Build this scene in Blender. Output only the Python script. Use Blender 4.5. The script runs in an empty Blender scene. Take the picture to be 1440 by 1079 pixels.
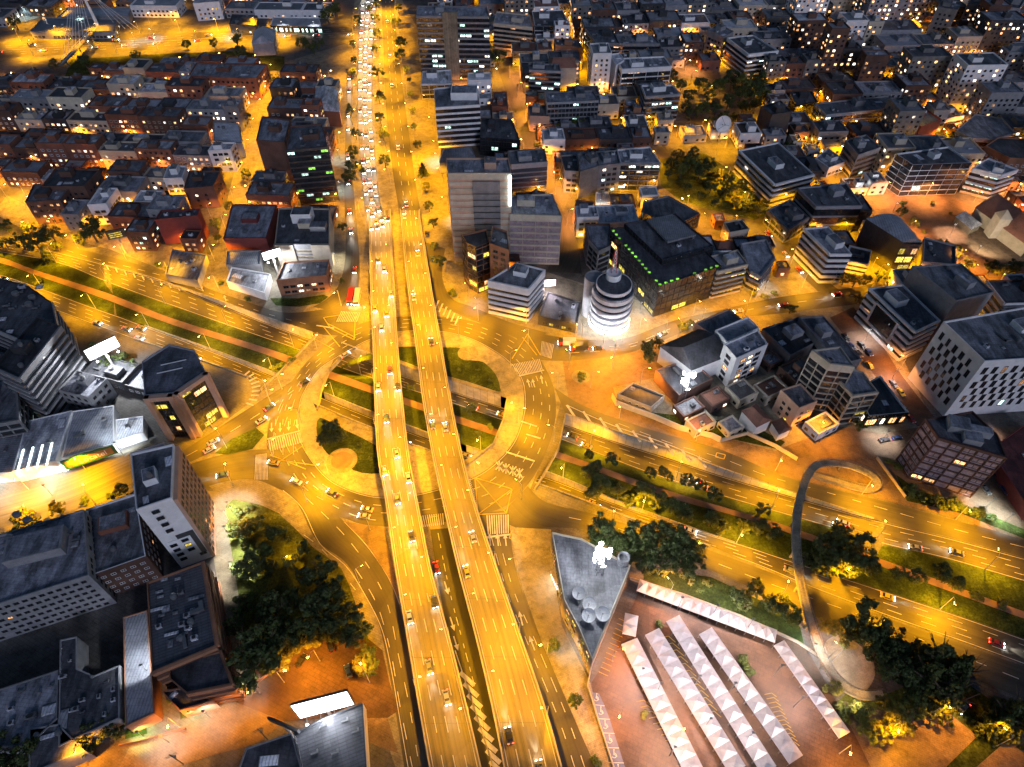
import bpy, math, random
from mathutils import Vector, Matrix
from mathutils.geometry import delaunay_2d_cdt
random.seed(7)
D = bpy.data; SC = bpy.context.scene; COL = SC.collection
# ------------------------------------------------------------------ camera, sky, sun, exposure
H = 220.0; F = 960.0; PITCH = math.radians(48.4)
cam = D.cameras.new('camera'); camo = D.objects.new('camera', cam); COL.objects.link(camo)
cam.sensor_width = 36; cam.lens = 24; cam.clip_start = 1; cam.clip_end = 8000
camo.location = (0, 0, H); camo.rotation_euler = (math.pi/2-PITCH, 0, 0); SC.camera = camo
SC.view_settings.view_transform = 'Standard'; SC.view_settings.look = 'None'
SC.view_settings.gamma = 1; SC.view_settings.exposure = 0.12; SC.view_settings.use_curve_mapping = False
W = D.worlds.new('World'); SC.world = W; W.use_nodes = True
nt = W.node_tree; sky = nt.nodes.new('ShaderNodeTexSky'); sky.sky_type = 'NISHITA'; sky.sun_disc = False
SUN_EL, SUN_ROT = math.radians(24), math.radians(160)
sky.sun_elevation = SUN_EL; sky.sun_rotation = SUN_ROT; sky.air_density = 1.0; sky.ozone_density = 3.0; sky.dust_density = 0.2
nt.links.new(sky.outputs[0], nt.nodes['Background'].inputs[0]); nt.nodes['Background'].inputs[1].default_value = 0.036
SL = D.lights.new('sun', 'SUN'); SL.energy = 0.8; SL.angle = math.radians(12); SL.color = (0.74, 0.77, 1.0)
so = D.objects.new('sun', SL); COL.objects.link(so)
so.rotation_euler = (math.pi/2-SUN_EL, 0, math.pi-SUN_ROT)
C = SC.cycles; C.use_denoising = True; C.max_bounces = 4; C.diffuse_bounces = 2; C.glossy_bounces = 2
C.transmission_bounces = 2; C.transparent_max_bounces = 4; C.sample_clamp_indirect = 4; C.sample_clamp_direct = 20
C.use_light_tree = True; C.caustics_reflective = False; C.caustics_refractive = False
# lamp powers
P_STREET = 72000.; P_SMALL = 14000.

# ------------------------------------------------------------------ pixel -> world (real positions on real planes)
cp, sp = math.cos(PITCH), math.sin(PITCH)
def G(u, v, z=0.0):
    x = (u-720)/F; y = -(v-539.5)/F
    wy = y*sp + cp; wz = y*cp - sp
    t = (z-H)/wz
    return Vector((x*t, wy*t, z))
def solve_h(roof, vb):
    """height of a roof corner seen at pixel `roof` whose foot stands on the ground at row vb"""
    Y = G(0, vb).y; y = -(roof[1]-539.5)/F
    return H + Y*(y*cp-sp)/(y*sp+cp)

# ------------------------------------------------------------------ tagging and linking
def tag(o, label=None, cat=None, group=None, kind=None):
    if label: o['label'] = label
    if cat: o['category'] = cat
    if group: o['group'] = group
    if kind: o['kind'] = kind
    return o
def link(o, parent=None):
    COL.objects.link(o)
    if parent: o.parent = parent
    return o
def empty(name, loc, rz=0.0):
    o = D.objects.new(name, None); o.empty_display_size = 1; o.location = loc; o.rotation_euler.z = rz
    return link(o)
def put(name, mesh, loc=(0,0,0), rz=0.0, sc=(1,1,1), parent=None):
    o = D.objects.new(name, mesh); o.location = loc; o.rotation_euler.z = rz; o.scale = sc
    return link(o, parent)
def copy_tree(src, parent=None):
    c = src.copy(); COL.objects.link(c); c.parent = parent
    for ch in src.children: copy_tree(ch, c)
    return c
ORD = 'first second third fourth fifth sixth seventh eighth ninth tenth eleventh twelfth thirteenth fourteenth fifteenth sixteenth seventeenth eighteenth nineteenth twentieth'.split()
TENS = {2:'twenty',3:'thirty',4:'forty',5:'fifty',6:'sixty'}
def ordn(i):
    if i < 20: return ORD[i]
    t, r = divmod(i+1, 10)
    return {20:'twentieth',30:'thirtieth',40:'fortieth',50:'fiftieth'}.get(i+1) or TENS[t]+'-'+ORD[r-1]

class MB:
    def __init__(s): s.v = []; s.f = []; s.m = []; s.uv = None
    def face(s, pts, m=0):
        n = len(s.v); s.v += [tuple(p) for p in pts]; s.f.append(tuple(range(n, n+len(pts)))); s.m.append(m)
    def idx(s, pts, faces, m=0):
        n = len(s.v); s.v += [tuple(p) for p in pts]
        for f in faces: s.f.append(tuple(n+i for i in f)); s.m.append(m)
    def box(s, x0, y0, z0, x1, y1, z1, m=0, bottom=True):
        p = [(x0,y0,z0),(x1,y0,z0),(x1,y1,z0),(x0,y1,z0),(x0,y0,z1),(x1,y0,z1),(x1,y1,z1),(x0,y1,z1)]
        fs = [(4,5,6,7),(0,1,5,4),(1,2,6,5),(2,3,7,6),(3,0,4,7)]
        if bottom: fs.append((3,2,1,0))
        s.idx(p, fs, m)
    def prism(s, poly, z0, z1, m=0, mt=None, top=True, bottom=False):
        n = len(poly); p = [(q[0],q[1],z0) for q in poly]+[(q[0],q[1],z1) for q in poly]
        s.idx(p, [(i,(i+1)%n,n+(i+1)%n,n+i) for i in range(n)], m)
        if top: s.face([(q[0],q[1],z1) for q in poly], m if mt is None else mt)
        if bottom: s.face([(q[0],q[1],z0) for q in reversed(poly)], m)
    def bar(s, a, b, w, h=None, m=0):
        """box-section beam from a to b"""
        a = Vector(a); b = Vector(b); h = h or w; d = (b-a)
        if d.length < 1e-6: return
        d.normalize(); up = Vector((0,0,1)) if abs(d.z) < .95 else Vector((0,1,0))
        r = d.cross(up).normalized()*w/2; u = r.cross(d).normalized()*h/2
        p = [a-r-u,a+r-u,a+r+u,a-r+u,b-r-u,b+r-u,b+r+u,b-r+u]
        s.idx(p, [(0,1,2,3),(7,6,5,4),(0,4,5,1),(1,5,6,2),(2,6,7,3),(3,7,4,0)], m)
    def tube(s, a, b, r0, r1=None, n=6, m=0, caps=True):
        a = Vector(a); b = Vector(b); r1 = r0 if r1 is None else r1; d = (b-a).normalized()
        up = Vector((0,0,1)) if abs(d.z) < .95 else Vector((1,0,0))
        x = d.cross(up).normalized(); y = x.cross(d)
        cs = [(math.cos(2*math.pi*i/n), math.sin(2*math.pi*i/n)) for i in range(n)]
        p = [a+x*c*r0-y*q*r0 for c,q in cs]+[b+x*c*r1-y*q*r1 for c,q in cs]
        s.idx(p, [(i,(i+1)%n,n+(i+1)%n,n+i) for i in range(n)], m)
        if caps: s.face([b+x*c*r1-y*q*r1 for c,q in cs], m); s.face([a+x*c*r0-y*q*r0 for c,q in reversed(cs)], m)
    def lathe(s, prof, n=16, m=0, c=(0,0)):
        ps = []
        for r, z in prof:
            for i in range(n):
                a = 2*math.pi*i/n; ps.append((c[0]+r*math.cos(a), c[1]+r*math.sin(a), z))
        fs = [(k*n+i,k*n+(i+1)%n,(k+1)*n+(i+1)%n,(k+1)*n+i) for k in range(len(prof)-1) for i in range(n)]
        s.idx(ps, fs, m)
    def strip(s, L, R, m=0, u0=0.0, u1=1.0):
        """ribbon between two point rows, uv = (metres across, metres along)"""
        if s.uv is None: s.uv = {}
        acc = 0
        for i in range(len(L)-1):
            d = ((L[i+1]-L[i]).length+(R[i+1]-R[i]).length)/2
            w0 = (R[i]-L[i]).length; w1 = (R[i+1]-L[i+1]).length
            n = len(s.f); s.face([L[i],R[i],R[i+1],L[i+1]], m)
            s.uv[n] = [(0,acc),(w0,acc),(w1,acc+d),(0,acc+d)]; acc += d
    def mesh(s, name, mats):
        me = D.meshes.new(name); me.from_pydata(s.v, [], s.f)
        for mm in (mats if isinstance(mats, (list,tuple)) else [mats]): me.materials.append(mm)
        if any(s.m): me.polygons.foreach_set('material_index', s.m)
        if s.uv is not None:
            uvl = me.uv_layers.new(name='UVMap')
            for fi, cs in s.uv.items():
                for li, c in zip(me.polygons[fi].loop_indices, cs): uvl.data[li].uv = c
        me.update(); return me
    def build(s, name, mats, parent=None, loc=(0,0,0), smooth=False):
        me = s.mesh(name, mats)
        if smooth: me.polygons.foreach_set('use_smooth', [True]*len(me.polygons))
        return put(name, me, loc=loc, parent=parent)

# ------------------------------------------------------------------ materials
def ramp(nt, fac, stops):
    r = nt.nodes.new('ShaderNodeValToRGB'); e = r.color_ramp.elements
    while len(e) < len(stops): e.new(0.5)
    for k, (p, c) in enumerate(stops): e[k].position = p; e[k].color = (*c, 1)
    nt.links.new(fac, r.inputs[0]); return r.outputs[0]
def new_mat(name):
    m = D.materials.new(name); m.use_nodes = True; return m, m.node_tree, m.node_tree.nodes['Principled BSDF']
def noise(nt, scale, detail=4, vec=None, rough=.6):
    n = nt.nodes.new('ShaderNodeTexNoise'); n.inputs['Scale'].default_value = scale; n.inputs['Detail'].default_value = detail
    n.inputs['Roughness'].default_value = rough
    if vec is not None: nt.links.new(vec, n.inputs['Vector'])
    return n.outputs[0]
def mathn(nt, op, a, b=None):
    n = nt.nodes.new('ShaderNodeMath'); n.operation = op
    for i, x in enumerate((a, b)):
        if x is None: continue
        if isinstance(x, (int,float)): n.inputs[i].default_value = x
        else: nt.links.new(x, n.inputs[i])
    return n.outputs[0]
def mixc(nt, fac, a, b, mode='MIX'):
    n = nt.nodes.new('ShaderNodeMix'); n.data_type = 'RGBA'; n.blend_type = mode
    for i, x in ((0,fac),(6,a),(7,b)):
        if isinstance(x, (int,float)): n.inputs[i].default_value = x
        elif isinstance(x, tuple): n.inputs[i].default_value = (*x, 1)
        else: nt.links.new(x, n.inputs[i])
    return n.outputs[2]
def mapping(nt, src, scale=(1,1,1), rot=(0,0,0)):
    m = nt.nodes.new('ShaderNodeMapping'); m.inputs['Scale'].default_value = scale; m.inputs['Rotation'].default_value = rot
    nt.links.new(src, m.inputs[0]); return m.outputs[0]
def tc(nt, which='Object'):
    return nt.nodes.new('ShaderNodeTexCoord').outputs[which]
def wpos(nt): return nt.nodes.new('ShaderNodeNewGeometry').outputs['Position']
def plainm(name, col, rough=.7, var=.25, scale=.35, metal=0., spec=.4, world=True, fine=3.0, obj_var=0.0, slabs=0.0):
    """surface of one colour with blotches, fine grain and per-object tone"""
    m, nt, b = new_mat(name); p = wpos(nt) if world else tc(nt)
    n1 = noise(nt, scale, 5, p); n2 = noise(nt, fine, 3, p)
    f = mathn(nt, 'ADD', mathn(nt, 'MULTIPLY', n1, .65), mathn(nt, 'MULTIPLY', n2, .35))
    lo = tuple(c*(1-var*1.6) for c in col); hi = tuple(min(1, c*(1+var*1.3)) for c in col)
    c = ramp(nt, f, [(.3, lo), (.7, hi)])
    if slabs:
        br = nt.nodes.new('ShaderNodeTexBrick'); br.inputs['Scale'].default_value = slabs; br.inputs['Color1'].default_value=(1,1,1,1); br.inputs['Color2'].default_value=(.74,.74,.74,1); br.inputs['Mortar'].default_value=(.45,.45,.45,1); br.inputs['Mortar Size'].default_value=.018
        nt.links.new(mapping(nt, p, (1,1,1), (0,0,.45)), br.inputs['Vector']); c = mixc(nt, .7, c, br.outputs['Color'], 'MULTIPLY')
        st = ramp(nt, noise(nt, .22, 9, p, .78), [(.36,(.42,.40,.40)),(.50,(1,1,1)),(.68,(1.35,1.35,1.35))]); c = mixc(nt, .85, c, st, 'MULTIPLY')
        vo = nt.nodes.new('ShaderNodeTexVoronoi'); vo.inputs['Scale'].default_value = .045; nt.links.new(p, vo.inputs['Vector'])
        c = mixc(nt, .5, c, ramp(nt, vo.outputs['Color'], [(.2,(.62,.62,.62)),(.5,(1,1,1)),(.8,(1.2,1.2,1.2))]), 'MULTIPLY')
    if obj_var:
        oi = nt.nodes.new('ShaderNodeObjectInfo'); k = mathn(nt, 'ADD', mathn(nt, 'MULTIPLY', oi.outputs['Random'], 2*obj_var), 1-obj_var)
        c = mixc(nt, 1.0, c, k, 'MULTIPLY')
    nt.links.new(c, b.inputs['Base Color']); b.inputs['Roughness'].default_value = rough; b.inputs['Metallic'].default_value = metal
    b.inputs['Specular IOR Level'].default_value = spec
    return m
def emis(name, col, s, base=(.5,.5,.5), sample=False):
    m, nt, b = new_mat(name); b.inputs['Base Color'].default_value = (*base,1); b.inputs['Emission Color'].default_value = (*col,1)
    b.inputs['Emission Strength'].default_value = s
    m.cycles.emission_sampling = 'AUTO' if sample else 'NONE'
    return m
def lit_window(name, col, s):
    """lit room behind glass: blinds and furniture break the light up"""
    m, nt, b = new_mat(name); p = wpos(nt)
    n = noise(nt, 1.1, 3, p); f = ramp(nt, n, [(.36,(.12,.12,.12)),(.62,(1,1,1))])
    oi = nt.nodes.new('ShaderNodeObjectInfo'); k = mathn(nt, 'ADD', mathn(nt, 'MULTIPLY', oi.outputs['Random'], .9), .35)
    b.inputs['Base Color'].default_value = (.03,.03,.03,1); b.inputs['Emission Color'].default_value = (*col,1)
    nt.links.new(mixc(nt, 1., (*col,), f, 'MULTIPLY'), b.inputs['Emission Color'])
    nt.links.new(mathn(nt, 'MULTIPLY', k, s), b.inputs['Emission Strength']); b.inputs['Roughness'].default_value = .15
    m.cycles.emission_sampling = 'NONE'; return m
def road_mat(name, col, streak=.5, dark=.55):
    """asphalt: tyre-polished lanes along the uv direction, patches, cracks"""
    m, nt, b = new_mat(name); p = wpos(nt); uv = tc(nt, 'UV')
    n1 = noise(nt, .08, 5, p); n2 = noise(nt, 2.2, 4, p)
    s1 = noise(nt, 1.0, 3, mapping(nt, uv, (1.1,.012,1))); s2 = noise(nt, 1.0, 2, mapping(nt, uv, (4.0,.03,1)))
    f = mathn(nt, 'ADD', mathn(nt, 'MULTIPLY', s1, streak), mathn(nt, 'MULTIPLY', n1, 1-streak))
    f = mathn(nt, 'ADD', mathn(nt, 'MULTIPLY', f, .7), mathn(nt, 'ADD', mathn(nt, 'MULTIPLY', n2, .12), mathn(nt, 'MULTIPLY', s2, .18)))
    c = ramp(nt, f, [(.36, tuple(x*dark for x in col)), (.5, col), (.66, tuple(x*1.5 for x in col))])
    vo = nt.nodes.new('ShaderNodeTexVoronoi'); vo.inputs['Scale'].default_value = .05; nt.links.new(p, vo.inputs['Vector'])
    pt = ramp(nt, vo.outputs['Color'], [(.25,(.8,.8,.8)),(.3,(1,1,1)),(.75,(1,1,1)),(.8,(1.15,1.15,1.15))])
    c = mixc(nt, 1., c, pt, 'MULTIPLY')
    nt.links.new(c, b.inputs['Base Color']); b.inputs['Roughness'].default_value = .62; b.inputs['Specular IOR Level'].default_value = .35
    return m
def roof_mat(name, col, kind='flat', rough=.6, metal=0., ang=0.):
    m, nt, b = new_mat(name); p = wpos(nt); o = tc(nt)
    n1 = noise(nt, .12, 6, p, .7); n2 = noise(nt, 1.6, 4, p)
    c = ramp(nt, mathn(nt,'ADD',mathn(nt,'MULTIPLY',n1,.7),mathn(nt,'MULTIPLY',n2,.3)), [(.34,tuple(x*.45 for x in col)),(.48,col),(.68,tuple(min(1,x*1.55) for x in col))])
    oi = nt.nodes.new('ShaderNodeObjectInfo'); k = mathn(nt,'ADD',mathn(nt,'MULTIPLY',oi.outputs['Random'],1.25),.4)
    c = mixc(nt, 1., c, k, 'MULTIPLY')
    if kind == 'metal':
        w = nt.nodes.new('ShaderNodeTexWave'); w.wave_type = 'BANDS'; w.inputs['Scale'].default_value = .32; w.inputs['Distortion'].default_value = .0
        nt.links.new(mapping(nt, p, (1,1,1), (0,0,ang)), w.inputs['Vector'])
        c = mixc(nt, .55, c, ramp(nt, w.outputs['Color'], [(.05,(.35,.35,.35)),(.35,(1,1,1))]), 'MULTIPLY')
        vo = nt.nodes.new('ShaderNodeTexBrick'); vo.inputs['Scale'].default_value = .12; vo.inputs['Color1'].default_value=(1,1,1,1); vo.inputs['Color2'].default_value=(.7,.7,.72,1)
        vo.inputs['Mortar'].default_value=(.6,.6,.6,1); vo.inputs['Mortar Size'].default_value=.01
        nt.links.new(mapping(nt, p, (1,1,1), (0,0,ang)), vo.inputs['Vector']); c = mixc(nt, .8, c, vo.outputs['Color'], 'MULTIPLY')
    elif kind == 'tile':
        w = nt.nodes.new('ShaderNodeTexWave'); w.inputs['Scale'].default_value = .9; nt.links.new(p, w.inputs['Vector'])
        c = mixc(nt, .4, c, w.outputs['Color'], 'MULTIPLY')
    else:
        vo = nt.nodes.new('ShaderNodeTexVoronoi'); vo.inputs['Scale'].default_value = .13; vo.distance = 'CHEBYCHEV'; vo.inputs['Randomness'].default_value = .8; nt.links.new(mapping(nt, p, (1,1,1), (0,0,.2)), vo.inputs['Vector'])
        c = mixc(nt, .6, c, ramp(nt, vo.outputs['Color'], [(.2,(.5,.5,.5)),(.75,(1.1,1.1,1.1))]), 'MULTIPLY')
        br = nt.nodes.new('ShaderNodeTexBrick'); br.inputs['Scale'].default_value = .22; br.inputs['Color1'].default_value=(1,1,1,1); br.inputs['Color2'].default_value=(.72,.72,.74,1); br.inputs['Mortar'].default_value=(.42,.42,.42,1); br.inputs['Mortar Size'].default_value=.012
        nt.links.new(mapping(nt, p, (1,1,1), (0,0,.12)), br.inputs['Vector']); c = mixc(nt, .75, c, br.outputs['Color'], 'MULTIPLY')
        st = ramp(nt, noise(nt, .35, 8, mapping(nt, p, (1,.25,1)), .75), [(.40,(.35,.35,.36)),(.52,(1,1,1)),(.66,(1.6,1.6,1.6))]); c = mixc(nt, .8, c, st, 'MULTIPLY')
    nt.links.new(c, b.inputs['Base Color']); b.inputs['Roughness'].default_value = rough; b.inputs['Metallic'].default_value = metal
    return m
def brick_mat(name, col, rough=.85):
    m, nt, b = new_mat(name); p = wpos(nt)
    n1 = noise(nt, .15, 5, p); n2 = noise(nt, 4, 2, p)
    w = nt.nodes.new('ShaderNodeTexWave'); w.bands_direction = 'Z'; w.inputs['Scale'].default_value = 1.6; w.inputs['Distortion'].default_value = .6; nt.links.new(p, w.inputs['Vector'])
    f = mathn(nt,'ADD',mathn(nt,'MULTIPLY',n1,.7),mathn(nt,'MULTIPLY',n2,.3))
    c = ramp(nt, f, [(.34,tuple(x*.6 for x in col)),(.66,tuple(min(1,x*1.3) for x in col))])
    c = mixc(nt, .25, c, w.outputs['Color'], 'MULTIPLY')
    oi = nt.nodes.new('ShaderNodeObjectInfo'); k = mathn(nt,'ADD',mathn(nt,'MULTIPLY',oi.outputs['Random'],.5),.75)
    c = mixc(nt, 1., c, k, 'MULTIPLY')
    nt.links.new(c, b.inputs['Base Color']); b.inputs['Roughness'].default_value = rough; return m
def leaf_mat(name, col):
    m, nt, b = new_mat(name); p = wpos(nt); n = noise(nt, .8, 3, p)
    c = ramp(nt, n, [(.3,tuple(x*.45 for x in col)),(.7,tuple(x*1.6 for x in col))])
    nt.links.new(c, b.inputs['Base Color']); b.inputs['Roughness'].default_value = .55; b.inputs['Specular IOR Level'].default_value = .25
    return m
def grass_mat(name, col, dry):
    m, nt, b = new_mat(name); p = wpos(nt)
    n1 = noise(nt, .11, 8, p, .72); n2 = noise(nt, 1.3, 6, p, .75)
    c = ramp(nt, n1, [(.38,tuple(x*.5 for x in col)),(.5,col),(.60,tuple(x*1.7 for x in col)),(.72,dry)])
    c = mixc(nt, .9, c, ramp(nt, n2, [(.35,(.3,.3,.3)),(.52,(1,1,1)),(.7,(1.9,1.9,1.7))]), 'MULTIPLY')
    nt.links.new(c, b.inputs['Base Color']); b.inputs['Roughness'].default_value = .95; b.inputs['Specular IOR Level'].default_value = .1
    return m
M = {}
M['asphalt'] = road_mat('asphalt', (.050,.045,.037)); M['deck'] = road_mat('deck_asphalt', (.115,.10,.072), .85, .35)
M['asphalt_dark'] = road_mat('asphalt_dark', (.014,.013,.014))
M['concrete'] = plainm('concrete', (.24,.215,.165), .8, .22, slabs=.35); M['concrete_light'] = plainm('concrete_light', (.33,.295,.22), .8, .2, slabs=.5)
M['concrete_dark'] = plainm('concrete_dark', (.16,.155,.155), .8, .3); M['ground'] = plainm('ground_paving', (.12,.112,.108), .85, .4, .06, slabs=.22)
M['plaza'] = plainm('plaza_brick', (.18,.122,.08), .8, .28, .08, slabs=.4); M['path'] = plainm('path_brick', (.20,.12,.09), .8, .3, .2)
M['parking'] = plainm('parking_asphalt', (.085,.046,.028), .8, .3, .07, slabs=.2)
M['grass'] = grass_mat('grass', (.028,.042,.010), (.075,.068,.025)); M['grass2'] = grass_mat('grass_dry', (.06,.075,.016), (.13,.10,.035))
M['paint'] = plainm('road_paint', (.62,.60,.55), .6, .25, .5); M['paint_y'] = plainm('road_paint_yellow', (.62,.42,.06), .6, .25, .5)
M['metal'] = plainm('grey_metal', (.25,.25,.26), .45, .15, metal=.6); M['pole'] = plainm('galvanised_pole', (.38,.37,.36), .5, .12)
M['metal_dark'] = plainm('dark_metal', (.05,.05,.055), .5, .2, metal=.3)
M['parapet'] = plainm('parapet_concrete', (.50,.45,.34), .8, .15, .3)
M['white'] = plainm('white_render', (.78,.77,.79), .7, .12, obj_var=.08); M['cream'] = plainm('cream_render', (.48,.42,.34), .75, .16, obj_var=.15)
M['greyw'] = plainm('grey_render', (.24,.24,.26), .8, .22, obj_var=.3); M['darkw'] = plainm('dark_cladding', (.045,.045,.052), .5, .3, obj_var=.3)
M['brick'] = brick_mat('red_brick', (.22,.085,.055)); M['brick2'] = brick_mat('orange_brick', (.34,.16,.09)); M['brick3'] = brick_mat('brown_brick', (.13,.065,.05))
M['redw'] = plainm('dark_red_render', (.16,.035,.035), .7, .2); M['peach'] = plainm('peach_render', (.52,.33,.24), .75, .12)
M['glass'] = plainm('dark_glass', (.022,.024,.03), .12, .4, .2, spec=.8); M['glassb'] = plainm('blue_glass', (.05,.06,.085), .15, .4, .2, spec=.8)
M['blind'] = plainm('blinds_glass', (.30,.24,.28), .35, .35, .6)
M['r_flat'] = roof_mat('roof_membrane', (.23,.235,.27)); M['r_dark'] = roof_mat('roof_dark', (.10,.102,.12)); M['r_light'] = roof_mat('roof_light', (.42,.43,.48))
M['r_metal'] = roof_mat('roof_sheet', (.26,.27,.31), 'metal', .45); M['r_metal2'] = roof_mat('roof_sheet_turned', (.25,.26,.30), 'metal', .45, ang=1.45)
M['r_tile'] = roof_mat('roof_tiles', (.19,.085,.06), 'tile'); M['r_white'] = roof_mat('roof_white', (.5,.51,.56), 'metal', .5)
M['r_red'] = roof_mat('roof_dark_red', (.10,.025,.025)); M['r_grid'] = roof_mat('roof_black_sheet', (.07,.072,.085), 'metal', .4, ang=1.2)
M['w_warm'] = lit_window('lit_room_warm', (1,.5,.2), 3.8); M['w_white'] = lit_window('lit_room_white', (1,.84,.66), 5.5)
M['w_cool'] = lit_window('lit_room_cool', (.65,1,.88), 4.5); M['w_yel'] = lit_window('lit_room_yellow', (1,.75,.1), 2.2); M['w_dim'] = lit_window('lit_room_dim', (1,.5,.25), .8)
M['w_green'] = lit_window('lit_green', (.35,1,.1), 1.6)
M['lamp'] = emis('sodium_lamp', (1,.62,.14), 60); M['lampw'] = emis('white_lamp', (.95,.97,1), 70); M['shop'] = emis('shop_front_light', (1,.93,.8), 5.0)
M['shopc'] = emis('shop_front_cool', (.8,1,.93), 6.0); M['bill'] = emis('billboard_face', (.92,.96,1), 7.0); M['billp'] = emis('billboard_pink', (1,.72,.78), 5.0)
M['head'] = emis('headlamp', (1,.95,.85), 120); M['tail'] = emis('tail_lamp', (1,.05,.03), 12)
M['leaf'] = leaf_mat('leaves', (.07,.10,.022)); M['leafd'] = leaf_mat('leaves_dark', (.055,.075,.02)); M['leafy'] = leaf_mat('leaves_lamplit_tint', (.13,.13,.025))  # leafy holds yellow lamp glow tinted into the leaf colour
M['bark'] = plainm('bark', (.09,.065,.045), .9, .3)
M['tent'] = plainm('tent_fabric', (.72,.67,.69), .75, .12, .6, fine=.8, obj_var=.1); M['blue'] = plainm('blue_bay_paint', (.10,.12,.22), .7, .2)
M['green'] = plainm('green_fascia', (.02,.14,.06), .5, .15); M['orange'] = plainm('orange_fascia', (.30,.16,.06), .6, .12); M['red'] = plainm('red_paint', (.5,.03,.03), .5, .15)
M['tyre'] = plainm('rubber', (.02,.02,.02), .9, .2); M['hub'] = plainm('wheel_rim', (.3,.3,.32), .4, .1, metal=.7)
CARCOL = {'white':(.62,.62,.62),'silver':(.33,.34,.36),'black':(.02,.02,.024),'red':(.3,.02,.02),'blue':(.03,.06,.2),'grey':(.12,.125,.13),'yellow':(.62,.42,.03)}
for k, c in CARCOL.items(): M['car_'+k] = plainm('car_paint_'+k, c, .3, .06, spec=.7)
# ================================================================== SETTING
def interp(tab, x):
    if x <= tab[0][0]: return tab[0][1]
    for (a, va), (b, vb) in zip(tab, tab[1:]):
        if x <= b: return va+(vb-va)*(x-a)/(b-a)
    return tab[-1][1]
def resample(P, n):
    L = [0]
    for a, b in zip(P, P[1:]): L.append(L[-1]+(Vector(b)-Vector(a)).length)
    out = []; j = 0
    for i in range(n):
        s = L[-1]*i/(n-1)
        while j < len(L)-2 and s > L[j+1]: j += 1
        t = (s-L[j])/max(1e-9, L[j+1]-L[j]); out.append(Vector(P[j]).lerp(Vector(P[j+1]), min(1,max(0,t))))
    return out
def smooth(P, k=6, closed=False):
    """Catmull-Rom through world points"""
    n = len(P); out = []
    rng = range(n) if closed else range(n-1)
    for i in rng:
        p0 = P[(i-1)%n] if closed or i > 0 else P[0]; p1 = P[i]; p2 = P[(i+1)%n]; p3 = P[(i+2)%n] if closed or i+2 < n else P[n-1]
        for j in range(k):
            t = j/k
            out.append(.5*((2*p1)+(-p0+p2)*t+(2*p0-5*p1+4*p2-p3)*t*t+(-p0+3*p1-3*p2+p3)*t**3))
    if not closed: out.append(P[-1].copy())
    return out
def px(pts, z=0): return [G(u, v, z) for u, v in pts]
# --- the sunken highway: long lines traced on their own level
ZC1 = [(140,.06),(250,-1),(310,-2.5),(445,-6),(500,-7),(800,-7),(905,-6.3),(1005,-4.5),(1080,-3),(1245,.06)]
ZC2 = [(170,.06),(300,-3),(400,-6),(450,-6.5),(760,-6.3),(860,-4.5),(950,-2.5),(1060,.06)]
ZM = [(150,.09),(300,-1.2),(400,-2),(780,-2),(860,-1.5),(1020,-.6),(1150,.09)]
def line(pts, prof): return smooth([G(u, v, interp(prof, u) if prof else 0) for u, v in pts], 8)
LA = line([(-60,322),(0,338),(67,352),(147,372),(247,402),(360,442),(445,470),(500,490),(562,513),(625,533),(712,560),(795,583),(845,600),(932,629),(1005,656),(1080,682),(1160,708),(1245,735),(1340,758),(1440,785),(1530,808)], None)
LC = line([(-60,346),(0,355),(85,371),(150,397),(240,430),(360,472),(415,491),(485,520),(565,545),(635,567),(705,591),(785,617),(870,650),(955,680),(1065,713),(1167,742),(1240,765),(1330,786),(1440,818),(1530,842)], ZC1)
LD = line([(-60,354),(0,362),(50,380),(150,412),(240,447),(360,485),(405,500),(475,526),(560,556),(640,584),(702,605),(781,634),(840,655),(940,690),(1020,714),(1080,731),(1165,760),(1255,792),(1345,825),(1440,860),(1530,888)], ZM)
LE = line([(-60,362),(0,370),(50,387),(140,418),(240,456),(360,494),(400,509),(470,535),(560,566),(640,594),(700,614),(779,643),(838,663),(938,699),(1018,721),(1078,739),(1160,768),(1245,799),(1345,835),(1440,870),(1530,898)], ZM)
LF = line([(-60,372),(0,386),(57,405),(130,432),(215,462),(300,492),(388,525),(455,552),(492,567),(525,580),(570,597),(640,622),(765,662),(855,699),(935,729),(1010,755),(1080,779),(1210,820),(1280,843),(1367,872),(1440,898),(1530,930)], ZM)
LH = line([(-60,388),(0,408),(65,432),(160,467),(215,487),(282,511),(368,547),(447,582),(490,601),(530,617),(582,639),(640,658),(700,676),(752,692),(830,718),(870,732),(965,760),(1080,801),(1140,826),(1262,872),(1350,902),(1440,935),(1530,968)], ZC2)
NS = 170
LA, LC, LD, LE, LF, LH = [resample(L, NS) for L in (LA, LC, LD, LE, LF, LH)]
def U(p):   # photo column of a ground point, for the level profiles
    d = p.y*cp + (H-p.z)*sp; return 720 + F*p.x/d
def setz(L, prof, off=0.): return [Vector((p.x, p.y, interp(prof, U(Vector((p.x,p.y,0))))+off)) for p in L]
A1 = setz(LA, ZC1); C1 = setz(LC, ZC1); D1 = setz(LD, ZM); E1 = setz(LE, ZM); F1 = setz(LF, ZM); F2 = setz(LF, ZC2); H1 = setz(LH, ZC2)
mb = MB(); mb.strip(A1, C1); tag(mb.build('highway_road', M['asphalt']), kind='structure')
mb = MB(); mb.strip(F2, H1); tag(mb.build('highway_road', M['asphalt']), kind='structure')
mb = MB(); mb.strip(C1, D1); mb.strip(E1, F1); tag(mb.build('grass_median', M['grass']), kind='structure')
mb = MB(); mb.strip(D1, E1); tag(mb.build('path', M['path']), kind='structure')
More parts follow.
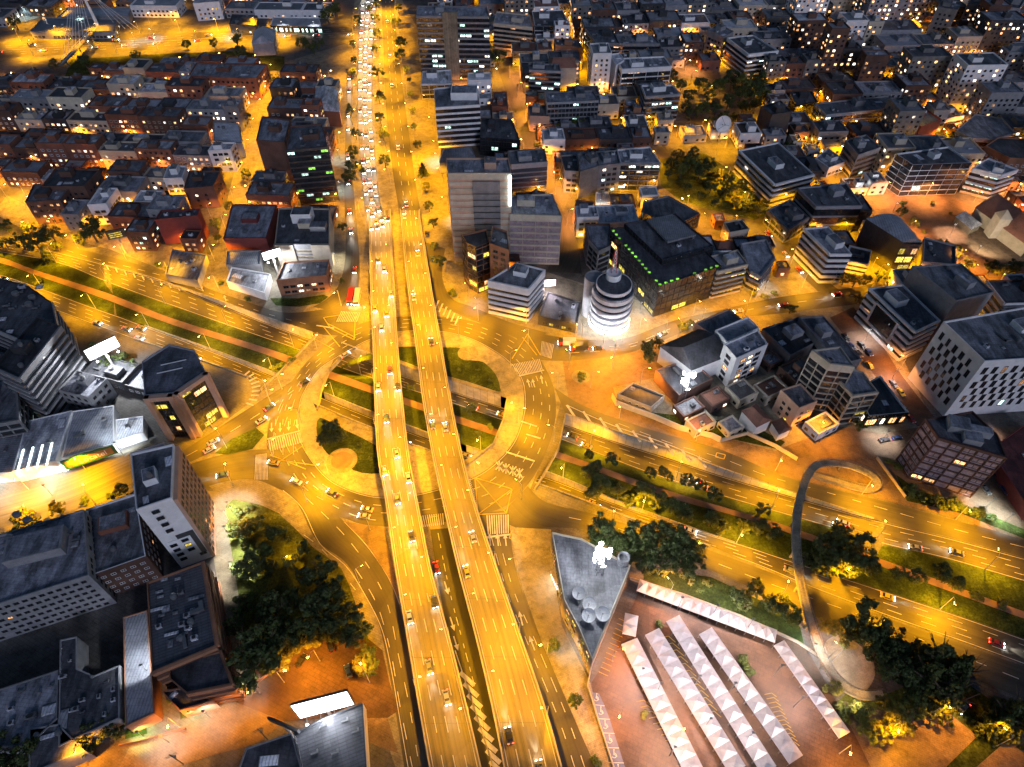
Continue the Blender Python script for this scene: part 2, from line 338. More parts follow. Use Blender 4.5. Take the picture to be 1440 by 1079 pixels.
# retaining walls of the cut
def wallmat():
    m, nt, b = new_mat('retaining_wall_panels'); uv = tc(nt,'UV'); p = wpos(nt)
    br = nt.nodes.new('ShaderNodeTexBrick'); br.inputs['Scale'].default_value = .33; br.offset = 0
    br.inputs['Color1'].default_value = (.36,.33,.29,1); br.inputs['Color2'].default_value = (.30,.28,.25,1); br.inputs['Mortar'].default_value = (.09,.08,.07,1)
    br.inputs['Mortar Size'].default_value = .02; br.inputs['Brick Width'].default_value = 1.1; br.inputs['Row Height'].default_value = 6
    sw = nt.nodes.new('ShaderNodeSeparateXYZ'); nt.links.new(uv, sw.inputs[0]); cb = nt.nodes.new('ShaderNodeCombineXYZ')
    nt.links.new(sw.outputs[1], cb.inputs[0]); nt.links.new(sw.outputs[0], cb.inputs[1]); nt.links.new(cb.outputs[0], br.inputs['Vector'])
    n = ramp(nt, noise(nt, .4, 4, p), [(.3,(.6,.6,.6)),(.6,(1,1,1))])
    nt.links.new(mixc(nt,1.,br.outputs['Color'],n,'MULTIPLY'), b.inputs['Base Color']); b.inputs['Roughness'].default_value=.85; return m
M['panels'] = wallmat()
def top(L, z=.5): return [Vector((p.x,p.y,max(p.z,z))) for p in L]
def cutwall(label, T, B, i0, i1):
    mb = MB(); mb.strip(B[i0:i1], T[i0:i1])
    for i in range(i0, i1-1):      # coping
        mb.bar(T[i]+Vector((0,0,.1)), T[i+1]+Vector((0,0,.1)), .5, .3)
    o = mb.build('retaining_wall', M['panels']); tag(o, label, 'retaining wall', 'walls of the sunken highway')
iu = lambda L, u: min(range(NS), key=lambda i: abs(U(L[i])-u))
AT = [Vector((p.x,p.y,.45)) for p in LA]; HT = [Vector((p.x,p.y,.3)) for p in LH]
cutwall('long concrete retaining wall north of the sunken highway, west of the roundabout', AT, A1, iu(LA,180), iu(LA,447))
cutwall('panelled retaining wall between chevron road and sunken highway east of the roundabout', AT, A1, iu(LA,794), iu(LA,1235))
cutwall('sodium lit retaining wall across the roundabout island, north side of cutting', AT, A1, iu(LA,478), iu(LA,714))
cutwall('low retaining wall of the median beside southern carriageway, east of roundabout', F1, F2, iu(LF,764), iu(LF,1050))
cutwall('retaining wall with lamps along median inside the roundabout island', F1, F2, iu(LF,452), iu(LF,652))
cutwall('low kerb wall between grass median and southern carriageway, west of ring', F1, F2, iu(LF,205), iu(LF,450))
cutwall('median wall passing beneath the eastern side of the ring', F1, F2, iu(LF,652), iu(LF,764))
cutwall('southern retaining wall of the cutting west of the roundabout', HT, H1, iu(LH,190), iu(LH,368))
cutwall('southern retaining wall of the cutting inside the island', HT, H1, iu(LH,446), iu(LH,650))
cutwall('southern retaining wall of the cutting east of the roundabout', HT, H1, iu(LH,752), iu(LH,1010))
# --- ground sheet with the three openings of the cutting
def flat(p): return Vector((p.x, p.y, 0))
def hole(a0, a1, h0, h1, endR, endL):
    A = [flat(p) for p in LA[iu(LA,a0):iu(LA,a1)+1]]; Hh = [flat(p) for p in LH[iu(LH,h0):iu(LH,h1)+1]]
    return A + px(endR) + Hh[::-1] + px(endL)
HOLES = [hole(150,446,172,367,[(415,504),(390,528)],[]),
         hole(480,712,448,648,[(707,593),(694,625)],[(446,578),(452,548),(462,522)]),
         hole(795,1243,752,1055,[(1200,780)],[(768,662),(786,630)])]
def sheet_with_holes(name, outer, holes, mat, z):
    vs = []; es = []
    for poly in [outer]+holes:
        n = len(vs); k = len(poly); vs += [Vector((p[0],p[1])) for p in poly]; es += [(n+i, n+(i+1)%k) for i in range(k)]
    rv, re, rf, *_ = delaunay_2d_cdt(vs, es, [], 0, 1e-4)
    mb = MB(); mb.v = [(p.x,p.y,z) for p in rv]
    for f in rf:
        c = sum((rv[i] for i in f), Vector((0,0)))/len(f)
        if any(inpoly(c, h) for h in holes): continue
        mb.f.append(tuple(f)); mb.m.append(0)
    return mb.build(name, mat)
def inpoly(p, poly):
    r = False; n = len(poly); j = n-1
    for i in range(n):
        a, b = poly[i], poly[j]
        if (a[1] > p[1]) != (b[1] > p[1]) and p[0] < (b[0]-a[0])*(p[1]-a[1])/(b[1]-a[1])+a[0]: r = not r
        j = i
    return r
def bridge_hole_clear(poly): return poly
def fascia(label, pts):
    P = px(pts); c = P[0]; Q = [p-c for p in P]; mb = MB()
    for a, b in zip(Q, Q[1:]): mb.bar(a+Vector((0,0,-.1)), b+Vector((0,0,-.1)), .5, 2.2)
    tag(mb.build('bridge_parapet', M['concrete_light'], None, c), label, 'bridge parapet', 'parapets where the ring crosses the sunken highway')
fascia('concrete bridge parapet at the diagonal approach, west of the ring', [(447,470),(415,504),(390,528),(367,549)])
fascia('concrete bridge parapet on the west side of the island opening', [(480,503),(462,522),(452,548),(446,578)])
fascia('concrete bridge parapet on the east side of the island opening', [(713,561),(707,593),(694,625),(650,661)])
fascia('concrete bridge parapet east of the ring', [(795,584),(786,630),(768,662),(751,691)])
outer = [Vector(p) for p in ((-3000,-400,0),(3000,-400,0),(3000,5000,0),(-3000,5000,0))]
tag(sheet_with_holes('ground', outer, HOLES, M['ground'], 0.0), kind='structure')
# --- flat sheets
ZL = [0.02]
def sheet(name, pts, mat, z=None, sm=0, kind='structure', world=False, th=None, closed=True, holes=None):
    P = pts if world else px(pts)
    if sm: P = smooth(P, sm, True)
    if z is None: ZL[0] += .004; z = ZL[0]
    mb = MB()
    vs = [Vector((p[0],p[1])) for p in P]; n = len(vs)
    es = [(i,(i+1)%n) for i in range(n)]; hs = holes or []
    for h in hs:
        m0 = len(vs); vs += [Vector((p[0],p[1])) for p in h]; es += [(m0+i,m0+(i+1)%len(h)) for i in range(len(h))]
    rv, re, rf, *_ = delaunay_2d_cdt(vs, es, [], 1, 1e-4)
    mb.v = [(p.x,p.y,z) for p in rv]
    for f in rf:
        c = sum((rv[i] for i in f), Vector((0,0)))/len(f)
        if any(inpoly(c,h) for h in hs): continue
        mb.f.append(tuple(f)); mb.m.append(0)
    if th is not None:
        for i in range(n): mb.face([(P[i].x,P[i].y,z-th),(P[(i+1)%n].x,P[(i+1)%n].y,z-th),(P[(i+1)%n].x,P[(i+1)%n].y,z),(P[i].x,P[i].y,z)])
    o = mb.build(name, mat); tag(o, kind=kind); return o
def ribbon(name, Lp, Rp, mat, z=None, n=40, world=False, sm=True):
    L = Lp if world else px(Lp); R = Rp if world else px(Rp)
    if sm: L = smooth(L, 6); R = smooth(R, 6)
    L = resample(L, n); R = resample(R, n)
    if z is None: ZL[0] += .004; z = ZL[0]
    L = [Vector((p.x,p.y,z)) for p in L]; R = [Vector((p.x,p.y,z)) for p in R]
    mb = MB(); mb.strip(L, R); tag(mb.build(name, mat), kind='structure'); return L, R
# big paved area round the junction (openings stay open)
junction = [(560,-10),(640,140),(640,300),(660,360),(760,380),(920,430),(1130,380),(1230,395),(1240,440),(1310,590),(1240,640),(1100,640),(1100,700),(860,590),(790,560),(780,600),(745,690),(720,1090),(560,1090),(480,860),(300,690),(255,640),(360,560),(440,470),(280,400),(140,345),(60,330),(40,300),(300,360),(330,240),(360,100),(492,60),(500,-10)]
sheet('pavement', junction, M['concrete'], holes=HOLES)
sheet('pavement', [(790,500),(930,480),(935,510),(925,530),(862,545),(870,570),(1000,610),(1110,640),(1110,670),(1000,645),(900,610),(800,565)], M['plaza'])
# avenue
avL, avR = ribbon('avenue_road', [(508,-40),(505,20),(503,60),(502,120),(503,180),(507,240),(512,290),(517,330)], [(531,-40),(529,20),(526,60),(524,120),(526,180),(530,240),(536,290),(550,330)], M['asphalt'])
avL2, avR2 = ribbon('avenue_road', [(536,-40),(537,20),(539,60),(541,120),(545,180),(552,240),(560,290),(565,330)], [(553,-40),(555,20),(559,60),(566,120),(574,180),(582,240),(590,290),(597,330)], M['asphalt'])
ribbon('side_road', [(488,100),(486,180),(484,260),(486,330),(484,375),(470,412),(440,432)], [(496,100),(495,180),(497,260),(503,330),(506,380),(500,420),(482,440)], M['asphalt'])
ribbon('side_road', [(590,150),(597,220),(604,290),(612,350),(625,410)], [(603,150),(612,220),(620,290),(626,350),(637,400)], M['concrete'])
ribbon('side_road', [(596,340),(602,380),(612,425),(640,440),(700,465),(760,490)], [(626,350),(622,390),(636,420),(665,432),(716,453),(768,468)], M['asphalt'])
# west side road north of the highway (service road)
svL, svR = ribbon('service_road', [(20,322),(75,343),(125,354),(190,371),(225,386),(300,409),(360,429),(400,440),(450,436),(485,428)], [(60,348),(147,371),(200,387),(247,401),(310,424),(360,441),(445,469),(470,472),(490,470),(505,455)], M['asphalt'])
# diagonal approach west of the ring and the western approaches
ribbon('approach_road', [(257,635),(310,600),(368,563),(420,530),(470,494),(520,462),(560,448)], [(268,650),(330,620),(361,601),(403,570),(445,533),(480,505),(520,480),(560,468)], M['asphalt'])
ribbon('approach_road', [(375,640),(377,600),(388,570),(410,545)], [(428,640),(424,600),(426,565),(440,535)], M['asphalt'])
ribbon('approach_road', [(225,668),(267,653),(320,638),(377,632),(430,640),(470,672),(545,700)], [(230,700),(282,687),(320,677),(360,675),(397,690),(480,728),(545,740)], M['asphalt'])
ribbon('exit_road', [(360,675),(397,688),(420,712),(445,760),(485,790),(510,830),(532,875),(545,935),(557,1005),(570,1090)], [(400,670),(440,690),(482,732),(515,765),(545,810),(560,847),(572,900),(580,950),(595,1010),(612,1090)], M['asphalt'])
# ring
inner = smooth(px([(427,555),(447,523),(467,508),(500,489),(520,479),(560,468),(617,467),(660,477),(695,495),(717,512),(733,535),(737,560),(735,585),(722,622),(695,652),(662,673),(615,688),(575,697),(535,699),(500,692),(467,677),(445,655),(427,627),(421,600),(422,575)]), 4, True)
outer_ring = smooth(px([(390,565),(415,530),(440,500),(478,470),(515,453),(560,446),(620,446),(672,454),(720,474),(755,500),(775,535),(782,568),(778,605),(762,650),(740,685),(712,712),(672,724),(622,735),(545,741),(500,735),(460,715),(420,690),(395,650),(380,620),(380,590)]), 4, True)
RI = resample(inner+[inner[0]], 120); RO = resample(outer_ring+[outer_ring[0]], 120)
cen = sum(RI, Vector())/120
# pair by angle
def byang(R):
    s = sorted(R[:-1], key=lambda p: math.atan2(p.y-cen.y, p.x-cen.x)); return s+[s[0]]
def atang(R, a):
    s = byang(R)[:-1]; an = [math.atan2(p.y-cen.y,p.x-cen.x) for p in s]
    import bisect
    i = bisect.bisect(an, a)%len(s); j = i-1; a0, a1 = an[j], an[i]
    if a1 < a0: a1 += 2*math.pi
    aa = a if a >= a0 else a+2*math.pi
    t = (aa-a0)/max(1e-6,a1-a0); return s[j].lerp(s[i], min(1,max(0,t)))
angs = [-math.pi+2*math.pi*k/120 for k in range(121)]
RIa = [atang(RI, a if a < math.pi else a-2*math.pi) for a in angs]; ROa = [atang(RO, a if a < math.pi else a-2*math.pi) for a in angs]
ZL[0] += .004; zr = ZL[0]
mb = MB(); mb.strip([Vector((p.x,p.y,zr)) for p in RIa], [Vector((p.x,p.y,zr)) for p in ROa]); tag(mb.build('roundabout_road', M['asphalt']), kind='structure')
# island pavement ring (raised kerb)
isl = [Vector((p.x,p.y,0)) for p in RIa[:-1]]
sheet('island_pavement', isl, M['concrete_light'], z=.16, world=True, th=.14, holes=[HOLES[1]])
sheet('grass', [(480,519),(500,505),(540,492),(560,488),(620,489),(647,490),(650,499),(662,507),(680,510),(697,527),(703,545),(700,551),(660,538),(600,521),(540,502)], M['grass'], z=.19, sm=3)
sheet('grass', [(450,588),(446,612),(462,640),(480,640),(497,662),(535,666),(560,650),(520,622),(480,603)], M['grass'], z=.19, sm=3)
def disc(u, v, r, mat, z):
    c = G(u, v); sheet('circular_plaza', [Vector((c.x+r*math.cos(k*.2618),c.y+r*math.sin(k*.2618),0)) for k in range(24)], mat, z=z, world=True)
disc(658,497,4.6,M['concrete'],.205); disc(481,648,6.0,M['concrete'],.205); disc(481,648,4.2,M['path'],.215); disc(817,530,4,M['concrete'],.14)
# eastern roads
ribbon('approach_road', [(720,462),(765,471),(820,478),(880,476),(945,452),(1005,438),(1080,421),(1140,412),(1200,405),(1230,398)], [(740,505),(790,508),(830,505),(880,498),(930,480),(980,460),(1040,447),(1080,443),(1140,436),(1205,428)], M['asphalt'])
ribbon('street', [(1010,240),(1068,322),(1114,375),(1150,410)], [(1024,236),(1085,318),(1135,372),(1185,412)], M['asphalt'])
ribbon('street', [(700,97),(734,194),(745,222),(775,300),(783,345),(768,382)], [(714,97),(752,194),(765,222),(792,300),(812,345),(818,385)], M['asphalt'])
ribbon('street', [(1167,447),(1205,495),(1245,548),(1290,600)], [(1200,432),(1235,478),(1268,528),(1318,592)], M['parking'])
# chevron service road east
ribbon('service_road', [(780,546),(820,571),(882,594),(940,612),(1012,632),(1080,661),(1117,675),(1230,702),(1342,732),(1440,757),(1530,780)],
       [(795,582),(845,599),(905,619),(932,628),(1005,655),(1080,681),(1160,707),(1245,734),(1340,757),(1440,784),(1530,807)], M['asphalt'])
sheet('plaza', [(1100,630),(1180,600),(1240,610),(1300,600),(1440,600),(1440,760),(1340,728),(1230,700),(1110,672),(1080,655),(1080,640)], M['plaza'])
# south-east roads
ribbon('approach_road', [(742,684),(760,702),(782,711),(830,722)], [(700,728),(735,746),(775,742),(830,745)], M['asphalt'])
ribbon('service_road', [(800,715),(830,722),(870,734),(965,763),(1080,804),(1140,829),(1262,875),(1350,905),(1440,938),(1530,970)], [(800,738),(840,744),(885,752),(992,799),(1100,846),(1150,869),(1265,912),(1377,958),(1440,984),(1530,1020)], M['asphalt'])
ribbon('exit_road', [(668,722),(680,760),(700,830),(722,900),(760,1000),(790,1090)], [(716,718),(718,756),(730,818),(760,898),(790,970),(842,1090)], M['asphalt'])
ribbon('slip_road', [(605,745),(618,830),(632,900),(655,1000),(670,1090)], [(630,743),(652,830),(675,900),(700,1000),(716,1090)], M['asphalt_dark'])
sheet('pavement', [(720,742),(775,745),(778,800),(790,880),(830,960),(860,1090),(842,1090),(790,970),(760,898),(732,818),(720,760)], M['concrete_light'], z=.17, th=.15)
sheet('pavement', [(484,734),(540,742),(552,790),(562,845),(545,810),(516,766)], M['plaza'], z=.17, th=.15)
# south-west streets
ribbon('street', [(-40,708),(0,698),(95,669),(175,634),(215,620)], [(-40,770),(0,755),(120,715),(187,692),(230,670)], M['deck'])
ribbon('street', [(-40,1085),(120,1052),(250,1025),(325,980),(395,960),(470,985),(545,1010)], [(-20,1150),(225,1085),(300,1062),(360,1045),(420,1008),(480,1030),(560,1060)], M['plaza'])
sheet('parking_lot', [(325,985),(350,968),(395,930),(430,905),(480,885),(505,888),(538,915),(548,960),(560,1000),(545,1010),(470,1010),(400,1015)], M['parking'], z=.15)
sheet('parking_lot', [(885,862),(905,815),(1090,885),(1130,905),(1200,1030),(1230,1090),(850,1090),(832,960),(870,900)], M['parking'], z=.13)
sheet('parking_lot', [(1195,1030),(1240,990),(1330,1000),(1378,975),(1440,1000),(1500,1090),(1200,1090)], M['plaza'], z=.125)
sheet('path', [(290,690),(318,694),(335,830),(350,960),(330,985),(318,900),(300,780)], M['concrete_light'], z=.13)
# orange square in the north-east
sheet('plaza', [(1205,285),(1260,268),(1320,268),(1450,330),(1450,400),(1380,392),(1330,372),(1290,345),(1240,310)], M['plaza'])
sheet('street_surface', [(1185,262),(1270,275),(1450,340),(1450,325),(1290,262),(1200,250)], M['concrete'], z=.11)
# parks
G1 = sheet('lawn', [(318,712),(345,706),(392,722),(440,770),(480,800),(500,850),(520,905),(490,885),(430,905),(395,925),(355,968),(345,900),(330,800)], M['grass2'], z=.16, sm=2)
sheet('lawn', [(925,225),(990,215),(1060,262),(1085,300),(1060,310),(960,285),(930,262)], M['grass2'], z=.15)
sheet('lawn', [(886,577),(930,590),(1000,612),(1094,632),(1104,622),(1060,600),(1000,590)], M['grass'], z=.2)
sheet('lawn', [(302,638),(325,618),(360,602),(372,612),(355,632),(320,640)], M['grass'], z=.15)
sheet('lawn', [(380,420),(388,430),(420,432),(450,427),(462,418),(455,415),(420,420)], M['grass'], z=.2)
sheet('lawn', [(905,800),(1000,812),(1080,850),(1125,882),(1130,905),(1090,885),(905,815)], M['grass'], z=.18)
sheet('lawn', [(1180,985),(1200,965),(1250,975),(1330,940),(1400,990),(1380,1040),(1330,1000),(1240,1000)], M['grass2'], z=.17)
sheet('lawn', [(1330,1079),(1400,1010),(1440,990),(1440,1020),(1360,1090)], M['grass'], z=.2)
sheet('lawn', [(1260,668),(1290,690),(1350,708),(1440,745),(1440,758),(1350,722),(1275,705)], M['grass'], z=.2)
sheet('circular_plaza', [(1160,905),(1180,893),(1205,905),(1225,925),(1230,950),(1215,972),(1185,960),(1165,930)], M['concrete_light'], z=.19, sm=4)
# north-west highway and ground
nwL, nwR = ribbon('highway_road', [(-40,64),(0,62),(150,52),(300,45),(360,42),(495,37)], [(-40,84),(0,81),(100,77),(225,69),(360,59),(497,56)], M['asphalt'])
sheet('lawn', [(100,84),(230,76),(330,72),(400,80),(400,100),(250,105),(90,112)], M['grass'], z=.12)
ribbon('street', [(380,100),(368,140),(352,190),(338,243),(322,300),(300,352),(275,392)], [(394,100),(384,140),(368,190),(352,243),(336,300),(320,345),(312,402)], M['concrete'])
ribbon('street', [(10,275),(60,300),(110,315),(170,335)], [(-10,300),(40,325),(90,335),(150,350)], M['concrete'])
# --- road paint
ZP = ZL[0]+.012
def paint_line(mb, pts, w=.22, dash=None, world=False, z=None, sm=True):
    P = pts if world else px(pts)
    L = resample(smooth(P, 5) if sm else P, max(2, int(sum((b-a).length for a, b in zip(P,P[1:]))/1.5)))
    acc = 0
    for a, b in zip(L, L[1:]):
        d = (b-a); l = d.length
        if l < 1e-6: continue
        if dash is None or (acc % (dash[0]+dash[1])) < dash[0]:
            q = Vector((-d.y, d.x, 0)).normalized()*w/2; zz = Vector((0,0,0)) if z == 'own' else None
            if z == 'own': mb.face([a-q,b-q,b+q,a+q])
            else:
                h = ZP if z is None else z
                mb.face([(a.x-q.x,a.y-q.y,h),(b.x-q.x,b.y-q.y,h),(b.x+q.x,b.y+q.y,h),(a.x+q.x,a.y+q.y,h)])
        acc += l
def between(L, R, f, dz=.03): return [a.lerp(b, f)+Vector((0,0,dz)) for a, b in zip(L, R)]
mk = MB()
for f in (.27,.5,.73): paint_line(mk, between(A1,C1,f,.035), .2, (4.5,6), True, 'own'); paint_line(mk, between(F2,H1,f,.035), .2, (4.5,6), True, 'own')
for f in (.06,.95): paint_line(mk, between(A1,C1,f,.035), .18, None, True, 'own'); paint_line(mk, between(F2,H1,f,.035), .18, None, True, 'own')
for L, R in ((avL,avR),(avL2,avR2)):
    for f in (.33,.66): paint_line(mk, between(L,R,f,.05), .25, (4.5,6), True, 'own')
for L, R in ((nwL,nwR),):
    for f in (.2,.35,.5,.65,.8): paint_line(mk, between(L,R,f,.05), .3, (4.5,7) if f != .5 else None, True, 'own')
ring = lambda f: [Vector((a.x+(b.x-a.x)*f, a.y+(b.y-a.y)*f, 0)) for a, b in zip(RIa, ROa)]
for f in (.3,.55,.8): paint_line(mk, ring(f), .22, (3,4.5), True)
paint_line(mk, ring(.04), .2, None, True); 
for pts in ([(384,640),(387,600),(400,565)],[(398,640),(400,600),(412,570)],[(413,640),(413,600),(424,565)]): paint_line(mk, pts, .2, (4,3))
for pts in ([(262,642),(320,610),(365,582),(415,548),(460,515)],[(400,735),(450,770),(500,830)],[(430,700),(480,748),(520,800),(545,850),(560,920),(575,990),(590,1080)],[(500,800),(530,850),(550,920),(562,990),(580,1080)]): paint_line(mk, pts, .22, (4,5))
for pts in ([(398,690),(425,715),(450,765),(487,797),(515,840),(537,885),(550,940),(562,1010),(575,1085)],[(484,734),(516,768),(546,812),(562,850)]): paint_line(mk, pts, .2)
for pts in ([(690,752),(712,830),(740,900),(785,1010),(808,1079)],[(700,752),(722,830),(752,900),(798,1010),(822,1079)]): paint_line(mk, pts, .22, (3.5,4))
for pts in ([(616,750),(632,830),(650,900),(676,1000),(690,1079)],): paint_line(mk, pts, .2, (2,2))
for pts in ([(800,486),(880,486),(950,460),(1010,446),(1080,431),(1200,416)],[(800,497),(880,490),(935,470)]): paint_line(mk, pts, .2, (4,5))
for pts in ([(870,596),(950,626),(1010,643),(1080,670),(1160,692),(1250,718),(1340,744),(1440,770)],[(800,728),(870,744),(980,782),(1090,824),(1200,862),(1300,902),(1440,958)]): paint_line(mk, pts, .2, (4,5))
for pts in ([(40,335),(125,362),(190,378),(240,392),(300,415),(370,440),(430,456)],): paint_line(mk, pts, .2, (4,5))
# zebra crossings: quad corners a,b (one kerb) c,d (other), bars run a->d
def zebra(a, b, c, d, n, frac=.5):
    a, b, c, d = px([a,b,c,d], 0)
    for i in range(n):
        t0, t1 = i/n, (i+frac)/n
        q = [a.lerp(b,t0), a.lerp(b,t1), d.lerp(c,t1), d.lerp(c,t0)]
        mk.face([(p.x,p.y,ZP) for p in q])
zebra((377,618),(424,608),(428,622),(380,635),15); zebra((713,514),(760,505),(764,520),(722,530),20)
zebra((684,725),(717,724),(717,750),(686,752),10); zebra((473,453),(503,453),(508,440),(480,438),12)
zebra((660,668),(674,724),(668,726),(655,672),20,.45); zebra((588,726),(625,722),(626,738),(592,742),12,.4)
zebra((762,480),(780,485),(776,505),(760,500),9); zebra((360,640),(376,638),(378,675),(358,675),10,.5)
# wide stop lines, chevrons, hatch boxes
for a, b in (((376,618),(423,606)),((733,593),(755,600)),((740,611),(760,617)),((712,636),(752,649)),((722,531),(765,521)),((684,756),(717,752)),((445,458),(470,462))): paint_line(mk, [a,b], .7)
for k in range(9):
    t = k/8; a = (800+t*185, 573+t*72); paint_line(mk, [(a[0]-3,a[1]-3),(a[0]+8,a[1]+13)], 1.0)
paint_line(mk, [(797,570),(860,598),(930,622),(1000,650)], .3); 
for k in range(9):
    t = k/8; a = (150+t*100, 375+t*29); paint_line(mk, [(a[0],a[1]-1),(a[0]+3,a[1]+5)], .6)
paint_line(mk, [(148,373),(200,388),(262,410)], .3)
for k in range(9):
    t = k/8; a = (650+t*42, 952+t*125); paint_line(mk, [(a[0]-3,a[1]-6),(a[0]+17,a[1]+12)], 1.3)
paint_line(mk, [(640,915),(660,975),(694,1079)], .3)
for k in range(6):
    t = k/5; a = (617+t*28, 426+t*22); paint_line(mk, [(a[0],a[1]-3),(a[0]-5,a[1]+9)], .8)
for k in range(9):
    t = k/8*1.35-.35; an = t; c = G(310,556); paint_line(mk, [c+Vector((13*math.cos(an),13*math.sin(an),0)), c+Vector((16.5*math.cos(an),16.5*math.sin(an),0))], .9, None, True)
for k in range(4):
    c = (702+k*9.5, 655+k*3.3); paint_line(mk, [(c[0]-4,c[1]-5),(c[0]+4,c[1]+7)], .55); paint_line(mk, [(c[0]+5,c[1]-5),(c[0]-5,c[1]+6)], .55); paint_line(mk, [(c[0],c[1]-6),(c[0],c[1]+8)], .5)
def arrow(u, v, du, dv, s=1.0):
    a = G(u, v); d = (G(u+du, v+dv)-a).normalized(); q = Vector((-d.y,d.x,0)); z = ZP+.001
    P = lambda x, y: (a.x+d.x*x*s+q.x*y*s, a.y+d.y*x*s+q.y*y*s, z)
    mk.face([P(0,-.22),P(3,-.22),P(3,.22),P(0,.22)]); mk.face([P(3,-.8),P(5,0),P(3,.8)])
for u, v, du, dv in ((382,595,0,10),(394,595,0,10),(406,593,0,10),(417,590,1,10),(690,768,-1,-8),(701,768,-1,-8),(712,768,-1,-8),(745,545,-3,-10),(752,545,-3,-10),(763,540,-2,-10),(272,403,-3,-6),(286,410,-3,-6),(318,424,-2,-6),(752,915,-3,-8),(735,880,-2,-8)): arrow(u, v, du, dv)
for u, v in ((625,818),(633,868),(638,895)): arrow(u, v, 5, 16, 1.0)
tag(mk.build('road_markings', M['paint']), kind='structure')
my = MB()
def pl(pts, w=.35): 
    for a, b in zip(pts, pts[1:]): paint_line(my, [a,b], w, None, False, ZP+.002)
for q in ([(375,645),(445,655),(425,628),(395,648),(375,645)],[(455,447),(500,440),(498,478),(465,462),(455,447)],[(380,640),(430,660)],[(460,455),(500,475)],[(668,672),(720,688),(712,722),(672,724),(668,672)],[(668,672),(712,722)],[(720,688),(672,724)],[(735,475),(755,500)],[(720,505),(742,470),(760,500)],[(430,470),(470,492)],[(455,460),(478,488)],[(716,757),(722,742),(750,752),(738,766),(716,757)],[(730,760),(752,745),(765,755)]): pl(q)
for q in ([(1008,637),(1020,640),(1018,646),(1006,643),(1008,637)],): pl(q, .4)
# zigzag bay markings of the tent lot
for (x0,y0,x1,y1) in ((905,985,975,1079),(940,895,1010,1010),(1005,960,1075,1079),(1085,975,1120,1050)):
    n = 12
    for k in range(n):
        t = k/n; a = (x0+(x1-x0)*t, y0+(y1-y0)*t); b = (x0+(x1-x0)*(t+1/n), y0+(y1-y0)*(t+1/n))
        paint_line(my, [a,(a[0]+9,a[1]+1),(b[0]+4,b[1]-1)], .22, None, False, .14)
        paint_line(my, [(a[0]-10,a[1]+2),a], .18, None, False, .14)
for k in range(12):
    t = k/11; a = (842+t*28, 945-t*75); paint_line(my, [a,(a[0]+13,a[1]+6)], .18, None, False, .14)
tag(my.build('road_markings', M['paint_y']), kind='structure')
# blue bays for disabled drivers with wheelchair signs, along the lot's edge
bl = MB(); wb = MB(); Lb = smooth(px([(828,972),(838,1010),(850,1050),(862,1095)]),8); Rb = smooth(px([(842,975),(855,1005),(868,1045),(884,1095)]),8)
Lb = resample(Lb, 7); Rb = resample(Rb, 7)
for i in range(6):
    q = [Lb[i].lerp(Lb[i+1],.04),Rb[i].lerp(Rb[i+1],.04),Rb[i].lerp(Rb[i+1],.96),Lb[i].lerp(Lb[i+1],.96)]
    bl.face([(p.x,p.y,.142) for p in q]); wb.face([(p.x,p.y,.146) for p in (Lb[i].lerp(Lb[i+1],.96),Rb[i].lerp(Rb[i+1],.96),Rb[i].lerp(Rb[i+1],1.02),Lb[i].lerp(Lb[i+1],1.02))])
    c = (q[0]+q[1]+q[2]+q[3])/4; ax = (q[1]-q[0]).normalized(); ay = Vector((-ax.y,ax.x,0))
    Pt = lambda x, y: (c.x+ax.x*x+ay.x*y, c.y+ax.y*x+ay.y*y, .147)
    for k in range(10):    # wheel arc
        a0, a1 = -2.6+k*.42, -2.6+(k+1)*.42
        wb.face([Pt(.75*math.cos(a0),.75*math.sin(a0)),Pt(.75*math.cos(a1),.75*math.sin(a1)),Pt(.55*math.cos(a1),.55*math.sin(a1)),Pt(.55*math.cos(a0),.55*math.sin(a0))])
    wb.face([Pt(-.12,.1),Pt(.1,.1),Pt(.1,1.2),Pt(-.12,1.2)]); wb.face([Pt(.1,.1),Pt(.8,-.3),Pt(.9,-.12),Pt(.1,.32)]); wb.face([Pt(-.2,1.3),Pt(.2,1.3),Pt(.2,1.65),Pt(-.2,1.65)])
tag(bl.build('parking_bays', M['blue']), kind='structure'); tag(wb.build('bay_markings', M['paint']), kind='structure')
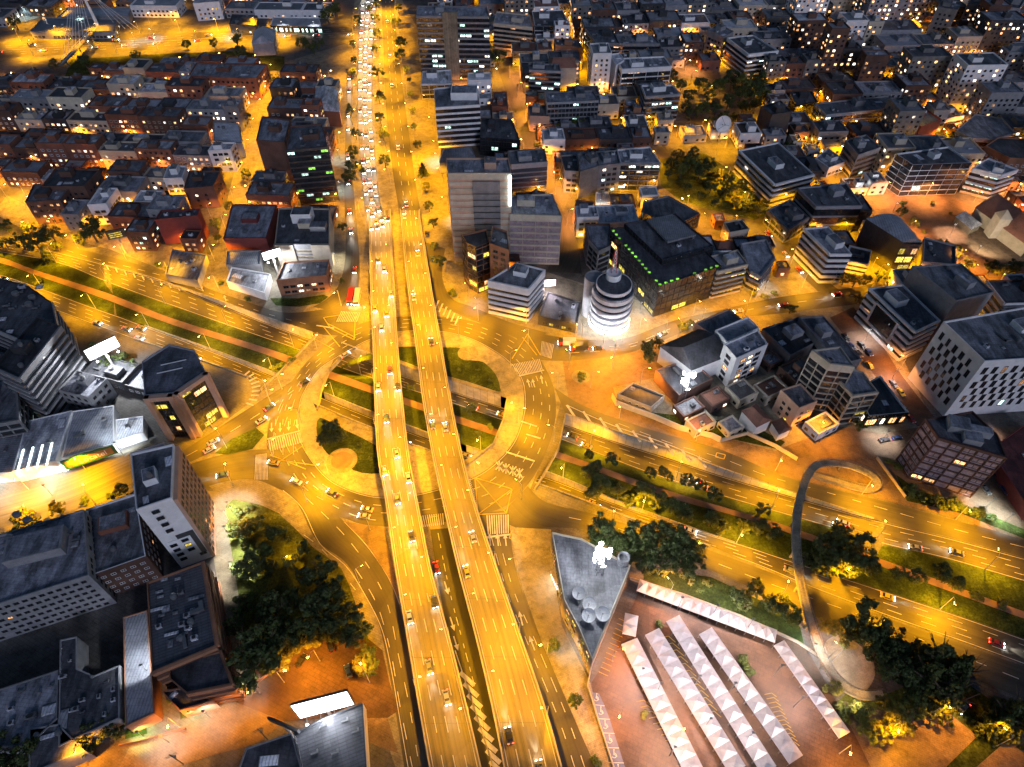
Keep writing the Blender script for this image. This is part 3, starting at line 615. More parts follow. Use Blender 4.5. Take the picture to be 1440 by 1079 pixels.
# --- viaduct: two decks on piers
def deck(label, edges, prof):
    L = smooth([G(a, v, interp(prof, v)) for v, a, b in edges], 6); R = smooth([G(b, v, interp(prof, v)) for v, a, b in edges], 6)
    L = resample(L, 60); R = resample(R, 60)
    for i in range(60):
        z = (L[i].z+R[i].z)/2; L[i].z = R[i].z = z
    root = empty('viaduct_deck', (L[30]+R[30])/2 * 1.0); root.location.z = 0; off = Vector((root.location.x, root.location.y, 0))
    Lo = [p-off for p in L]; Ro = [p-off for p in R]; dn = Vector((0,0,-1.1))
    ms = MB(); ms.strip(Lo, Ro)
    mb = MB(); mb.strip([p+dn for p in Ro], [p+dn for p in Lo]); mb.strip([p+dn for p in Lo], Lo); mb.strip(Ro, [p+dn for p in Ro]); mb.build('girder', M['concrete'], root)
    for S, T in ((Lo, Ro), (Ro, Lo)):
        mb = MB()
        for i in range(59):
            d0 = (T[i]-S[i]).normalized(); d1 = (T[i+1]-S[i+1]).normalized(); hh = Vector((0,0,.95))
            a0, a1 = S[i]-d0*.12, S[i+1]-d1*.12; b0, b1 = S[i]+d0*.28, S[i+1]+d1*.28; dz = Vector((0,0,-.4))
            mb.face([a0+hh,a1+hh,b1+hh,b0+hh]); mb.face([b0+hh,b1+hh,b1,b0]); mb.face([a1+hh,a0+hh,a0+dz,a1+dz])
        mb.build('parapet', M['parapet'], root)
    k0 = len(ms.f)
    for f in (.27,.5,.73): paint_line(ms, between(Lo,Ro,f,.03), .22, (4.5,5.5), True, 'own')
    for f in (.07,.93): paint_line(ms, between(Lo,Ro,f,.03), .18, None, True, 'own')
    for k in range(k0, len(ms.f)): ms.m[k] = 1
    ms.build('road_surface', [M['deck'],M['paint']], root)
    mb = MB()
    for i in range(0, 59, 4): paint_line(mb, [Lo[i].lerp(Ro[i],.04)+Vector((0,0,.02)), Lo[i].lerp(Ro[i],.96)+Vector((0,0,.02))], .18, None, True, 'own')
    mb.build('expansion_joint', M['metal_dark'], root)
    for i in range(6, 60, 6):
        if L[i].z < 3: continue
        c = (Lo[i]+Ro[i])/2
        if any(inpoly(c+off, h) for h in HOLES): zb = -7.5
        else: zb = 0
        mb = MB(); mb.box(-1.0,-1.1,zb,1.0,1.1,L[i].z-2.0); w = (R[i]-L[i]).length*.42; mb.box(-w,-.9,L[i].z-2.0,w,.9,L[i].z-1.15)
        mb.build('pier', M['concrete'], root, (c.x,c.y,0))
    # solid ramp walls where the deck comes down
    mb = MB()
    for S in (Lo, Ro):
        i0 = 0
        for i in range(59):
            if L[i].z < 4.2: mb.face([S[i],S[i+1],(S[i+1].x,S[i+1].y,0),(S[i].x,S[i].y,0)])
    mb.build('ramp_wall', M['concrete'], root)
    tag(root, label, 'viaduct', 'viaduct decks'); return L, R
ZV = [(298,.1),(330,.8),(400,4.2),(470,7.2),(1090,7.6)]
LL, LR = deck('western viaduct deck over the roundabout, towards camera traffic', [(296,520,549),(320,519.5,550),(340,520,551),(400,521,554),(480,524.5,559),(560,527,566),(640,531,575),(704,542,587),(800,556,606),(900,573,633),(1000,590,658),(1095,607,680)], ZV)
RL, RR = deck('eastern viaduct deck over the roundabout, away from camera traffic', [(296,563,590),(320,565,592),(340,567,596.5),(400,573,606),(480,584,620),(560,594,634),(640,608,650),(704,622,667),(800,644,699),(900,670,734),(1000,693,768),(1095,712,794)], ZV)
# ================================================================== BUILDINGS
FOOT = []           # footprints already built: (cx, cy, r, poly)
def sat_overlap(a, b):
    for P, Q in ((a, b), (b, a)):
        n = len(P)
        for i in range(n):
            ex, ey = P[(i+1)%n][0]-P[i][0], P[(i+1)%n][1]-P[i][1]; nx, ny = ey, -ex
            pa = [p[0]*nx+p[1]*ny for p in a]; pb = [p[0]*nx+p[1]*ny for p in b]
            if max(pa) <= min(pb)+.3*math.hypot(nx,ny) or max(pb) <= min(pa)+.3*math.hypot(nx,ny): return False
    return True
def register(poly):
    cx = sum(p[0] for p in poly)/len(poly); cy = sum(p[1] for p in poly)/len(poly)
    FOOT.append((cx, cy, max(math.hypot(p[0]-cx,p[1]-cy) for p in poly), [(p[0],p[1]) for p in poly]))
def hits(poly):
    cx = sum(p[0] for p in poly)/len(poly); cy = sum(p[1] for p in poly)/len(poly); r = max(math.hypot(p[0]-cx,p[1]-cy) for p in poly)
    for fx, fy, fr, fp in FOOT:
        if (fx-cx)**2+(fy-cy)**2 < (fr+r)**2 and sat_overlap(poly, fp): return True
    return False
# --- shared meshes
def win_mesh(name, glass, frame, sill=True):
    mb = MB(); t = .09; d = .10
    for x0,z0,x1,z1 in ((-.5,-.5,.5,-.5+t),(-.5,.5-t,.5,.5),(-.5,-.5+t,-.5+t*.8,.5-t),(.5-t*.8,-.5+t,.5,.5-t),(-.03,-.5+t,.03,.5-t)):
        mb.box(x0,-d,z0,x1,0,z1,1,bottom=True)
    mb.face([(-.5+t*.8,-.02,-.5+t),(.5-t*.8,-.02,-.5+t),(.5-t*.8,-.02,.5-t),(-.5+t*.8,-.02,.5-t)],0)
    return mb.mesh(name,[M[glass],M[frame]])
WM = {k: {f: win_mesh('window', g, f) for f in ('metal_dark','white','greyw','cream')} for k, g in (('dark','glass'),('warm','w_warm'),('white','w_white'),('cool','w_cool'),('yel','w_yel'),('dim','w_dim'),('blind','blind'),('green','w_green'))}
def boxmesh(name, mat, mat2=None):
    mb = MB(); mb.box(-.5,-.5,0,.5,.5,1,0); 
    if mat2: mb.box(-.46,-.46,.96,.46,.46,1.02,1)
    return mb.mesh(name,[M[mat]]+([M[mat2]] if mat2 else []))
def ac_mesh():
    mb = MB(); mb.box(-.5,-.35,.08,.5,.35,.85,0)
    for sx in (-.4,.4):
        for sy in (-.28,.28): mb.box(sx-.04,sy-.04,0,sx+.04,sy+.04,.1,0)
    mb.lathe([(.0,.87),(.26,.87),(.28,.93),(.3,.93),(.3,.85)],12,1); return mb.mesh('air_conditioner',[M['r_light'],M['metal_dark']])
def tank_mesh():
    mb = MB(); mb.lathe([(.5,0),(.53,.3),(.5,.32),(.53,.6),(.5,.62),(.48,.85),(.2,1.0),(0,1.02)],14); return mb.mesh('water_tank',[M['metal']])
def sky_mesh():
    mb = MB(); mb.box(-.5,-.5,0,.5,.5,.18,1); mb.idx([(-.46,-.46,.18),(.46,-.46,.18),(.46,.46,.18),(-.46,.46,.18),(0,-.3,.45),(0,.3,.45)],[(0,1,4),(1,2,5,4),(2,3,5),(3,0,4,5)],0)
    return mb.mesh('skylight',[M['r_white'],M['metal']])
def duct_mesh():
    mb = MB(); mb.box(-.5,-.12,.15,.5,.12,.45); mb.box(.3,-.12,.15,.54,.5,.45); mb.box(-.4,-.1,0,-.3,.1,.15); mb.box(.1,-.1,0,.2,.1,.15); return mb.mesh('duct',[M['metal']])
def dish_mesh():
    mb = MB(); n = 18; prof = [(0,0),(.2,.02),(.4,.08),(.5,.14)]
    mb.lathe(prof,n,0); mb.lathe([(.5,.14),(.4,.06),(.2,.0),(0,-.02)],n,0)
    for k in range(3):
        a = 2.1*k; mb.tube((.42*math.cos(a),.42*math.sin(a),.08),(0,0,.42),.012,n=4,m=1)
    mb.tube((0,0,.36),(0,0,.46),.035,n=6,m=1); return mb.mesh('dish',[M['white'],M['metal']])
SH = {'ac':ac_mesh(),'tank':tank_mesh(),'sky':sky_mesh(),'duct':duct_mesh(),'dish':dish_mesh()}
PH = {k: boxmesh('penthouse',k,r) for k, r in (('greyw','r_flat'),('white','r_flat'),('cream','r_light'),('brick','r_flat'),('brick2','r_flat'),('brick3','r_dark'),('darkw','r_dark'),('redw','r_flat'),('peach','r_flat'),('concrete','r_flat'),('concrete_dark','r_dark'))}
rnd = random.random; uni = random.uniform
def quadpt(P, a, b): return (P[0]*(1-a)+P[1]*a)*(1-b)+(P[3]*(1-a)+P[2]*a)*b
def clutter(root, P, z, n, wall, ph=True):
    """plant and huts standing on a roof (P: local corners)"""
    P = [Vector((p[0],p[1],z)) for p in P]; w = (P[1]-P[0]).length; d = (P[3]-P[0]).length
    rz = math.atan2((P[1]-P[0]).y, (P[1]-P[0]).x); used = []
    def place(a, b, r):
        for x, y, q in used:
            if abs(x-a)*w < (r+q) and abs(y-b)*d < (r+q): return False
        used.append((a,b,r)); return True
    if ph and min(w,d) > 8:
        sx, sy, sz = min(w*.4,uni(4,9)), min(d*.45,uni(4,7)), uni(2.4,3.6); a, b = uni(.3,.7), uni(.35,.7)
        place(a,b,max(sx,sy)/2); p = quadpt(P,a,b); q = put('penthouse', PH.get(wall,PH['greyw']), (p.x,p.y,z), rz, (sx,sy,sz), root)
        if rnd() < .6: put('water_tank', SH['tank'], (p.x+uni(-1,1),p.y+uni(-1,1),z+sz), 0, (1.7,1.7,1.6), root)
    for _ in range(n):
        a, b = uni(.1,.9), uni(.12,.88); k = random.choice(('ac','ac','sky','duct','sky','tank'))
        s = {'ac':uni(1.2,2.2),'sky':uni(1.4,3.0),'duct':uni(2.5,6),'tank':uni(1.3,2.0)}[k]
        if not place(a,b,s*.75): continue
        p = quadpt(P,a,b); nm = {'ac':'air_conditioner','sky':'skylight','duct':'duct','tank':'water_tank'}[k]
        sc = (s,s*(1.0 if k != 'sky' else uni(.4,1.6)),s*(.8 if k != 'duct' else .6)) if k != 'sky' else (s,s*uni(.5,2.2),1)
        put(nm, SH[k], (p.x,p.y,z), rz+(math.pi/2 if rnd()<.5 else 0), sc, root)
def pick(lit, warm):
    if rnd() > lit: return 'dark'
    r = rnd()
    if warm == 'cool': return 'cool' if r < .75 else 'white'
    if warm == 'green': return 'green' if r < .6 else 'cool'
    if warm == 'yel': return 'yel' if r < .7 else 'warm'
    if warm == 'blind': return 'blind' if r < .8 else 'warm'
    return 'warm' if r < .5 else 'white' if r < .72 else 'dim' if r < .9 else 'cool' if r < .96 else 'yel'
def visible_edges(P, c):
    out = []; n = len(P)
    for i in range(n):
        a, b = P[i], P[(i+1)%n]; d = b-a
        if d.length < 2: continue
        nn = Vector((d.y,-d.x,0)).normalized(); m = (a+b)/2+c
        tocam = Vector((-m.x, -m.y, 0)).normalized()
        if nn.dot(tocam) > .06: out.append((i, a, b, nn))
    return out
def facade(root, a, b, nn, h, st, base=0.0):
    """windows and bands on the wall from a to b (outward normal nn), as parts of the building"""
    L = (b-a).length; dx = (b-a).normalized(); rz = math.atan2(dx.y, dx.x); fh = st.get('fh',3.2); k = st['k']; nf = max(1,int((h-base-.9-st.get('g',0))/fh)); fr = st.get('frame','metal_dark')
    z0 = base+st.get('g',0); cnt = 0
    if k == 'punch':
        ww, wh, sp = st.get('ww',1.6), st.get('wh',1.5), st.get('sp',3.3); nc = max(1,int((L-1.0)/sp)); m = (L-nc*sp)/2
        while nf*nc > 90: sp *= 1.15; ww *= 1.1; nc = max(1,int((L-1.0)/sp)); m = (L-nc*sp)/2
        rowlit = [rnd() for _ in range(nf)]
        for f in range(nf):
            for c in range(nc):
                if rnd() < st.get('skip',.04): continue
                p = a+dx*(m+sp*(c+.5)); kk = pick(st.get('lit',.15), st.get('warm'))
                put('window', WM[kk][fr], (p.x,p.y,z0+fh*(f+.55)), rz, (ww,1,wh), root)
    elif k == 'band':      # proud slab bands, glass between, some lit bays
        bh = st.get('bh',1.2); o = st.get('out',.45)
        for f in range(nf+1):
            z = z0+fh*f; mb = MB(); q = nn*o; e = dx*.0
            if f == nf: bh = max(.6, h-z)
            A0, B0 = a-nn*.05, b-nn*.05; A1, B1 = a+q, b+q
            mb.idx([(A0.x,A0.y,z),(B0.x,B0.y,z),(B1.x,B1.y,z),(A1.x,A1.y,z),(A0.x,A0.y,z+bh),(B0.x,B0.y,z+bh),(B1.x,B1.y,z+bh),(A1.x,A1.y,z+bh)],[(3,2,6,7),(4,7,6,5),(0,1,2,3),(0,3,7,4),(1,5,6,2)],0)
            mb.build('floor_band', M[st.get('band','white')], root)
        bay = st.get('bay',4.0); nb = max(1,int(L/bay)); 
        for f in range(nf):
            run = 0
            for c in range(nb):
                if run: run -= 1
                lit = rnd() < st.get('lit',.12) or run
                if not lit: continue
                if not run and rnd() < .3: run = random.randint(1,3)
                p = a+dx*(L/nb*(c+.5)); kk = pick(1, st.get('warm')); 
                put('window', WM[kk]['metal_dark'], (p.x,p.y,z0+fh*f+bh+(fh-bh)/2), rz, (L/nb*.92,1,(fh-bh)*.96), root)
        if st.get('mull'):
            mb = MB(); s = st['mull']; n = max(1,int(L/s))
            for c in range(n+1):
                p = a+dx*(L*c/n)+nn*(st.get('out',.45)*.6); mb.bar((p.x,p.y,base),(p.x,p.y,h),.22,.5)
            mb.build('mullion_frame', M[st.get('mcol', st.get('band','white'))], root)
    elif k == 'glass':
        mb = MB(); s = st.get('mull',1.6); n = max(1,int(L/s))
        for c in range(n+1):
            p = a+dx*(L*c/n)+nn*.06; mb.bar((p.x,p.y,base),(p.x,p.y,h-.3),.10,.14)
        for f in range(nf+1):
            z = z0+fh*f; mb.bar(a+nn*.09+Vector((0,0,z)), b+nn*.09+Vector((0,0,z)), .22,.3)
        mb.build('mullion_frame', M[st.get('mcol','metal_dark')], root)
        for f in range(nf):
            c = 0
            while c < n:
                if rnd() < st.get('lit',.1):
                    r = random.randint(1,3); r = min(r, n-c); p = a+dx*(L*(c+r/2)/n)
                    put('window', WM[pick(1,st.get('warm'))]['metal_dark'], (p.x,p.y,z0+fh*(f+.5)), rz, (L/n*r*.94,.3,fh*.8), root); c += r
                c += 1
    elif k == 'checker':
        pw = st.get('pw',4.2); n = max(1,int(L/pw)); pw = L/n
        for f in range(nf):
            for c in range(n):
                if (c+f*2) % 3 == 0 and st.get('open',True): pass
                off = .22 if f%2 else -.22
                x0 = pw*(c+.5+off); 
                if x0 < pw*.45 or x0 > L-pw*.45: continue
                p = a+dx*x0; kk = 'cool' if rnd() < .02 else ('dim' if rnd() < .02 else 'dark')
                put('window', WM[kk]['metal_dark'], (p.x,p.y,z0+fh*(f+.5)), rz, (pw*(.36+.14*rnd()),1,fh*.93), root)
WALLCOL = {}
def building(label, cat, roof, h, wall='greyw', rf='r_flat', st=None, sts=None, name=None, ph=True, clut=None, parapet=.9, group=None, reg=True, base=0.0, world=False, hip=False, trim=None):
    """roof: photo corners of the roof (counter-clockwise from the near left), traced at height h; h=(i,v): foot of corner i seen at row v"""
    if not world:
        if isinstance(h, tuple): h = solve_h(roof[h[0]], h[1])
        P = [G(u,v,h) for u,v in roof]
    else: P = [Vector((p[0],p[1],0)) for p in roof]
    if len(P) == 3: P.append(P[0]+P[2]-P[1])
    ar = sum(P[i].x*P[(i+1)%len(P)].y-P[(i+1)%len(P)].x*P[i].y for i in range(len(P)))
    if ar < 0: P = [P[0]]+P[1:][::-1]
    c = sum(P, Vector())/len(P); c.z = base; 
    if reg: register(P)
    name = name or cat.replace(' ','_').replace('-','_')
    root = empty(name, c); P = [Vector((p.x-c.x,p.y-c.y,0)) for p in P]; H0 = h-base
    tag(root, label, cat, group)
    n = len(P)
    # walls
    mb = MB(); glassy = st and st['k'] in ('band','glass')
    for i in range(n):
        a, b = P[i], P[(i+1)%n]; mb.face([(a.x,a.y,0),(b.x,b.y,0),(b.x,b.y,H0-(0 if hip else .0)),(a.x,a.y,H0)])
    mb.build('wall', M[st.get('wall','glass')] if glassy else M[wall], root)
    # roof with parapet
    t = .35; ins = []
    for i in range(n):
        a, b, d = P[i-1], P[i], P[(i+1)%n]; e1 = (b-a).normalized(); e2 = (d-b).normalized()
        n1 = Vector((-e1.y,e1.x,0)); n2 = Vector((-e2.y,e2.x,0)); m = (n1+n2); m = m/max(.3,m.dot(n1)); ins.append(b+m*t)
    if hip:
        mb = MB(); ch = sum(P, Vector())/n
        if n == 4:
            l1 = (P[1]-P[0]).length; l2 = (P[2]-P[1]).length; hh = min(l1,l2)*.28
            if l1 > l2: r0 = (P[0]+P[3])/2*.75+ch*.25; r1 = (P[1]+P[2])/2*.75+ch*.25; fs = [(0,1,5,4),(1,2,5),(2,3,4,5),(3,0,4)]
            else: r0 = (P[0]+P[1])/2*.75+ch*.25; r1 = (P[3]+P[2])/2*.75+ch*.25; fs = [(0,1,4),(1,2,5,4),(2,3,5),(3,0,4,5)]
            ov = [p+(p-ch).normalized()*.5 for p in P]
            mb.idx([(p.x,p.y,H0) for p in ov]+[(r0.x,r0.y,H0+hh),(r1.x,r1.y,H0+hh)], fs)
            mb.idx([(p.x,p.y,H0-.15) for p in ov]+[(p.x,p.y,H0) for p in ov],[(i,(i+1)%4,4+(i+1)%4,4+i) for i in range(4)])
        rr = mb.build('roof', M[rf], root)
        return root, P, H0
    mb = MB(); mb.face([(p.x,p.y,H0-parapet) for p in ins]); mb.build('roof', M[rf], root)
    mb = MB()
    for i in range(n):
        a, b, ia, ib = P[i], P[(i+1)%n], ins[i], ins[(i+1)%n]
        mb.face([(a.x,a.y,H0),(b.x,b.y,H0),(ib.x,ib.y,H0),(ia.x,ia.y,H0)]); mb.face([(ia.x,ia.y,H0),(ib.x,ib.y,H0),(ib.x,ib.y,H0-parapet),(ia.x,ia.y,H0-parapet)])
    mb.build('parapet', M[trim or (wall if wall in PH else 'greyw')], root)
    area = (P[1]-P[0]).length*(P[2]-P[1]).length
    if n == 4:
        clutter(root, ins, H0-parapet, clut if clut is not None else min(9,int(area/45)+1), wall, ph)
    for i, a, b, nn in visible_edges(P, c):
        s = (sts or {}).get(i, st)
        if s: facade(root, a, b, nn, H0, s)
    return root, P, H0
# facade styles
S = {
 'res': dict(k='punch',lit=.30), 'resd': dict(k='punch',lit=.14), 'resw': dict(k='punch',lit=.16,frame='white'),
 'off': dict(k='punch',lit=.1,warm='cool',ww=2.2,sp=3.0,wh=1.7),
 'offd': dict(k='punch',lit=.03,ww=2.4,sp=3.1,wh=1.6), 'small': dict(k='punch',lit=.05,ww=1.2,wh=1.2,sp=3.0,frame='white'),
 'band': dict(k='band',lit=.05,warm='cool'), 'bandd': dict(k='band',lit=.03,band='greyw',bh=.9), 'bandc': dict(k='band',lit=.05,band='cream'),
 'glass': dict(k='glass',lit=.05,warm='cool'), 'gwarm': dict(k='glass',lit=.35), 'grid': dict(k='band',lit=.06,bh=.7,mull=4.0,band='greyw',warm='cool'),
 'gridw': dict(k='band',lit=.06,bh=.6,mull=5.0,band='white'),
}
def ST(base, **k): d = dict(S[base]); d.update(k); return d
def B(*a, **k): return building(*a, **k)
# ---------------- east side of the avenue
r,P,h = B('tall striped office tower with concrete centre strip beside the avenue','tower',[(585,22),(688,23),(684,9),(586,8)],(0,111),'greyw','r_flat',ST('band',lit=.16,band='greyw',bh=1.1,fh=3.4),clut=8)
a, b = P[0], P[1]; d = (b-a).normalized(); nn = Vector((d.y,-d.x,0)); c0 = a.lerp(b,.36); c1 = a.lerp(b,.56)
mb = MB(); mb.prism([c0-nn*.2,c0+nn*1.2,c1+nn*1.2,c1-nn*.2][::1],0,h+2.5); mb.build('concrete_strip', M['concrete'], r)
r,P,h = B('white banded office block with railed rooftop plant room','office block',[(612,151),(675,147),(671,118),(610,124)],(0,208),'white','r_flat',ST('band',lit=.03,bh=1.15,fh=3.5),ph=False,clut=3)
c = quadpt(P,.68,.5); q = put('penthouse', PH['white'], (c.x,c.y,h-.9), 0, (16,10,4.5), r)
B('low black flat roofed podium beside the white banded office block','podium',[(675,193),(731,197),(720,168),(676,166)],(0,218),'darkw','r_dark',S['glass'],clut=4)
B('small grey gabled hall between the banded block and the slate tower','hall',[(618,228),(668,222),(662,207),(622,209)],(0,244),'greyw','r_metal',None,hip=True)
B('white latticed low block at the foot of the striped tower','office',[(592,118),(636,117),(634,98),(594,100)],(0,140),'white','r_light',S['gridw'])
r,P,h = B('tall cream and slate tower with blue sign panel on its edge','tower',[(630,243),(719,243),(715,222),(627,222)],(0,368),'peach','r_flat',None,clut=7,sts={0:ST('band',lit=.06,band='cream',bh=2.0,fh=3.4,wall='blind',warm='blind'),3:ST('band',lit=.05,band='greyw',bh=1.2,fh=3.4)})
a, b = P[0], P[1]; d = (b-a).normalized(); nn = Vector((d.y,-d.x,0))
mb = MB(); c0, c1 = a.lerp(b,.38)+nn*.2, a.lerp(b,.82)+nn*.2; mb.prism([c0,c0+nn*.9,c1+nn*.9,c1],0,h-4)
mb.build('slate_bay', M['greyw'], r)
mb = MB()
for k in range(int((h-8)/3.4)): z=3+3.4*k; mb.idx([(c0.x+nn.x*1.3,c0.y+nn.y*1.3,z),(c1.x+nn.x*1.3,c1.y+nn.y*1.3,z),(c1.x+nn.x*1.3,c1.y+nn.y*1.3,z+.5),(c0.x+nn.x*1.3,c0.y+nn.y*1.3,z+.5)],[(0,1,2,3)])
mb.build('slate_ribs', M['metal_dark'], r)
c0, c1 = a.lerp(b,.955)+nn*.6, a.lerp(b,1.0)+nn*.6
mb = MB(); mb.prism([c0,c0+nn*.5,c1+nn*.5,c1],h-17,h-1); mb.build('sign_panel', M['shopc'], r)
B('slate grey banded block behind the cream tower','office block',[(719,231),(770,227),(766,208),(715,212)],(1,274),'greyw','r_flat',ST('band',lit=.02,band='greyw',bh=.7,fh=3.0,wall='glassb'))
B('cream gridded tower with blinds right of the cream and slate tower','tower',[(717,301),(790,303),(777,272),(717,275)],(1,372),'cream','r_flat',ST('band',lit=.5,band='cream',bh=1.0,fh=3.7,mull=5.5,wall='blind',warm='blind'),clut=6)
r,P,h = B('brown brick curved office block with black roof by the avenue','office block',[(649,330),(656,341),(669,348),(688,341),(684,322)],(2,413),'brick2','r_dark',ST('glass',lit=.08,warm='yel',fh=3.3,mull=2.5,mcol='brick2'),trim='brick2')
B('brown brick stair tower attached behind the curved brick block','stair tower',[(688,342),(716,352),(713,325),(693,318)],(0,415),'brick2','r_dark',ST('offd',sp=4),ph=False,clut=2)
B('white striped six storey block with stepped roof beside the round tower','office block',[(686,394),(743,406),(766,379),(727,369)],(1,452),'white','r_flat',ST('band',lit=.02,bh=1.6,fh=3.2,band='white'),clut=2)
B('low dark annex with lit fascia frame facing the ring','annex',[(757,444),(812,457),(817,425),(770,410)],5.5,'darkw','r_dark',ST('off',lit=.3,warm='yel'),clut=4,ph=False)
B('brown glass block behind the round tower on the corner','office',[(829,337),(842,352),(858,345),(858,314),(824,315)],(0,372),'brick3','r_flat',S['grid'],ph=False)
# round tower
def round_tower():
    c = G(856,452); root = empty('round_tower', c); tag(root,'round white banded tower glowing at its foot','tower'); R = 9.3; hb = 20
    FOOT.append((c.x,c.y,R+1,[(c.x-9,c.y-9),(c.x+9,c.y-9),(c.x+9,c.y+9),(c.x-9,c.y+9)]))
    mb = MB(); mb.lathe([(R-.7,0),(R-.7,hb)],40); mb.build('glass_drum', M['glass'], root, smooth=True)
    for k in range(5):
        z = 3.0+k*3.6; mb = MB(); mb.lathe([(R-.7,z),(R,z),(R,z+2.0),(R-.7,z+2.0)],40); mb.build('floor_band', M['white'], root)
    mb = MB(); mb.lathe([(R,hb-.6),(R,hb+.5),(R-.5,hb+.5),(R-.5,hb-.1),(0,hb-.1)],40); mb.build('terrace', M['r_flat'], root)
    mb = MB(); mb.lathe([(R-1.7,hb-.1),(R-1.7,hb+1.6)],36,0); mb.lathe([(R-1.7,hb+1.6),(R-1.3,hb+1.6),(R-1.3,hb+3.2),(R-1.7,hb+3.2)],36,1); mb.lathe([(R-1.7,hb+2.9),(0,hb+2.9)],36,2)
    mb.build('upper_storey', [M['glass'],M['white'],M['r_dark']], root)
    mb = MB(); mb.lathe([(3.4,hb+2.9),(3.4,hb+6),(3.1,hb+6),(3.1,hb+5.2),(0,hb+5.2)],28,0,(0,4)); mb.build('roof_drum', M['white'], root)
    mb = MB(); mb.lathe([(4.5,0),(4.5,hb+2),(4.1,hb+2),(4.1,hb+1.3),(0,hb+1.3)],24,0,(-8,6)); mb.build('stair_drum', M['greyw'], root)
    m = MB(); x, y = 0, 5.5
    for s in (-1,1):
        for q in (-1,1): m.bar((x+s*1.1,y+q*1.1,hb+5),(x+s*.4,y+q*.4,hb+18),.22)
    for k in range(7):
        z0 = hb+5+k*1.8; r0 = 1.1-.1*k; r1 = r0-.1
        m.bar((x-r0,y-r0,z0),(x+r1,y-r1,z0+1.8),.14,m=1); m.bar((x+r0,y-r0,z0),(x-r1,y-r1,z0+1.8),.14,m=1)
        for q in ((-r0,-r0,r0,-r0),(r0,-r0,r0,r0),(-r0,r0,r0,r0),(-r0,-r0,-r0,r0)): m.bar((x+q[0],y+q[1],z0),(x+q[2],y+q[3],z0),.12,m=1)
    m.build('lattice_mast', [M['red'],M['white']], root)
    mb = MB(); mb.lathe([(R+.3,0),(R+.3,2.4)],40); mb.build('lit_foyer', M['shop'], root)
round_tower()
# big glass building with green terrace lights
r,P,h = B('large dark glass office podium with planted green lit terrace','office block',[(857,322),(927,403),(1015,374),(946,309)],(1,446),'darkw','r_dark',ST('glass',lit=.10,mull=3.0,fh=3.6,mcol='metal_dark',warm='yel'),ph=False,clut=0)
lm = MB(); 
for A, Bp in ((P[0],P[1]),(P[1],P[2])):
    d = (Bp-A); nn = Vector((-d.y,d.x,0)).normalized(); n = int(d.length/3)
    for k in range(n):
        if rnd() < .75:
            p = A.lerp(Bp,(k+.5)/n)+nn*1.4; put('terrace_light', boxmesh('terrace_light','w_green') if k == 0 else D.meshes['terrace_light'], (p.x,p.y,h-.85), 0, (1.2,.8,.5), r)
r2,P2,h2 = B('upper glass storeys of the green lit office, pale slab on its roof','office block',[(878,314),(932,366),(1004,346),(950,300)],(1,414),'darkw','r_dark',ST('glass',lit=.08,mull=2.5,fh=3.6,warm='green'),ph=False,clut=5,reg=False)
mb = MB(); Q = [quadpt(P2,a,b) for a,b in ((.12,.25),(.62,.22),(.9,.75),(.4,.9))]; Q=[quadpt(P2,.1,.35),quadpt(P2,.72,.3),quadpt(P2,.72,.85),quadpt(P2,.1,.85)]
mb.prism([(q.x,q.y) for q in Q],h2+1.2,h2+2.2); mb.build('roof_slab', M['r_white'], r2)
B('cream balconied block with yellow lit floors beside the green lit office','apartment block',[(1010,381),(1052,371),(1037,351),(998,360)],(0,420),'cream','r_flat',ST('band',lit=.55,band='cream',warm='yel',fh=3.0,bh=1.0),clut=3)
B('bay windowed slate block at the corner of the side street','office block',[(1055,380),(1070,388),(1090,362),(1078,336),(1042,342)],(1,414),'greyw','r_flat',ST('band',lit=.1,band='greyw',warm='warm'))
B('small flat roofed pavilion behind the bay windowed block','pavilion',[(1026,327),(1054,322),(1043,308),(1018,312)],9,'cream','r_dark',S['small'],clut=1,ph=False)
# corner complex east of the ring
B('steep metal roofed wing of the white corner complex','office wing',[(977,454),(1004,473),(1043,449),(1025,434)],12,'peach','r_flat',None,ph=False,clut=0)
B('pitched metal roofed hall of the white corner complex','hall',[(1006,464),(1023,481),(1068,461),(1052,445)],15,'white','r_metal2',S['small'],ph=False,clut=1)
B('white office wing with lit windows and roof terrace','office wing',[(1018,484),(1036,504),(1080,484),(1066,463)],(1,545),'white','r_flat',ST('punch' if 0 else 'off',lit=.4,warm='warm',ww=3,sp=4,wh=2.0),clut=4,ph=False)
B('dark slate roofed villa with white dormers below the metal hall','villa',[(929,487),(973,520),(1030,498),(985,462)],10,'white','r_dark',S['small'],ph=False,clut=4,hip=True)
B('brown walled villa annex behind the floodlight mast','annex',[(922,520),(955,556),(1003,532),(970,505)],7,'brick3','r_dark',None,ph=False,clut=2)
B('low dark roofed garden house with white dormer beside the yellow wall','house',[(868,554),(916,573),(935,556),(890,538)],4,'cream','r_dark',S['small'],ph=False,clut=2)
B('red tiled white house nearest the bollard verge','house',[(1044,578),(1064,600),(1084,590),(1063,569)],7,'white','r_tile',S['small'],hip=True)
B('red tiled white annex right of the white house','house',[(1086,594),(1096,610),(1112,603),(1100,588)],5,'white','r_tile',S['small'],hip=True)
B('sandy four storey block with grey roof next to the fin building','apartment block',[(1098,548),(1124,574),(1150,564),(1126,539)],(1,602),'peach','r_light',ST('res',lit=.12,warm='yel'),clut=2,ph=False)
B('tall stone finned office volume, rear one of two','office block',[(1143,492),(1168,511),(1202,515),(1182,487)],(0,556),'cream','r_flat',ST('band',lit=.05,band='cream',bh=.5,mull=3.6,fh=3.4),clut=2,ph=False)
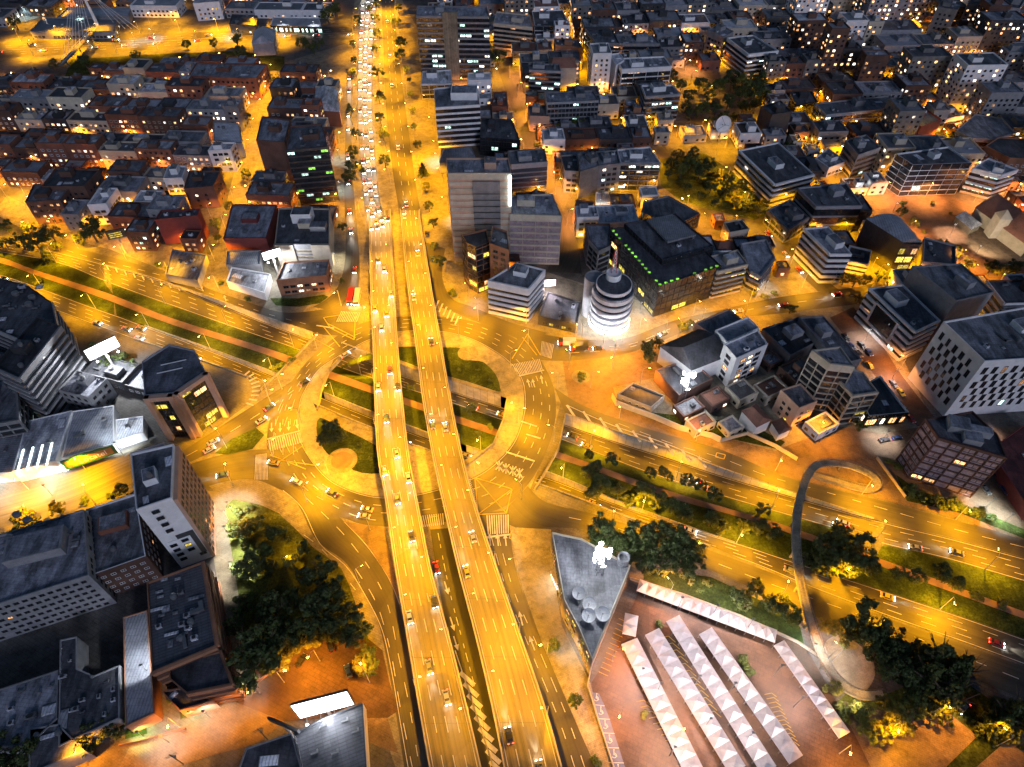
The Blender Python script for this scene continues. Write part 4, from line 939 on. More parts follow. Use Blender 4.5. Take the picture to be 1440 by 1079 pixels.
B('tall stone finned office volume with terrace, front one of two','office block',[(1164,517),(1200,556),(1235,551),(1214,523),(1185,512)],(1,597),'cream','r_flat',ST('band',lit=.10,band='cream',bh=.5,mull=3.6,fh=3.4,warm='yel'),clut=2,ph=False)
B('dark flat market hall roof east of the white corner complex','hall',[(1072,462),(1112,500),(1150,480),(1122,446)],7,'greyw','r_dark',None,clut=6)
B('slate roofed long block along the parked car street','office block',[(1124,446),(1158,444),(1212,505),(1180,512)],10,'greyw','r_dark',S['offd'],clut=5)
B('lit shop with flat slate roof at the lower end of the car street','shop',[(1222,585),(1278,580),(1238,528),(1205,545)],7,'white','r_dark',ST('gwarm',lit=.9,fh=5,warm='white'),clut=2,ph=False)
# white framed building, dark box, checker block
r,P,h = B('white framed office with dark picture window behind the parked cars','office block',[(1223,405),(1288,466),(1322,450),(1270,400)],(0,447),'white','r_flat',ST('band',lit=.02,bh=1.6,fh=3.4,band='white'),clut=5)
a, b = P[0], P[1]; d = (b-a).normalized(); nn = Vector((d.y,-d.x,0)); 
mb = MB(); c0, c1 = a.lerp(b,.24)+nn*.3, a.lerp(b,.72)+nn*.3; mb.prism([c0,c0+nn*.5,c1+nn*.5,c1],5,h-3); mb.build('picture_window', M['glass'], r)
mb = MB()
for z in (4.4,h-3): mb.prism([c0,c0+nn*.9,c1+nn*.9,c1],z,z+.7,bottom=True)
for q in (c0,c1): mb.prism([q-d*.5,q-d*.5+nn*.9,q+d*.5+nn*.9,q+d*.5],4.4,h-2.3)
mb.build('window_frame', M['white'], r)
B('dark windowless concrete box behind the white framed office','theatre block',[(1283,374),(1345,423),(1398,411),(1352,370)],26,'greyw','r_light',None,clut=5)
r,P,h = B('large white panelled block with staggered dark windows','office block',[(1327,452),(1385,508),(1540,498),(1452,430)],(1,586),'white','r_light',dict(k='checker',fh=4.1,g=5,pw=3.7),clut=9)
r,P,h = B('brown gridded apartment block with blinds beside the garden strip','apartment block',[(1303,589),(1321,615),(1416,643),(1404,612),(1368,578)],(1,672),'brick3','r_dark',ST('band',lit=.75,band='brick3',bh=.55,mull=4.2,fh=3.5,wall='blind',warm='blind'),ph=False,clut=0)
for a_, b_, s_ in ((.35,.5,(7,6,3)),(.7,.6,(6,5,2.5)),(.5,.8,(8,3,3))):
    q = quadpt([P[0],P[1],P[2],P[4]],a_,b_); put('penthouse', PH['greyw'], (q.x,q.y,h-.9), -.3, s_, r)
B('dark red flat roof behind the white car park','warehouse',[(1392,632),(1450,720),(1520,690),(1450,590)],6,'redw','r_red',None,clut=2,ph=False)
# ---------------- north-east landmarks
B('white striped wedge block on the corner of the lit street','office block',[(1131,321),(1168,357),(1198,357),(1165,318)],(1,398),'white','r_flat',ST('band',lit=.02,bh=1.5,fh=3.3),clut=3)
B('plain grey concrete block with lit roof hut','office block',[(1122,264),(1148,290),(1213,289),(1190,257)],(1,328),'greyw','r_dark',ST('bandd',fh=5),clut=5)
B('purple glass low block left of the striped wedge','office block',[(1080,294),(1109,322),(1138,305),(1112,280)],(1,342),'greyw','r_dark',S['grid'])
r,P,h = B('black barrel roofed theatre with amber lit glass front','theatre',[(1218,308),(1270,341),(1297,341),(1266,305)],(1,382),'darkw','r_metal',None,ph=False,clut=0,sts={0:None,1:ST('gwarm',lit=.75,warm='yel',fh=5,mull=3)})
mb = MB(); N=8
for k in range(N):
    t0, t1 = k/N, (k+1)/N; z = lambda t: h+2.6*math.sin(math.pi*t)
    a0, a1 = P[0].lerp(P[3],t0), P[0].lerp(P[3],t1); b0, b1 = P[1].lerp(P[2],t0), P[1].lerp(P[2],t1)
    mb.face([(a0.x,a0.y,z(t0)),(b0.x,b0.y,z(t0)),(b1.x,b1.y,z(t1)),(a1.x,a1.y,z(t1))]); mb.face([(b0.x,b0.y,h-1),(b1.x,b1.y,h-1),(b1.x,b1.y,z(t1)),(b0.x,b0.y,z(t0))]); mb.face([(a1.x,a1.y,h-1),(a0.x,a0.y,h-1),(a0.x,a0.y,z(t0)),(a1.x,a1.y,z(t1))])
mb.build('barrel_roof', M['r_metal'], r)
B('low dark roof stepping down to the orange square','annex',[(1298,368),(1345,372),(1345,345),(1300,333)],8,'greyw','r_dark',None,clut=4,ph=False)
B('low white banded shop front right of the striped wedge','shop',[(1190,366),(1222,372),(1226,352),(1196,345)],7,'white','r_dark',ST('band',lit=.2,fh=2.6,bh=1.2),clut=2,ph=False)
r,P,h = B('floodlit colonial church with pale front on the orange square','church',[(1372,292),(1446,346),(1470,320),(1402,272)],7,'cream','r_tile',ST('res',lit=.6,warm='white'),hip=True)
mb = MB(); q = P[0].lerp(P[1],.45); mb.box(q.x-3,q.y-3,0,q.x+3,q.y+3,12); mb.idx([(q.x-3.3,q.y-3.3,12),(q.x+3.3,q.y-3.3,12),(q.x+3.3,q.y+3.3,12),(q.x-3.3,q.y+3.3,12),(q.x,q.y,16)],[(0,1,4),(1,2,4),(2,3,4),(3,0,4)]); mb.build('bell_tower', M['cream'], r)
B('barrel shaped kiosk on the orange square','kiosk',[(1345,305),(1366,322),(1380,315),(1357,297)],4,'concrete','r_light',None,hip=True)
def ne(label, roof, h, wall, rf, st, cat='office block', **k): return B(label, cat, roof, h, wall, rf, st, **k)
ne('tinted glass block with pale roof, nearest the striped tower',[(694,32),(749,38),(745,21),(698,16)],(0,68),'cream','r_flat',S['bandc'])
ne('white framed black glass block beneath the row of trees',[(752,37),(801,37),(791,13),(748,15)],(1,68),'white','r_dark',ST('glass',lit=.05,mull=6,mcol='white'))
ne('pink brick office with lit first floor',[(781,63),(820,67),(813,55),(779,54)],(0,94),'brick2','r_dark',ST('res',lit=.2))
ne('dark slab with lit side windows behind the white framed block',[(838,59),(871,61),(862,42),(824,40)],(1,98),'darkw','r_dark',ST('bandd',lit=.3))
ne('long slate office behind the white framed block',[(872,61),(928,61),(918,49),(866,48)],(1,84),'greyw','r_flat',S['bandd'])
ne('white framed five storey office with bronze glass',[(875,97),(944,93),(934,79),(866,82)],(0,132),'white','r_flat',ST('band',lit=.12,band='white',bh=.6,mull=8,fh=3.5,warm='warm'))
ne('slim white stair block left of the white framed office',[(858,76),(866,92),(878,84),(872,74)],(1,128),'white','r_light',None,clut=0,ph=False)
ne('mint glass office with white base by the hill street',[(744,98),(789,100),(786,90),(743,89)],(0,141),'greyw','r_flat',ST('band',lit=.2,band='greyw',bh=1.0))
ne('wide concrete office with vertical windows and white panels',[(770,144),(842,141),(834,127),(767,129)],(0,181),'greyw','r_flat',ST('grid',mull=2.2,bh=1.0))
ne('small orange lit house at the foot of the wide concrete office',[(745,163),(773,164),(769,147),(742,148)],(0,185),'peach','r_dark',S['resw'],cat='house')
ne('grey sided black banded office facing the trees',[(908,136),(957,132),(946,119),(902,120)],(0,173),'white','r_dark',ST('band',lit=.03,band='greyw',bh=1.1))
ne('small orange brick office left of the black banded office',[(880,161),(909,160),(901,148),(877,149)],(0,177),'brick2','r_dark',ST('band',band='brick2',lit=.1,fh=2.8))
ne('dark flat roofed office in the row above the round tower street',[(794,240),(815,241),(811,217),(788,218)],(1,272),'greyw','r_dark',S['offd'])
ne('plain concrete sided office in the same row, second along',[(816,241),(843,233),(838,214),(812,216)],(1,272),'concrete_dark','r_flat',None)
ne('lit cool windowed office in the row, third along',[(843,233),(873,230),(868,211),(838,213)],(0,272),'greyw','r_flat',ST('off',lit=.35))
ne('white framed glass office in the row, last before the park',[(873,229),(929,229),(914,206),(868,210)],(0,268),'white','r_flat',ST('band',lit=.25,band='greyw',mull=5,bh=.5,warm='cool'))
ne('black banded headquarters with sloping white stripes',[(1023,53),(1053,76),(1095,71),(1059,49)],(1,113),'white','r_dark',ST('band',lit=.04,bh=1.0))
ne('grey tower with one lit stair column left of the black headquarters',[(995,42),(1018,52),(1032,44),(1010,33)],(1,85),'greyw','r_flat',ST('off',lit=.3,warm='yel'))
ne('long low depot with white roof edge beside the black headquarters',[(1090,86),(1172,86),(1166,69),(1096,68)],(0,108),'greyw','r_dark',ST('glass',mull=8))
ne('blank grey tower with white framed corner glass',[(1168,80),(1186,97),(1217,92),(1198,77),(1166,70)],(1,100),'greyw','r_flat',None,clut=3)
ne('wide gridded concrete ministry building with pink end wall',[(1147,145),(1162,161),(1263,151),(1252,134)],(1,188),'greyw','r_dark',ST('grid',mull=6,bh=1.0,fh=3.6))
ne('slim black tower with one curved lit window strip',[(1070,150),(1086,161),(1114,157),(1098,141)],(1,197),'darkw','r_dark',None,clut=2)
ne('banded office with yellow lit roof terrace opposite the park',[(1040,211),(1090,259),(1145,245),(1095,200)],(1,290),'white','r_flat',ST('band',lit=.05,bh=1.0,out=.8),clut=6)
ne('small white block with square windows right of the yellow terrace',[(1146,222),(1166,236),(1190,227),(1165,208)],(1,250),'white','r_flat',S['offd'])
ne('tall grey office with floodlit side wall',[(1189,197),(1207,218),(1239,207),(1218,189)],(1,252),'greyw','r_flat',ST('offd',ww=4))
r,P,h=ne('dark red block with two amber floodlights on its roof',[(1272,158),(1296,178),(1325,168),(1297,150)],(1,205),'redw','r_dark',None)
ne('white banded office behind the dark red block',[(1325,168),(1357,162),(1330,143),(1298,150)],(0,180),'white','r_flat',ST('band',lit=.3,warm='cool'))
ne('white convention hall with floodlit side and glass front',[(1260,216),(1284,232),(1367,229),(1334,206)],(1,276),'white','r_dark',ST('glass',lit=.06,mull=5,mcol='white'),clut=5)
ne('white banded office right of the convention hall',[(1368,236),(1408,246),(1432,238),(1390,222)],(0,270),'white','r_flat',ST('band',lit=.35,warm='cool'))
ne('octagonal dark office with pyramid roof',[(1345,183),(1362,192),(1398,196),(1428,186),(1410,166),(1372,160)],(2,222),'greyw','r_flat',S['bandd'])
ne('brick and white windowed block in front of the octagonal office',[(1386,205),(1420,222),(1470,225),(1440,195),(1405,192)],(1,250),'brick2','r_dark',S['resw'])
ne('white honeycomb windowed office at the far right edge',[(1378,80),(1400,93),(1470,91),(1440,76)],(1,123),'white','r_flat',ST('offd',ww=2.4,sp=3.4,frame='white'))
ne('slender residential tower at the top right, left one',[(1318,10),(1347,14),(1353,2),(1326,-2)],(0,60),'concrete_dark','r_dark',ST('res',lit=.3),cat='tower')
ne('slender residential tower at the top right, middle one',[(1360,6),(1389,10),(1398,-3),(1370,-6)],(0,48),'concrete_dark','r_dark',ST('res',lit=.3),cat='tower')
ne('slender residential tower at the top right, right one',[(1404,8),(1434,12),(1444,-3),(1414,-6)],(0,50),'greyw','r_dark',ST('res',lit=.25),cat='tower')
ne('orange lit office with long balconies above the bright yard',[(1166,24),(1182,33),(1224,36),(1211,22),(1176,14)],(1,50),'peach','r_flat',ST('band',band='peach',lit=.4,warm='warm',fh=2.8))
ne('dark gable ended warehouse north of the ministry',[(1300,90),(1330,115),(1385,112),(1345,86)],7,'greyw','r_metal',None,cat='warehouse')
ne('dark glass office above the lit diagonal street',[(1110,130),(1120,148),(1150,143),(1142,128)],8,'darkw','r_dark',S['glass'])
ne('orange brick walled block beside the lit yard',[(1225,110),(1240,124),(1262,120),(1246,107)],8,'brick2','r_dark',S['res'])
B('terraced dark office with blue lit roof edge','office block',[(905,300),(950,318),(985,300),(940,275),(905,283)],9,'greyw','r_flat',S['glass'],clut=6)
B('lit white yard shed with cool floodlights','shed',[(838,285),(858,285),(856,270),(838,270)],4,'white','r_white',None,clut=1,ph=False)
B('brick cafe with glowing upper floor by the bend','cafe',[(806,300),(832,302),(836,283),(810,280)],6,'brick2','r_dark',ST('res',lit=.5),ph=False,clut=2)
# ---------------- west of the avenue
B('dark tower with green lit office floors west of the avenue','tower',[(402,211),(461,206),(452,174),(408,177)],(0,288),'brick3','r_dark',ST('band',lit=.14,band='darkw',bh=.8,warm='green'),clut=6)
B('blank brown slab block left of the dark tower','apartment block',[(360,197),(400,200),(408,168),(368,163)],(1,255),'brick3','r_flat',None,sts={},clut=4)
B('white gabled brick hall beside the avenue','hall',[(441,154),(477,157),(474,127),(444,125)],(0,176),'brick','r_light',S['small'],hip=True)
B('flat roofed block with dark red front wall by the side street','shop block',[(314,335),(374,335),(389,288),(326,287)],(0,356),'redw','r_flat',None,clut=7)
r,P,h = B('avenue office with pale twin end walls and louvred centre','office block',[(386,343),(463,343),(463,293),(392,292)],(0,372),'cream','r_dark',None,clut=4,sts={0:dict(k='band',lit=.1,band='greyw',bh=.6,fh=2.0)})
a, b = P[0], P[1]; d=(b-a).normalized(); nn = Vector((d.y,-d.x,0))
for t0,t1,nm in ((0,.34,'end_wall'),(.66,1,'end_wall')):
    c0,c1 = a.lerp(b,t0),a.lerp(b,t1); mb=MB(); mb.prism([c0,c0+nn*1.2,c1+nn*1.2,c1],0,h); mb.build(nm, M['cream'], r)
c=quadpt(P,.5,.7); put('penthouse', PH['white'], (c.x,c.y,h-.9),0,(10,7,5.5),r); c=quadpt(P,.8,.45); put('penthouse', PH['greyw'], (c.x,c.y,h-.9),0,(8,5,2.8),r)
B('yellow lit corner hotel with striped windows by the junction','hotel',[(388,394),(459,387),(463,365),(399,368)],(0,416),'brick2','r_dark',ST('res',lit=.4,ww=2.6,warm='white'),clut=4,ph=False)
B('low shed roofs left of the corner hotel','shed',[(318,395),(372,412),(380,385),(325,375)],5,'white','r_light',None,clut=4,ph=False)
B('sloping pale roofed workshop beside the billboard mast','workshop',[(318,372),(366,372),(366,352),(318,352)],6,'greyw','r_white',None,clut=1,ph=False)
B('low grey yard building with solar panels north of the highway','workshop',[(232,385),(278,395),(290,358),(242,350)],5,'greyw','r_flat',None,clut=6,ph=False)
B('white cube block with square windows and blank right wall','apartment block',[(122,288),(149,286),(165,264),(139,264)],(0,317),'white','r_light',S['offd'],clut=1)
B('red brown block with lit windows left of the white cube','apartment block',[(35,284),(84,281),(103,258),(47,259)],(0,316),'brick3','r_flat',ST('res',lit=.3),clut=3)
B('deep red block with serrated white edge above the highway','apartment block',[(217,309),(277,303),(281,293),(226,296)],(0,344),'redw','r_flat',None,clut=4)
B('black walled block with flat tar roof behind the red brown block','apartment block',[(58,262),(118,262),(140,238),(78,236)],(0,298),'brick3','r_dark',S['resd'],clut=6)
B('white block with small windows left of the brick towers','apartment block',[(229,251),(256,250),(262,233),(236,232)],(0,280),'white','r_flat',ST('offd'),clut=2)
B('brick slab with one window column right of the white block','apartment block',[(258,265),(300,262),(310,240),(266,240)],(0,294),'brick3','r_dark',ST('resd',sp=5),clut=3)
B('white walled block with square openings by the orange street','apartment block',[(292,212),(324,210),(331,200),(300,200)],(0,243),'white','r_light',S['offd'],clut=2)
B('pale corrugated twin roofs by the orange street','apartment block',[(300,197),(341,202),(335,173),(300,171)],9,'greyw','r_white',None,clut=3,ph=False)
B('long brick apartment block with many lit windows','apartment block',[(264,107),(360,110),(376,90),(276,88)],(0,137),'brick','r_flat',ST('res',lit=.4),clut=8)
B('grey gabled hall beside the north-west highway','hall',[(354,62),(384,60),(388,42),(357,44)],9,'greyw','r_metal',None,hip=True)
B('white residential tower with lit windows beyond the highway','tower',[(271,5),(308,2),(311,-10),(276,-9)],(0,30),'white','r_light',ST('res',lit=.35),clut=1)
B('long dark corrugated depot beyond the highway','depot',[(42,44),(160,44),(165,26),(60,24)],6,'greyw','r_metal',ST('off',lit=.2),clut=2,ph=False)
B('second corrugated depot behind the first one','depot',[(80,24),(180,22),(185,10),(95,10)],6,'greyw','r_metal',None,clut=2,ph=False)
B('brightly lit white filling station canopy beside the avenue','canopy',[(380,36),(452,38),(448,24),(384,23)],5,'white','r_white',ST('gwarm',lit=.9,warm='cool',fh=4),clut=0,ph=False)
B('lit yard building with green lawn beyond the highway','office',[(322,34),(360,36),(362,22),(326,20)],7,'darkw','r_dark',ST('res',lit=.6,warm='cool'))
# ---------------- south-west
B('curved dark ribbed hall on the left edge','hall',[(-60,440),(30,478),(78,456),(72,425),(40,402),(0,391),(-60,384)],22,'darkw','r_dark',ST('bandd',lit=.12,warm='yel'),clut=0)
B('dark slatted apartment block south of the curved hall','apartment block',[(26,531),(84,458),(52,445),(-10,515)],(0,596),'darkw','r_dark',ST('band',lit=.06,band='greyw',bh=1.1,fh=3.2,out=.7),clut=3)
B('low slate wing in front of the slatted block','apartment block',[(-30,600),(25,590),(22,533),(-40,530)],(1,622),'greyw','r_dark',ST('grid',lit=.1,warm='dim'),clut=3)
r,P,h = B('wedge roofed office with peach portal frame by the slip road','office block',[(203,556),(243,553),(289,522),(273,492),(237,484),(199,508)],(1,612),'greyw','r_dark',ST('glass',lit=.12,mull=2,warm='yel',fh=3.4),ph=False,clut=0)
for i in (0,1):
    a, b = P[i], P[(i+1)%6]; d=(b-a).normalized(); nn = Vector((d.y,-d.x,0)); mb=MB()
    for q in (a+d*.8, b-d*.8): mb.bar((q+nn*1.0), (q+nn*1.0)+Vector((0,0,h)), 2.0, 1.8)
    mb.bar(a+nn*1.0+Vector((0,0,h-1)), b+nn*1.0+Vector((0,0,h-1)), 1.8, 2.0); mb.build('portal_frame', M['peach'], r)
mb=MB(); q=sum(P,Vector())/6
for k in (-1,1): mb.bar((q.x-5,q.y+k*2.2,h-.4),(q.x+4,q.y+k*2.2+3,h-.4),.3)
mb.build('roof_rail', M['white'], r)
for i,(poly,hh,rf,lab) in enumerate([([(-30,668),(17,664),(37,600),(-20,606)],6,'r_metal2','ribbed metal shed roof at the left edge'),([(17,663),(78,648),(101,577),(37,592)],7,'r_light','pale sloping shed roof with four skylight strips'),([(86,645),(160,624),(160,570),(102,578)],6,'r_metal','dark ribbed pharmacy roof behind the green fascia'),([(163,620),(201,608),(201,585),(163,590)],5,'r_white','small pale metal shed roof beside the floodlit yard')]):
    r,P,h = B(lab,'shed',poly,hh,'white',rf,None,clut=2,ph=False,parapet=.3)
    if i == 1:
        for k in range(4):
            q = quadpt(P,.12+.22*k,.18); put('skylight_strip', boxmesh('skylight_strip','shopc') if k==0 else D.meshes['skylight_strip'], (q.x,q.y,h-.25), math.atan2((P[3]-P[0]).y,(P[3]-P[0]).x), (11,.6,.12), r)
B('dark ribbed roof shed south of the plaza stairs','shed',[(185,662),(236,658),(231,622),(183,637)],9,'greyw','r_metal2',None,clut=2,ph=False,reg=False,parapet=.4)
# tall white and peach block
r,P,h = B('tall block with white south face and peach windowed east face','apartment block',[(191,717),(241,700),(244,624),(183,638)],(1,783),'white','r_dark',None,clut=4,sts={})
a, b = P[0], P[1]; d=(b-a).normalized(); nn = Vector((d.y,-d.x,0)); L=(b-a).length; rz=math.atan2(d.y,d.x)
mb=MB(); c0,c1=a.lerp(b,.45)+nn*.05,a.lerp(b,.98)+nn*.05; mb.prism([c0,c0+nn*.1,c1+nn*.1,c1],h*.12,h*.5); mb.build('dark_panel', M['darkw'], r)
mb=MB(); c0,c1=a.lerp(b,.1)+nn*.2,a.lerp(b,.82)+nn*.2; mb.prism([c0,c0+nn*.1,c1+nn*.1,c1],h*.1,h*.44); mb.build('white_panel', M['white'], r)
for t,z in ((.42,.9),(.42,.8),(.42,.7),(.42,.6),(.25,.38),(.25,.3),(.25,.22),(.25,.14),(.62,.4),(.62,.32),(.62,.24),(.85,.12)):
    q=a+d*L*t+nn*.35; put('window', WM['yel' if (t,z)==(.62,.32) else 'dark']['metal_dark'], (q.x,q.y,h*z), rz, (2.2,1,1.7), r)
a, b = P[1], P[2]; d=(b-a).normalized(); nn = Vector((d.y,-d.x,0)); L=(b-a).length; rz=math.atan2(d.y,d.x)
mb=MB(); c0,c1=a+nn*.02,b+nn*.02; mb.prism([c0,c0+nn*1.2,c1+nn*1.2,c1],0,h-1.5); mb.build('peach_screen', M['peach'], r)
for f in range(9):
    for k in range(9):
        q=a+d*L*((k+.5)/9)+nn*1.25; put('window', WM['warm' if rnd()<.04 else 'dark']['metal_dark'], (q.x,q.y,3+f*3.7), rz, (1.5,1,2.0), r)
B('brick office with white parapet and grey flat roof','office block',[(129,809),(205,782),(190,694),(121,716)],(1,812),'brick3','r_flat',ST('small',ww=1.5,sp=3.0,fh=3.4),clut=3,trim='white',ph=False)
r,P,h=B('long grey office with rows of small windows','office block',[(-60,868),(125,809),(118,716),(-60,770)],(1,848),'greyw','r_flat',ST('offd',ww=1.5,sp=2.4,fh=3.2,wh=1.3),clut=5,ph=False)
c=quadpt(P,.62,.62); put('penthouse', PH['greyw'], (c.x,c.y,h-.9), .3, (17,9,4), r)
r,P,h=B('long black sheet roofed office along the lit footpath','office block',[(213,946),(304,908),(284,790),(206,819)],16,'brick2','r_grid',ST('band',lit=.03,band='brick2',bh=1.2,fh=3.6,wall='brick3',out=.8),clut=12,ph=False,trim='brick2')
r,P,h=B('stepped orange brick entrance block at its south end','office block',[(238,955),(262,975),(326,962),(309,915),(236,935)],13,'brick2','r_dark',ST('band',lit=.03,band='brick2',bh=1.4,fh=3.6,wall='brick3'),clut=3,ph=False,trim='brick2')
B('lower brick terrace of the entrance block','office block',[(226,972),(252,1000),(300,985),(262,965)],7,'brick2','r_dark',None,clut=2,ph=False,reg=False,trim='brick2')
B('narrow shiny roofed shed between yard and black roof','shed',[(176,1022),(217,1003),(207,858),(173,868)],7,'brick2','r_metal',None,clut=0,ph=False,parapet=.25)
B('large mottled grey flat roof around a dark courtyard, west part','warehouse',[(-50,1050),(40,1050),(80,1010),(82,942),(-50,985)],8,'greyw','r_flat',None,clut=0,ph=False,parapet=.5)
B('large mottled grey flat roof, east part with skylights','warehouse',[(82,1050),(168,1010),(168,935),(132,950),(108,940),(108,895),(84,900)],8,'greyw','r_flat',None,clut=0,ph=False,parapet=.5)
B('pale grey roof wing along the orange street','warehouse',[(40,1090),(118,1055),(82,1018),(40,1025)],8,'greyw','r_flat',None,clut=3,ph=False,parapet=.5)
B('floodlit slate roofed restaurant by the car park','restaurant',[(425,1085),(516,1085),(510,988),(452,1010),(412,1031)],7,'white','r_grid',None,clut=0,ph=False,trim='darkw')
B('dark yard building left of the slate restaurant','warehouse',[(330,1095),(425,1085),(410,1030),(345,1052)],5,'greyw','r_dark',None,clut=3,ph=False)
r,P,h=B('flatiron slate roofed building floodlit by a mast','office block',[(833,928),(887,795),(818,757),(776,748),(793,843),(815,885)],13,'cream','r_flat',None,ph=False,clut=0)
for i,a,b,nn in visible_edges(P, r.location):
    facade(r,a,b,nn,h,ST('res',lit=.8,warm='yel',sp=4,ww=2.6,fh=4)) if nn.x < 0 else None
for u,v,s in ((814,836,4.2),(829,851,4.4),(828,867,4.4),(848,865,4.6)):
    q=G(u,v,h)-r.location; dd=put('satellite_dish', SH['dish'], (q.x,q.y,h+.9), 0, (s,s,s), r); dd.rotation_euler=(.35,-.25,0)
    mb=MB(); mb.tube((q.x,q.y,h-.9),(q.x,q.y,h+1.0),.25); mb.build('dish_stand', M['metal'], r)
q=G(876,789,h)-r.location; mb=MB(); mb.lathe([(2,h-.9),(2,h+3),(1.6,h+3),(1.6,h+1),(0,h+1)],18,0,(q.x,q.y)); mb.build('cooling_tower', M['r_light'], r)

# roof details traced on the near south-west roofs
def roofitem(u, v, h, kind, sc, rz, parent):
    q = G(u,v,h)-parent.location; nm = {'ac':'air_conditioner','sky':'skylight','duct':'duct','tank':'water_tank'}[kind]
    put(nm, SH[kind], (q.x,q.y,h-parent.location.z), rz, sc, parent)
def byname(txt): return next(o for o in SC.objects if o.parent is None and str(o.get('label','')).startswith(txt))
r = byname('long black sheet roofed')
for x,y,w,d in ((665,320,2.2,1.1),(720,318,2,1),(645,370,2.4,.9),(650,390,2,.9),(795,393,5,1.1),(640,440,5,1.1),(655,465,2,1),(695,540,4.5,1),(710,455,1.6,1),(780,440,1.5,.8),(690,580,1.5,2.5)): roofitem(x/2.878,704+y/2.878,15.2,'sky',(w,d,1),.28,r)
for x,y in ((735,375),(705,392),(760,470),(740,505),(765,520),(750,540),(775,495),(735,560),(790,560)): roofitem(x/2.878,704+y/2.878,15.2,random.choice(('ac','tank','duct')),(1.9,1.9,1.7),.3,r)
r = byname('large mottled grey flat roof, east'); r2 = byname('large mottled grey flat roof around')
for x,y,w,d,k in ((355,810,6,13,'sky'),(355,570,5,3,'ac'),(465,700,4,3,'ac'),(560,680,2.5,4,'ac'),(640,640,2.5,4,'ac'),(640,700,3,3,'ac'),(590,780,2,4,'ac'),(430,750,4,4,'ac'),(400,760,2,3,'ac'),(465,770,3,2,'duct'),(600,600,3,3,'duct'),(520,570,2,2,'tank'),(395,480,2,2,'ac')): roofitem(x/4,810+y/4,7.6,k,(w*.45,d*.45,1),.3,r)
for x,y,w,d,k in ((275,755,9,7,'sky'),(265,905,10,3,'sky'),(175,790,8,5,'ac'),(65,750,4,3,'ac'),(225,660,2,2,'tank'),(120,650,5,5,'duct'),(65,830,4,4,'ac'),(110,900,3,3,'ac'),(290,620,3,3,'duct')): roofitem(x/4,810+y/4,7.6,k,(w*.45,d*.45,1),.3,r2)
r = byname('long grey office with rows')
for x,y in ((100,740),(160,770),(330,760),(300,900),(420,905),(425,880),(60,870),(230,800),(40,900),(380,850)): roofitem(x/4,540+y/4,20,random.choice(('ac','duct','tank','sky')),(2.6,2.2,1.6),.3,r)
r = byname('brick office with white parapet')
q = G(165,741,13)-r.location; put('penthouse', PH['brick'], (q.x,q.y,13), .33, (9,6,4), r)
for x,y in ((700,930),(560,760),(640,720),(800,880),(600,980)): roofitem(x/4,540+y/4,13,random.choice(('ac','duct','sky')),(1.8,1.6,1.2),.3,r)
r = byname('tall block with white south')
for x,y in ((800,430),(860,420),(850,560),(900,600),(800,600),(930,500)): roofitem(x/4,540+y/4,36,random.choice(('ac','duct','tank')),(2.4,2,1.6),.2,r)
r = byname('wedge roofed office')
for x,y in ((920,1060),(1040,960),(990,1050),(1100,930),(860,1000),(900,940)): roofitem(x/4,270+y/4,r.get('h',24) if 0 else 24,'sky',(2.5,1.2,1),.4,r)
r = byname('curved dark ribbed hall'); 
for k in range(14): roofitem(-5+5.2*k*(.9),408+random.uniform(-5,60),21.2,random.choice(('ac','duct','sky','tank')),(3,2.4,1.8),.2,r)
r = byname('floodlit slate roofed')
for x,y in ((445,1000),(380,850),(500,820),(330,1000),(560,880)): roofitem(360+x/4,810+y/4,6.2,random.choice(('ac','duct')),(2,1.8,1.5),.3,r)
# ---------------- generated city fabric: rows of buildings in world grids
ROADZONE = [[(p.x,p.y) for p in px(q)] for q in (
 [(484,-60),(480,450),(640,450),(660,400),(630,320),(596,150),(566,-60)],
 [(-60,300),(-60,400),(450,560),(520,420),(300,395),(140,335)],
 [(640,440),(760,365),(830,370),(935,440),(1230,385),(1240,450),(930,520),(700,520)],
 [(1000,236),(1068,330),(1130,410),(1190,410),(1090,318),(1035,232)],
 [(697,60),(697,97),(732,194),(745,222),(775,300),(783,390),(825,390),(812,345),(792,300),(765,222),(752,194),(720,90)],
 [(372,92),(366,140),(346,190),(330,243),(312,300),(290,352),(268,392),(320,402),(334,345),(350,300),(362,243),(376,190),(392,140),(398,100)],
 [(-60,40),(500,30),(500,110),(385,112),(380,80),(100,115),(-60,112)],
 [(925,205),(1000,200),(1065,250),(1092,312),(1060,322),(940,290),(920,262)],
 [(1195,285),(1300,262),(1480,340),(1480,410),(1380,395),(1290,350)],
 [(955,100),(1060,100),(1075,165),(1020,185),(940,180)],
 [(-60,255),(10,262),(60,290),(60,340),(-60,320)],
 [(640,250),(600,260),(600,420),(650,420)])]
def inzone(poly):
    c = (sum(p[0] for p in poly)/4, sum(p[1] for p in poly)/4)
    for z in ROADZONE:
        if inpoly(c, z) or any(inpoly(p, z) for p in poly): return True
    return False
CNAME = {'brick':'red brick','brick3':'brown brick','brick2':'orange brick','greyw':'grey','concrete_dark':'dark concrete','white':'white','cream':'cream','darkw':'black clad','redw':'dark red','peach':'peach'}
RADJ = {'r_flat':'felt-roofed','r_dark':'tar-roofed','r_light':'pale-roofed','r_metal':'rib-roofed','r_metal2':'rib-roofed','r_tile':'tile-roofed','r_white':'white-roofed'}
RNAME = {'r_flat':'felt roof','r_dark':'tar roof','r_light':'pale roof','r_metal':'ribbed roof','r_metal2':'ribbed roof','r_tile':'tiled roof','r_white':'white roof'}
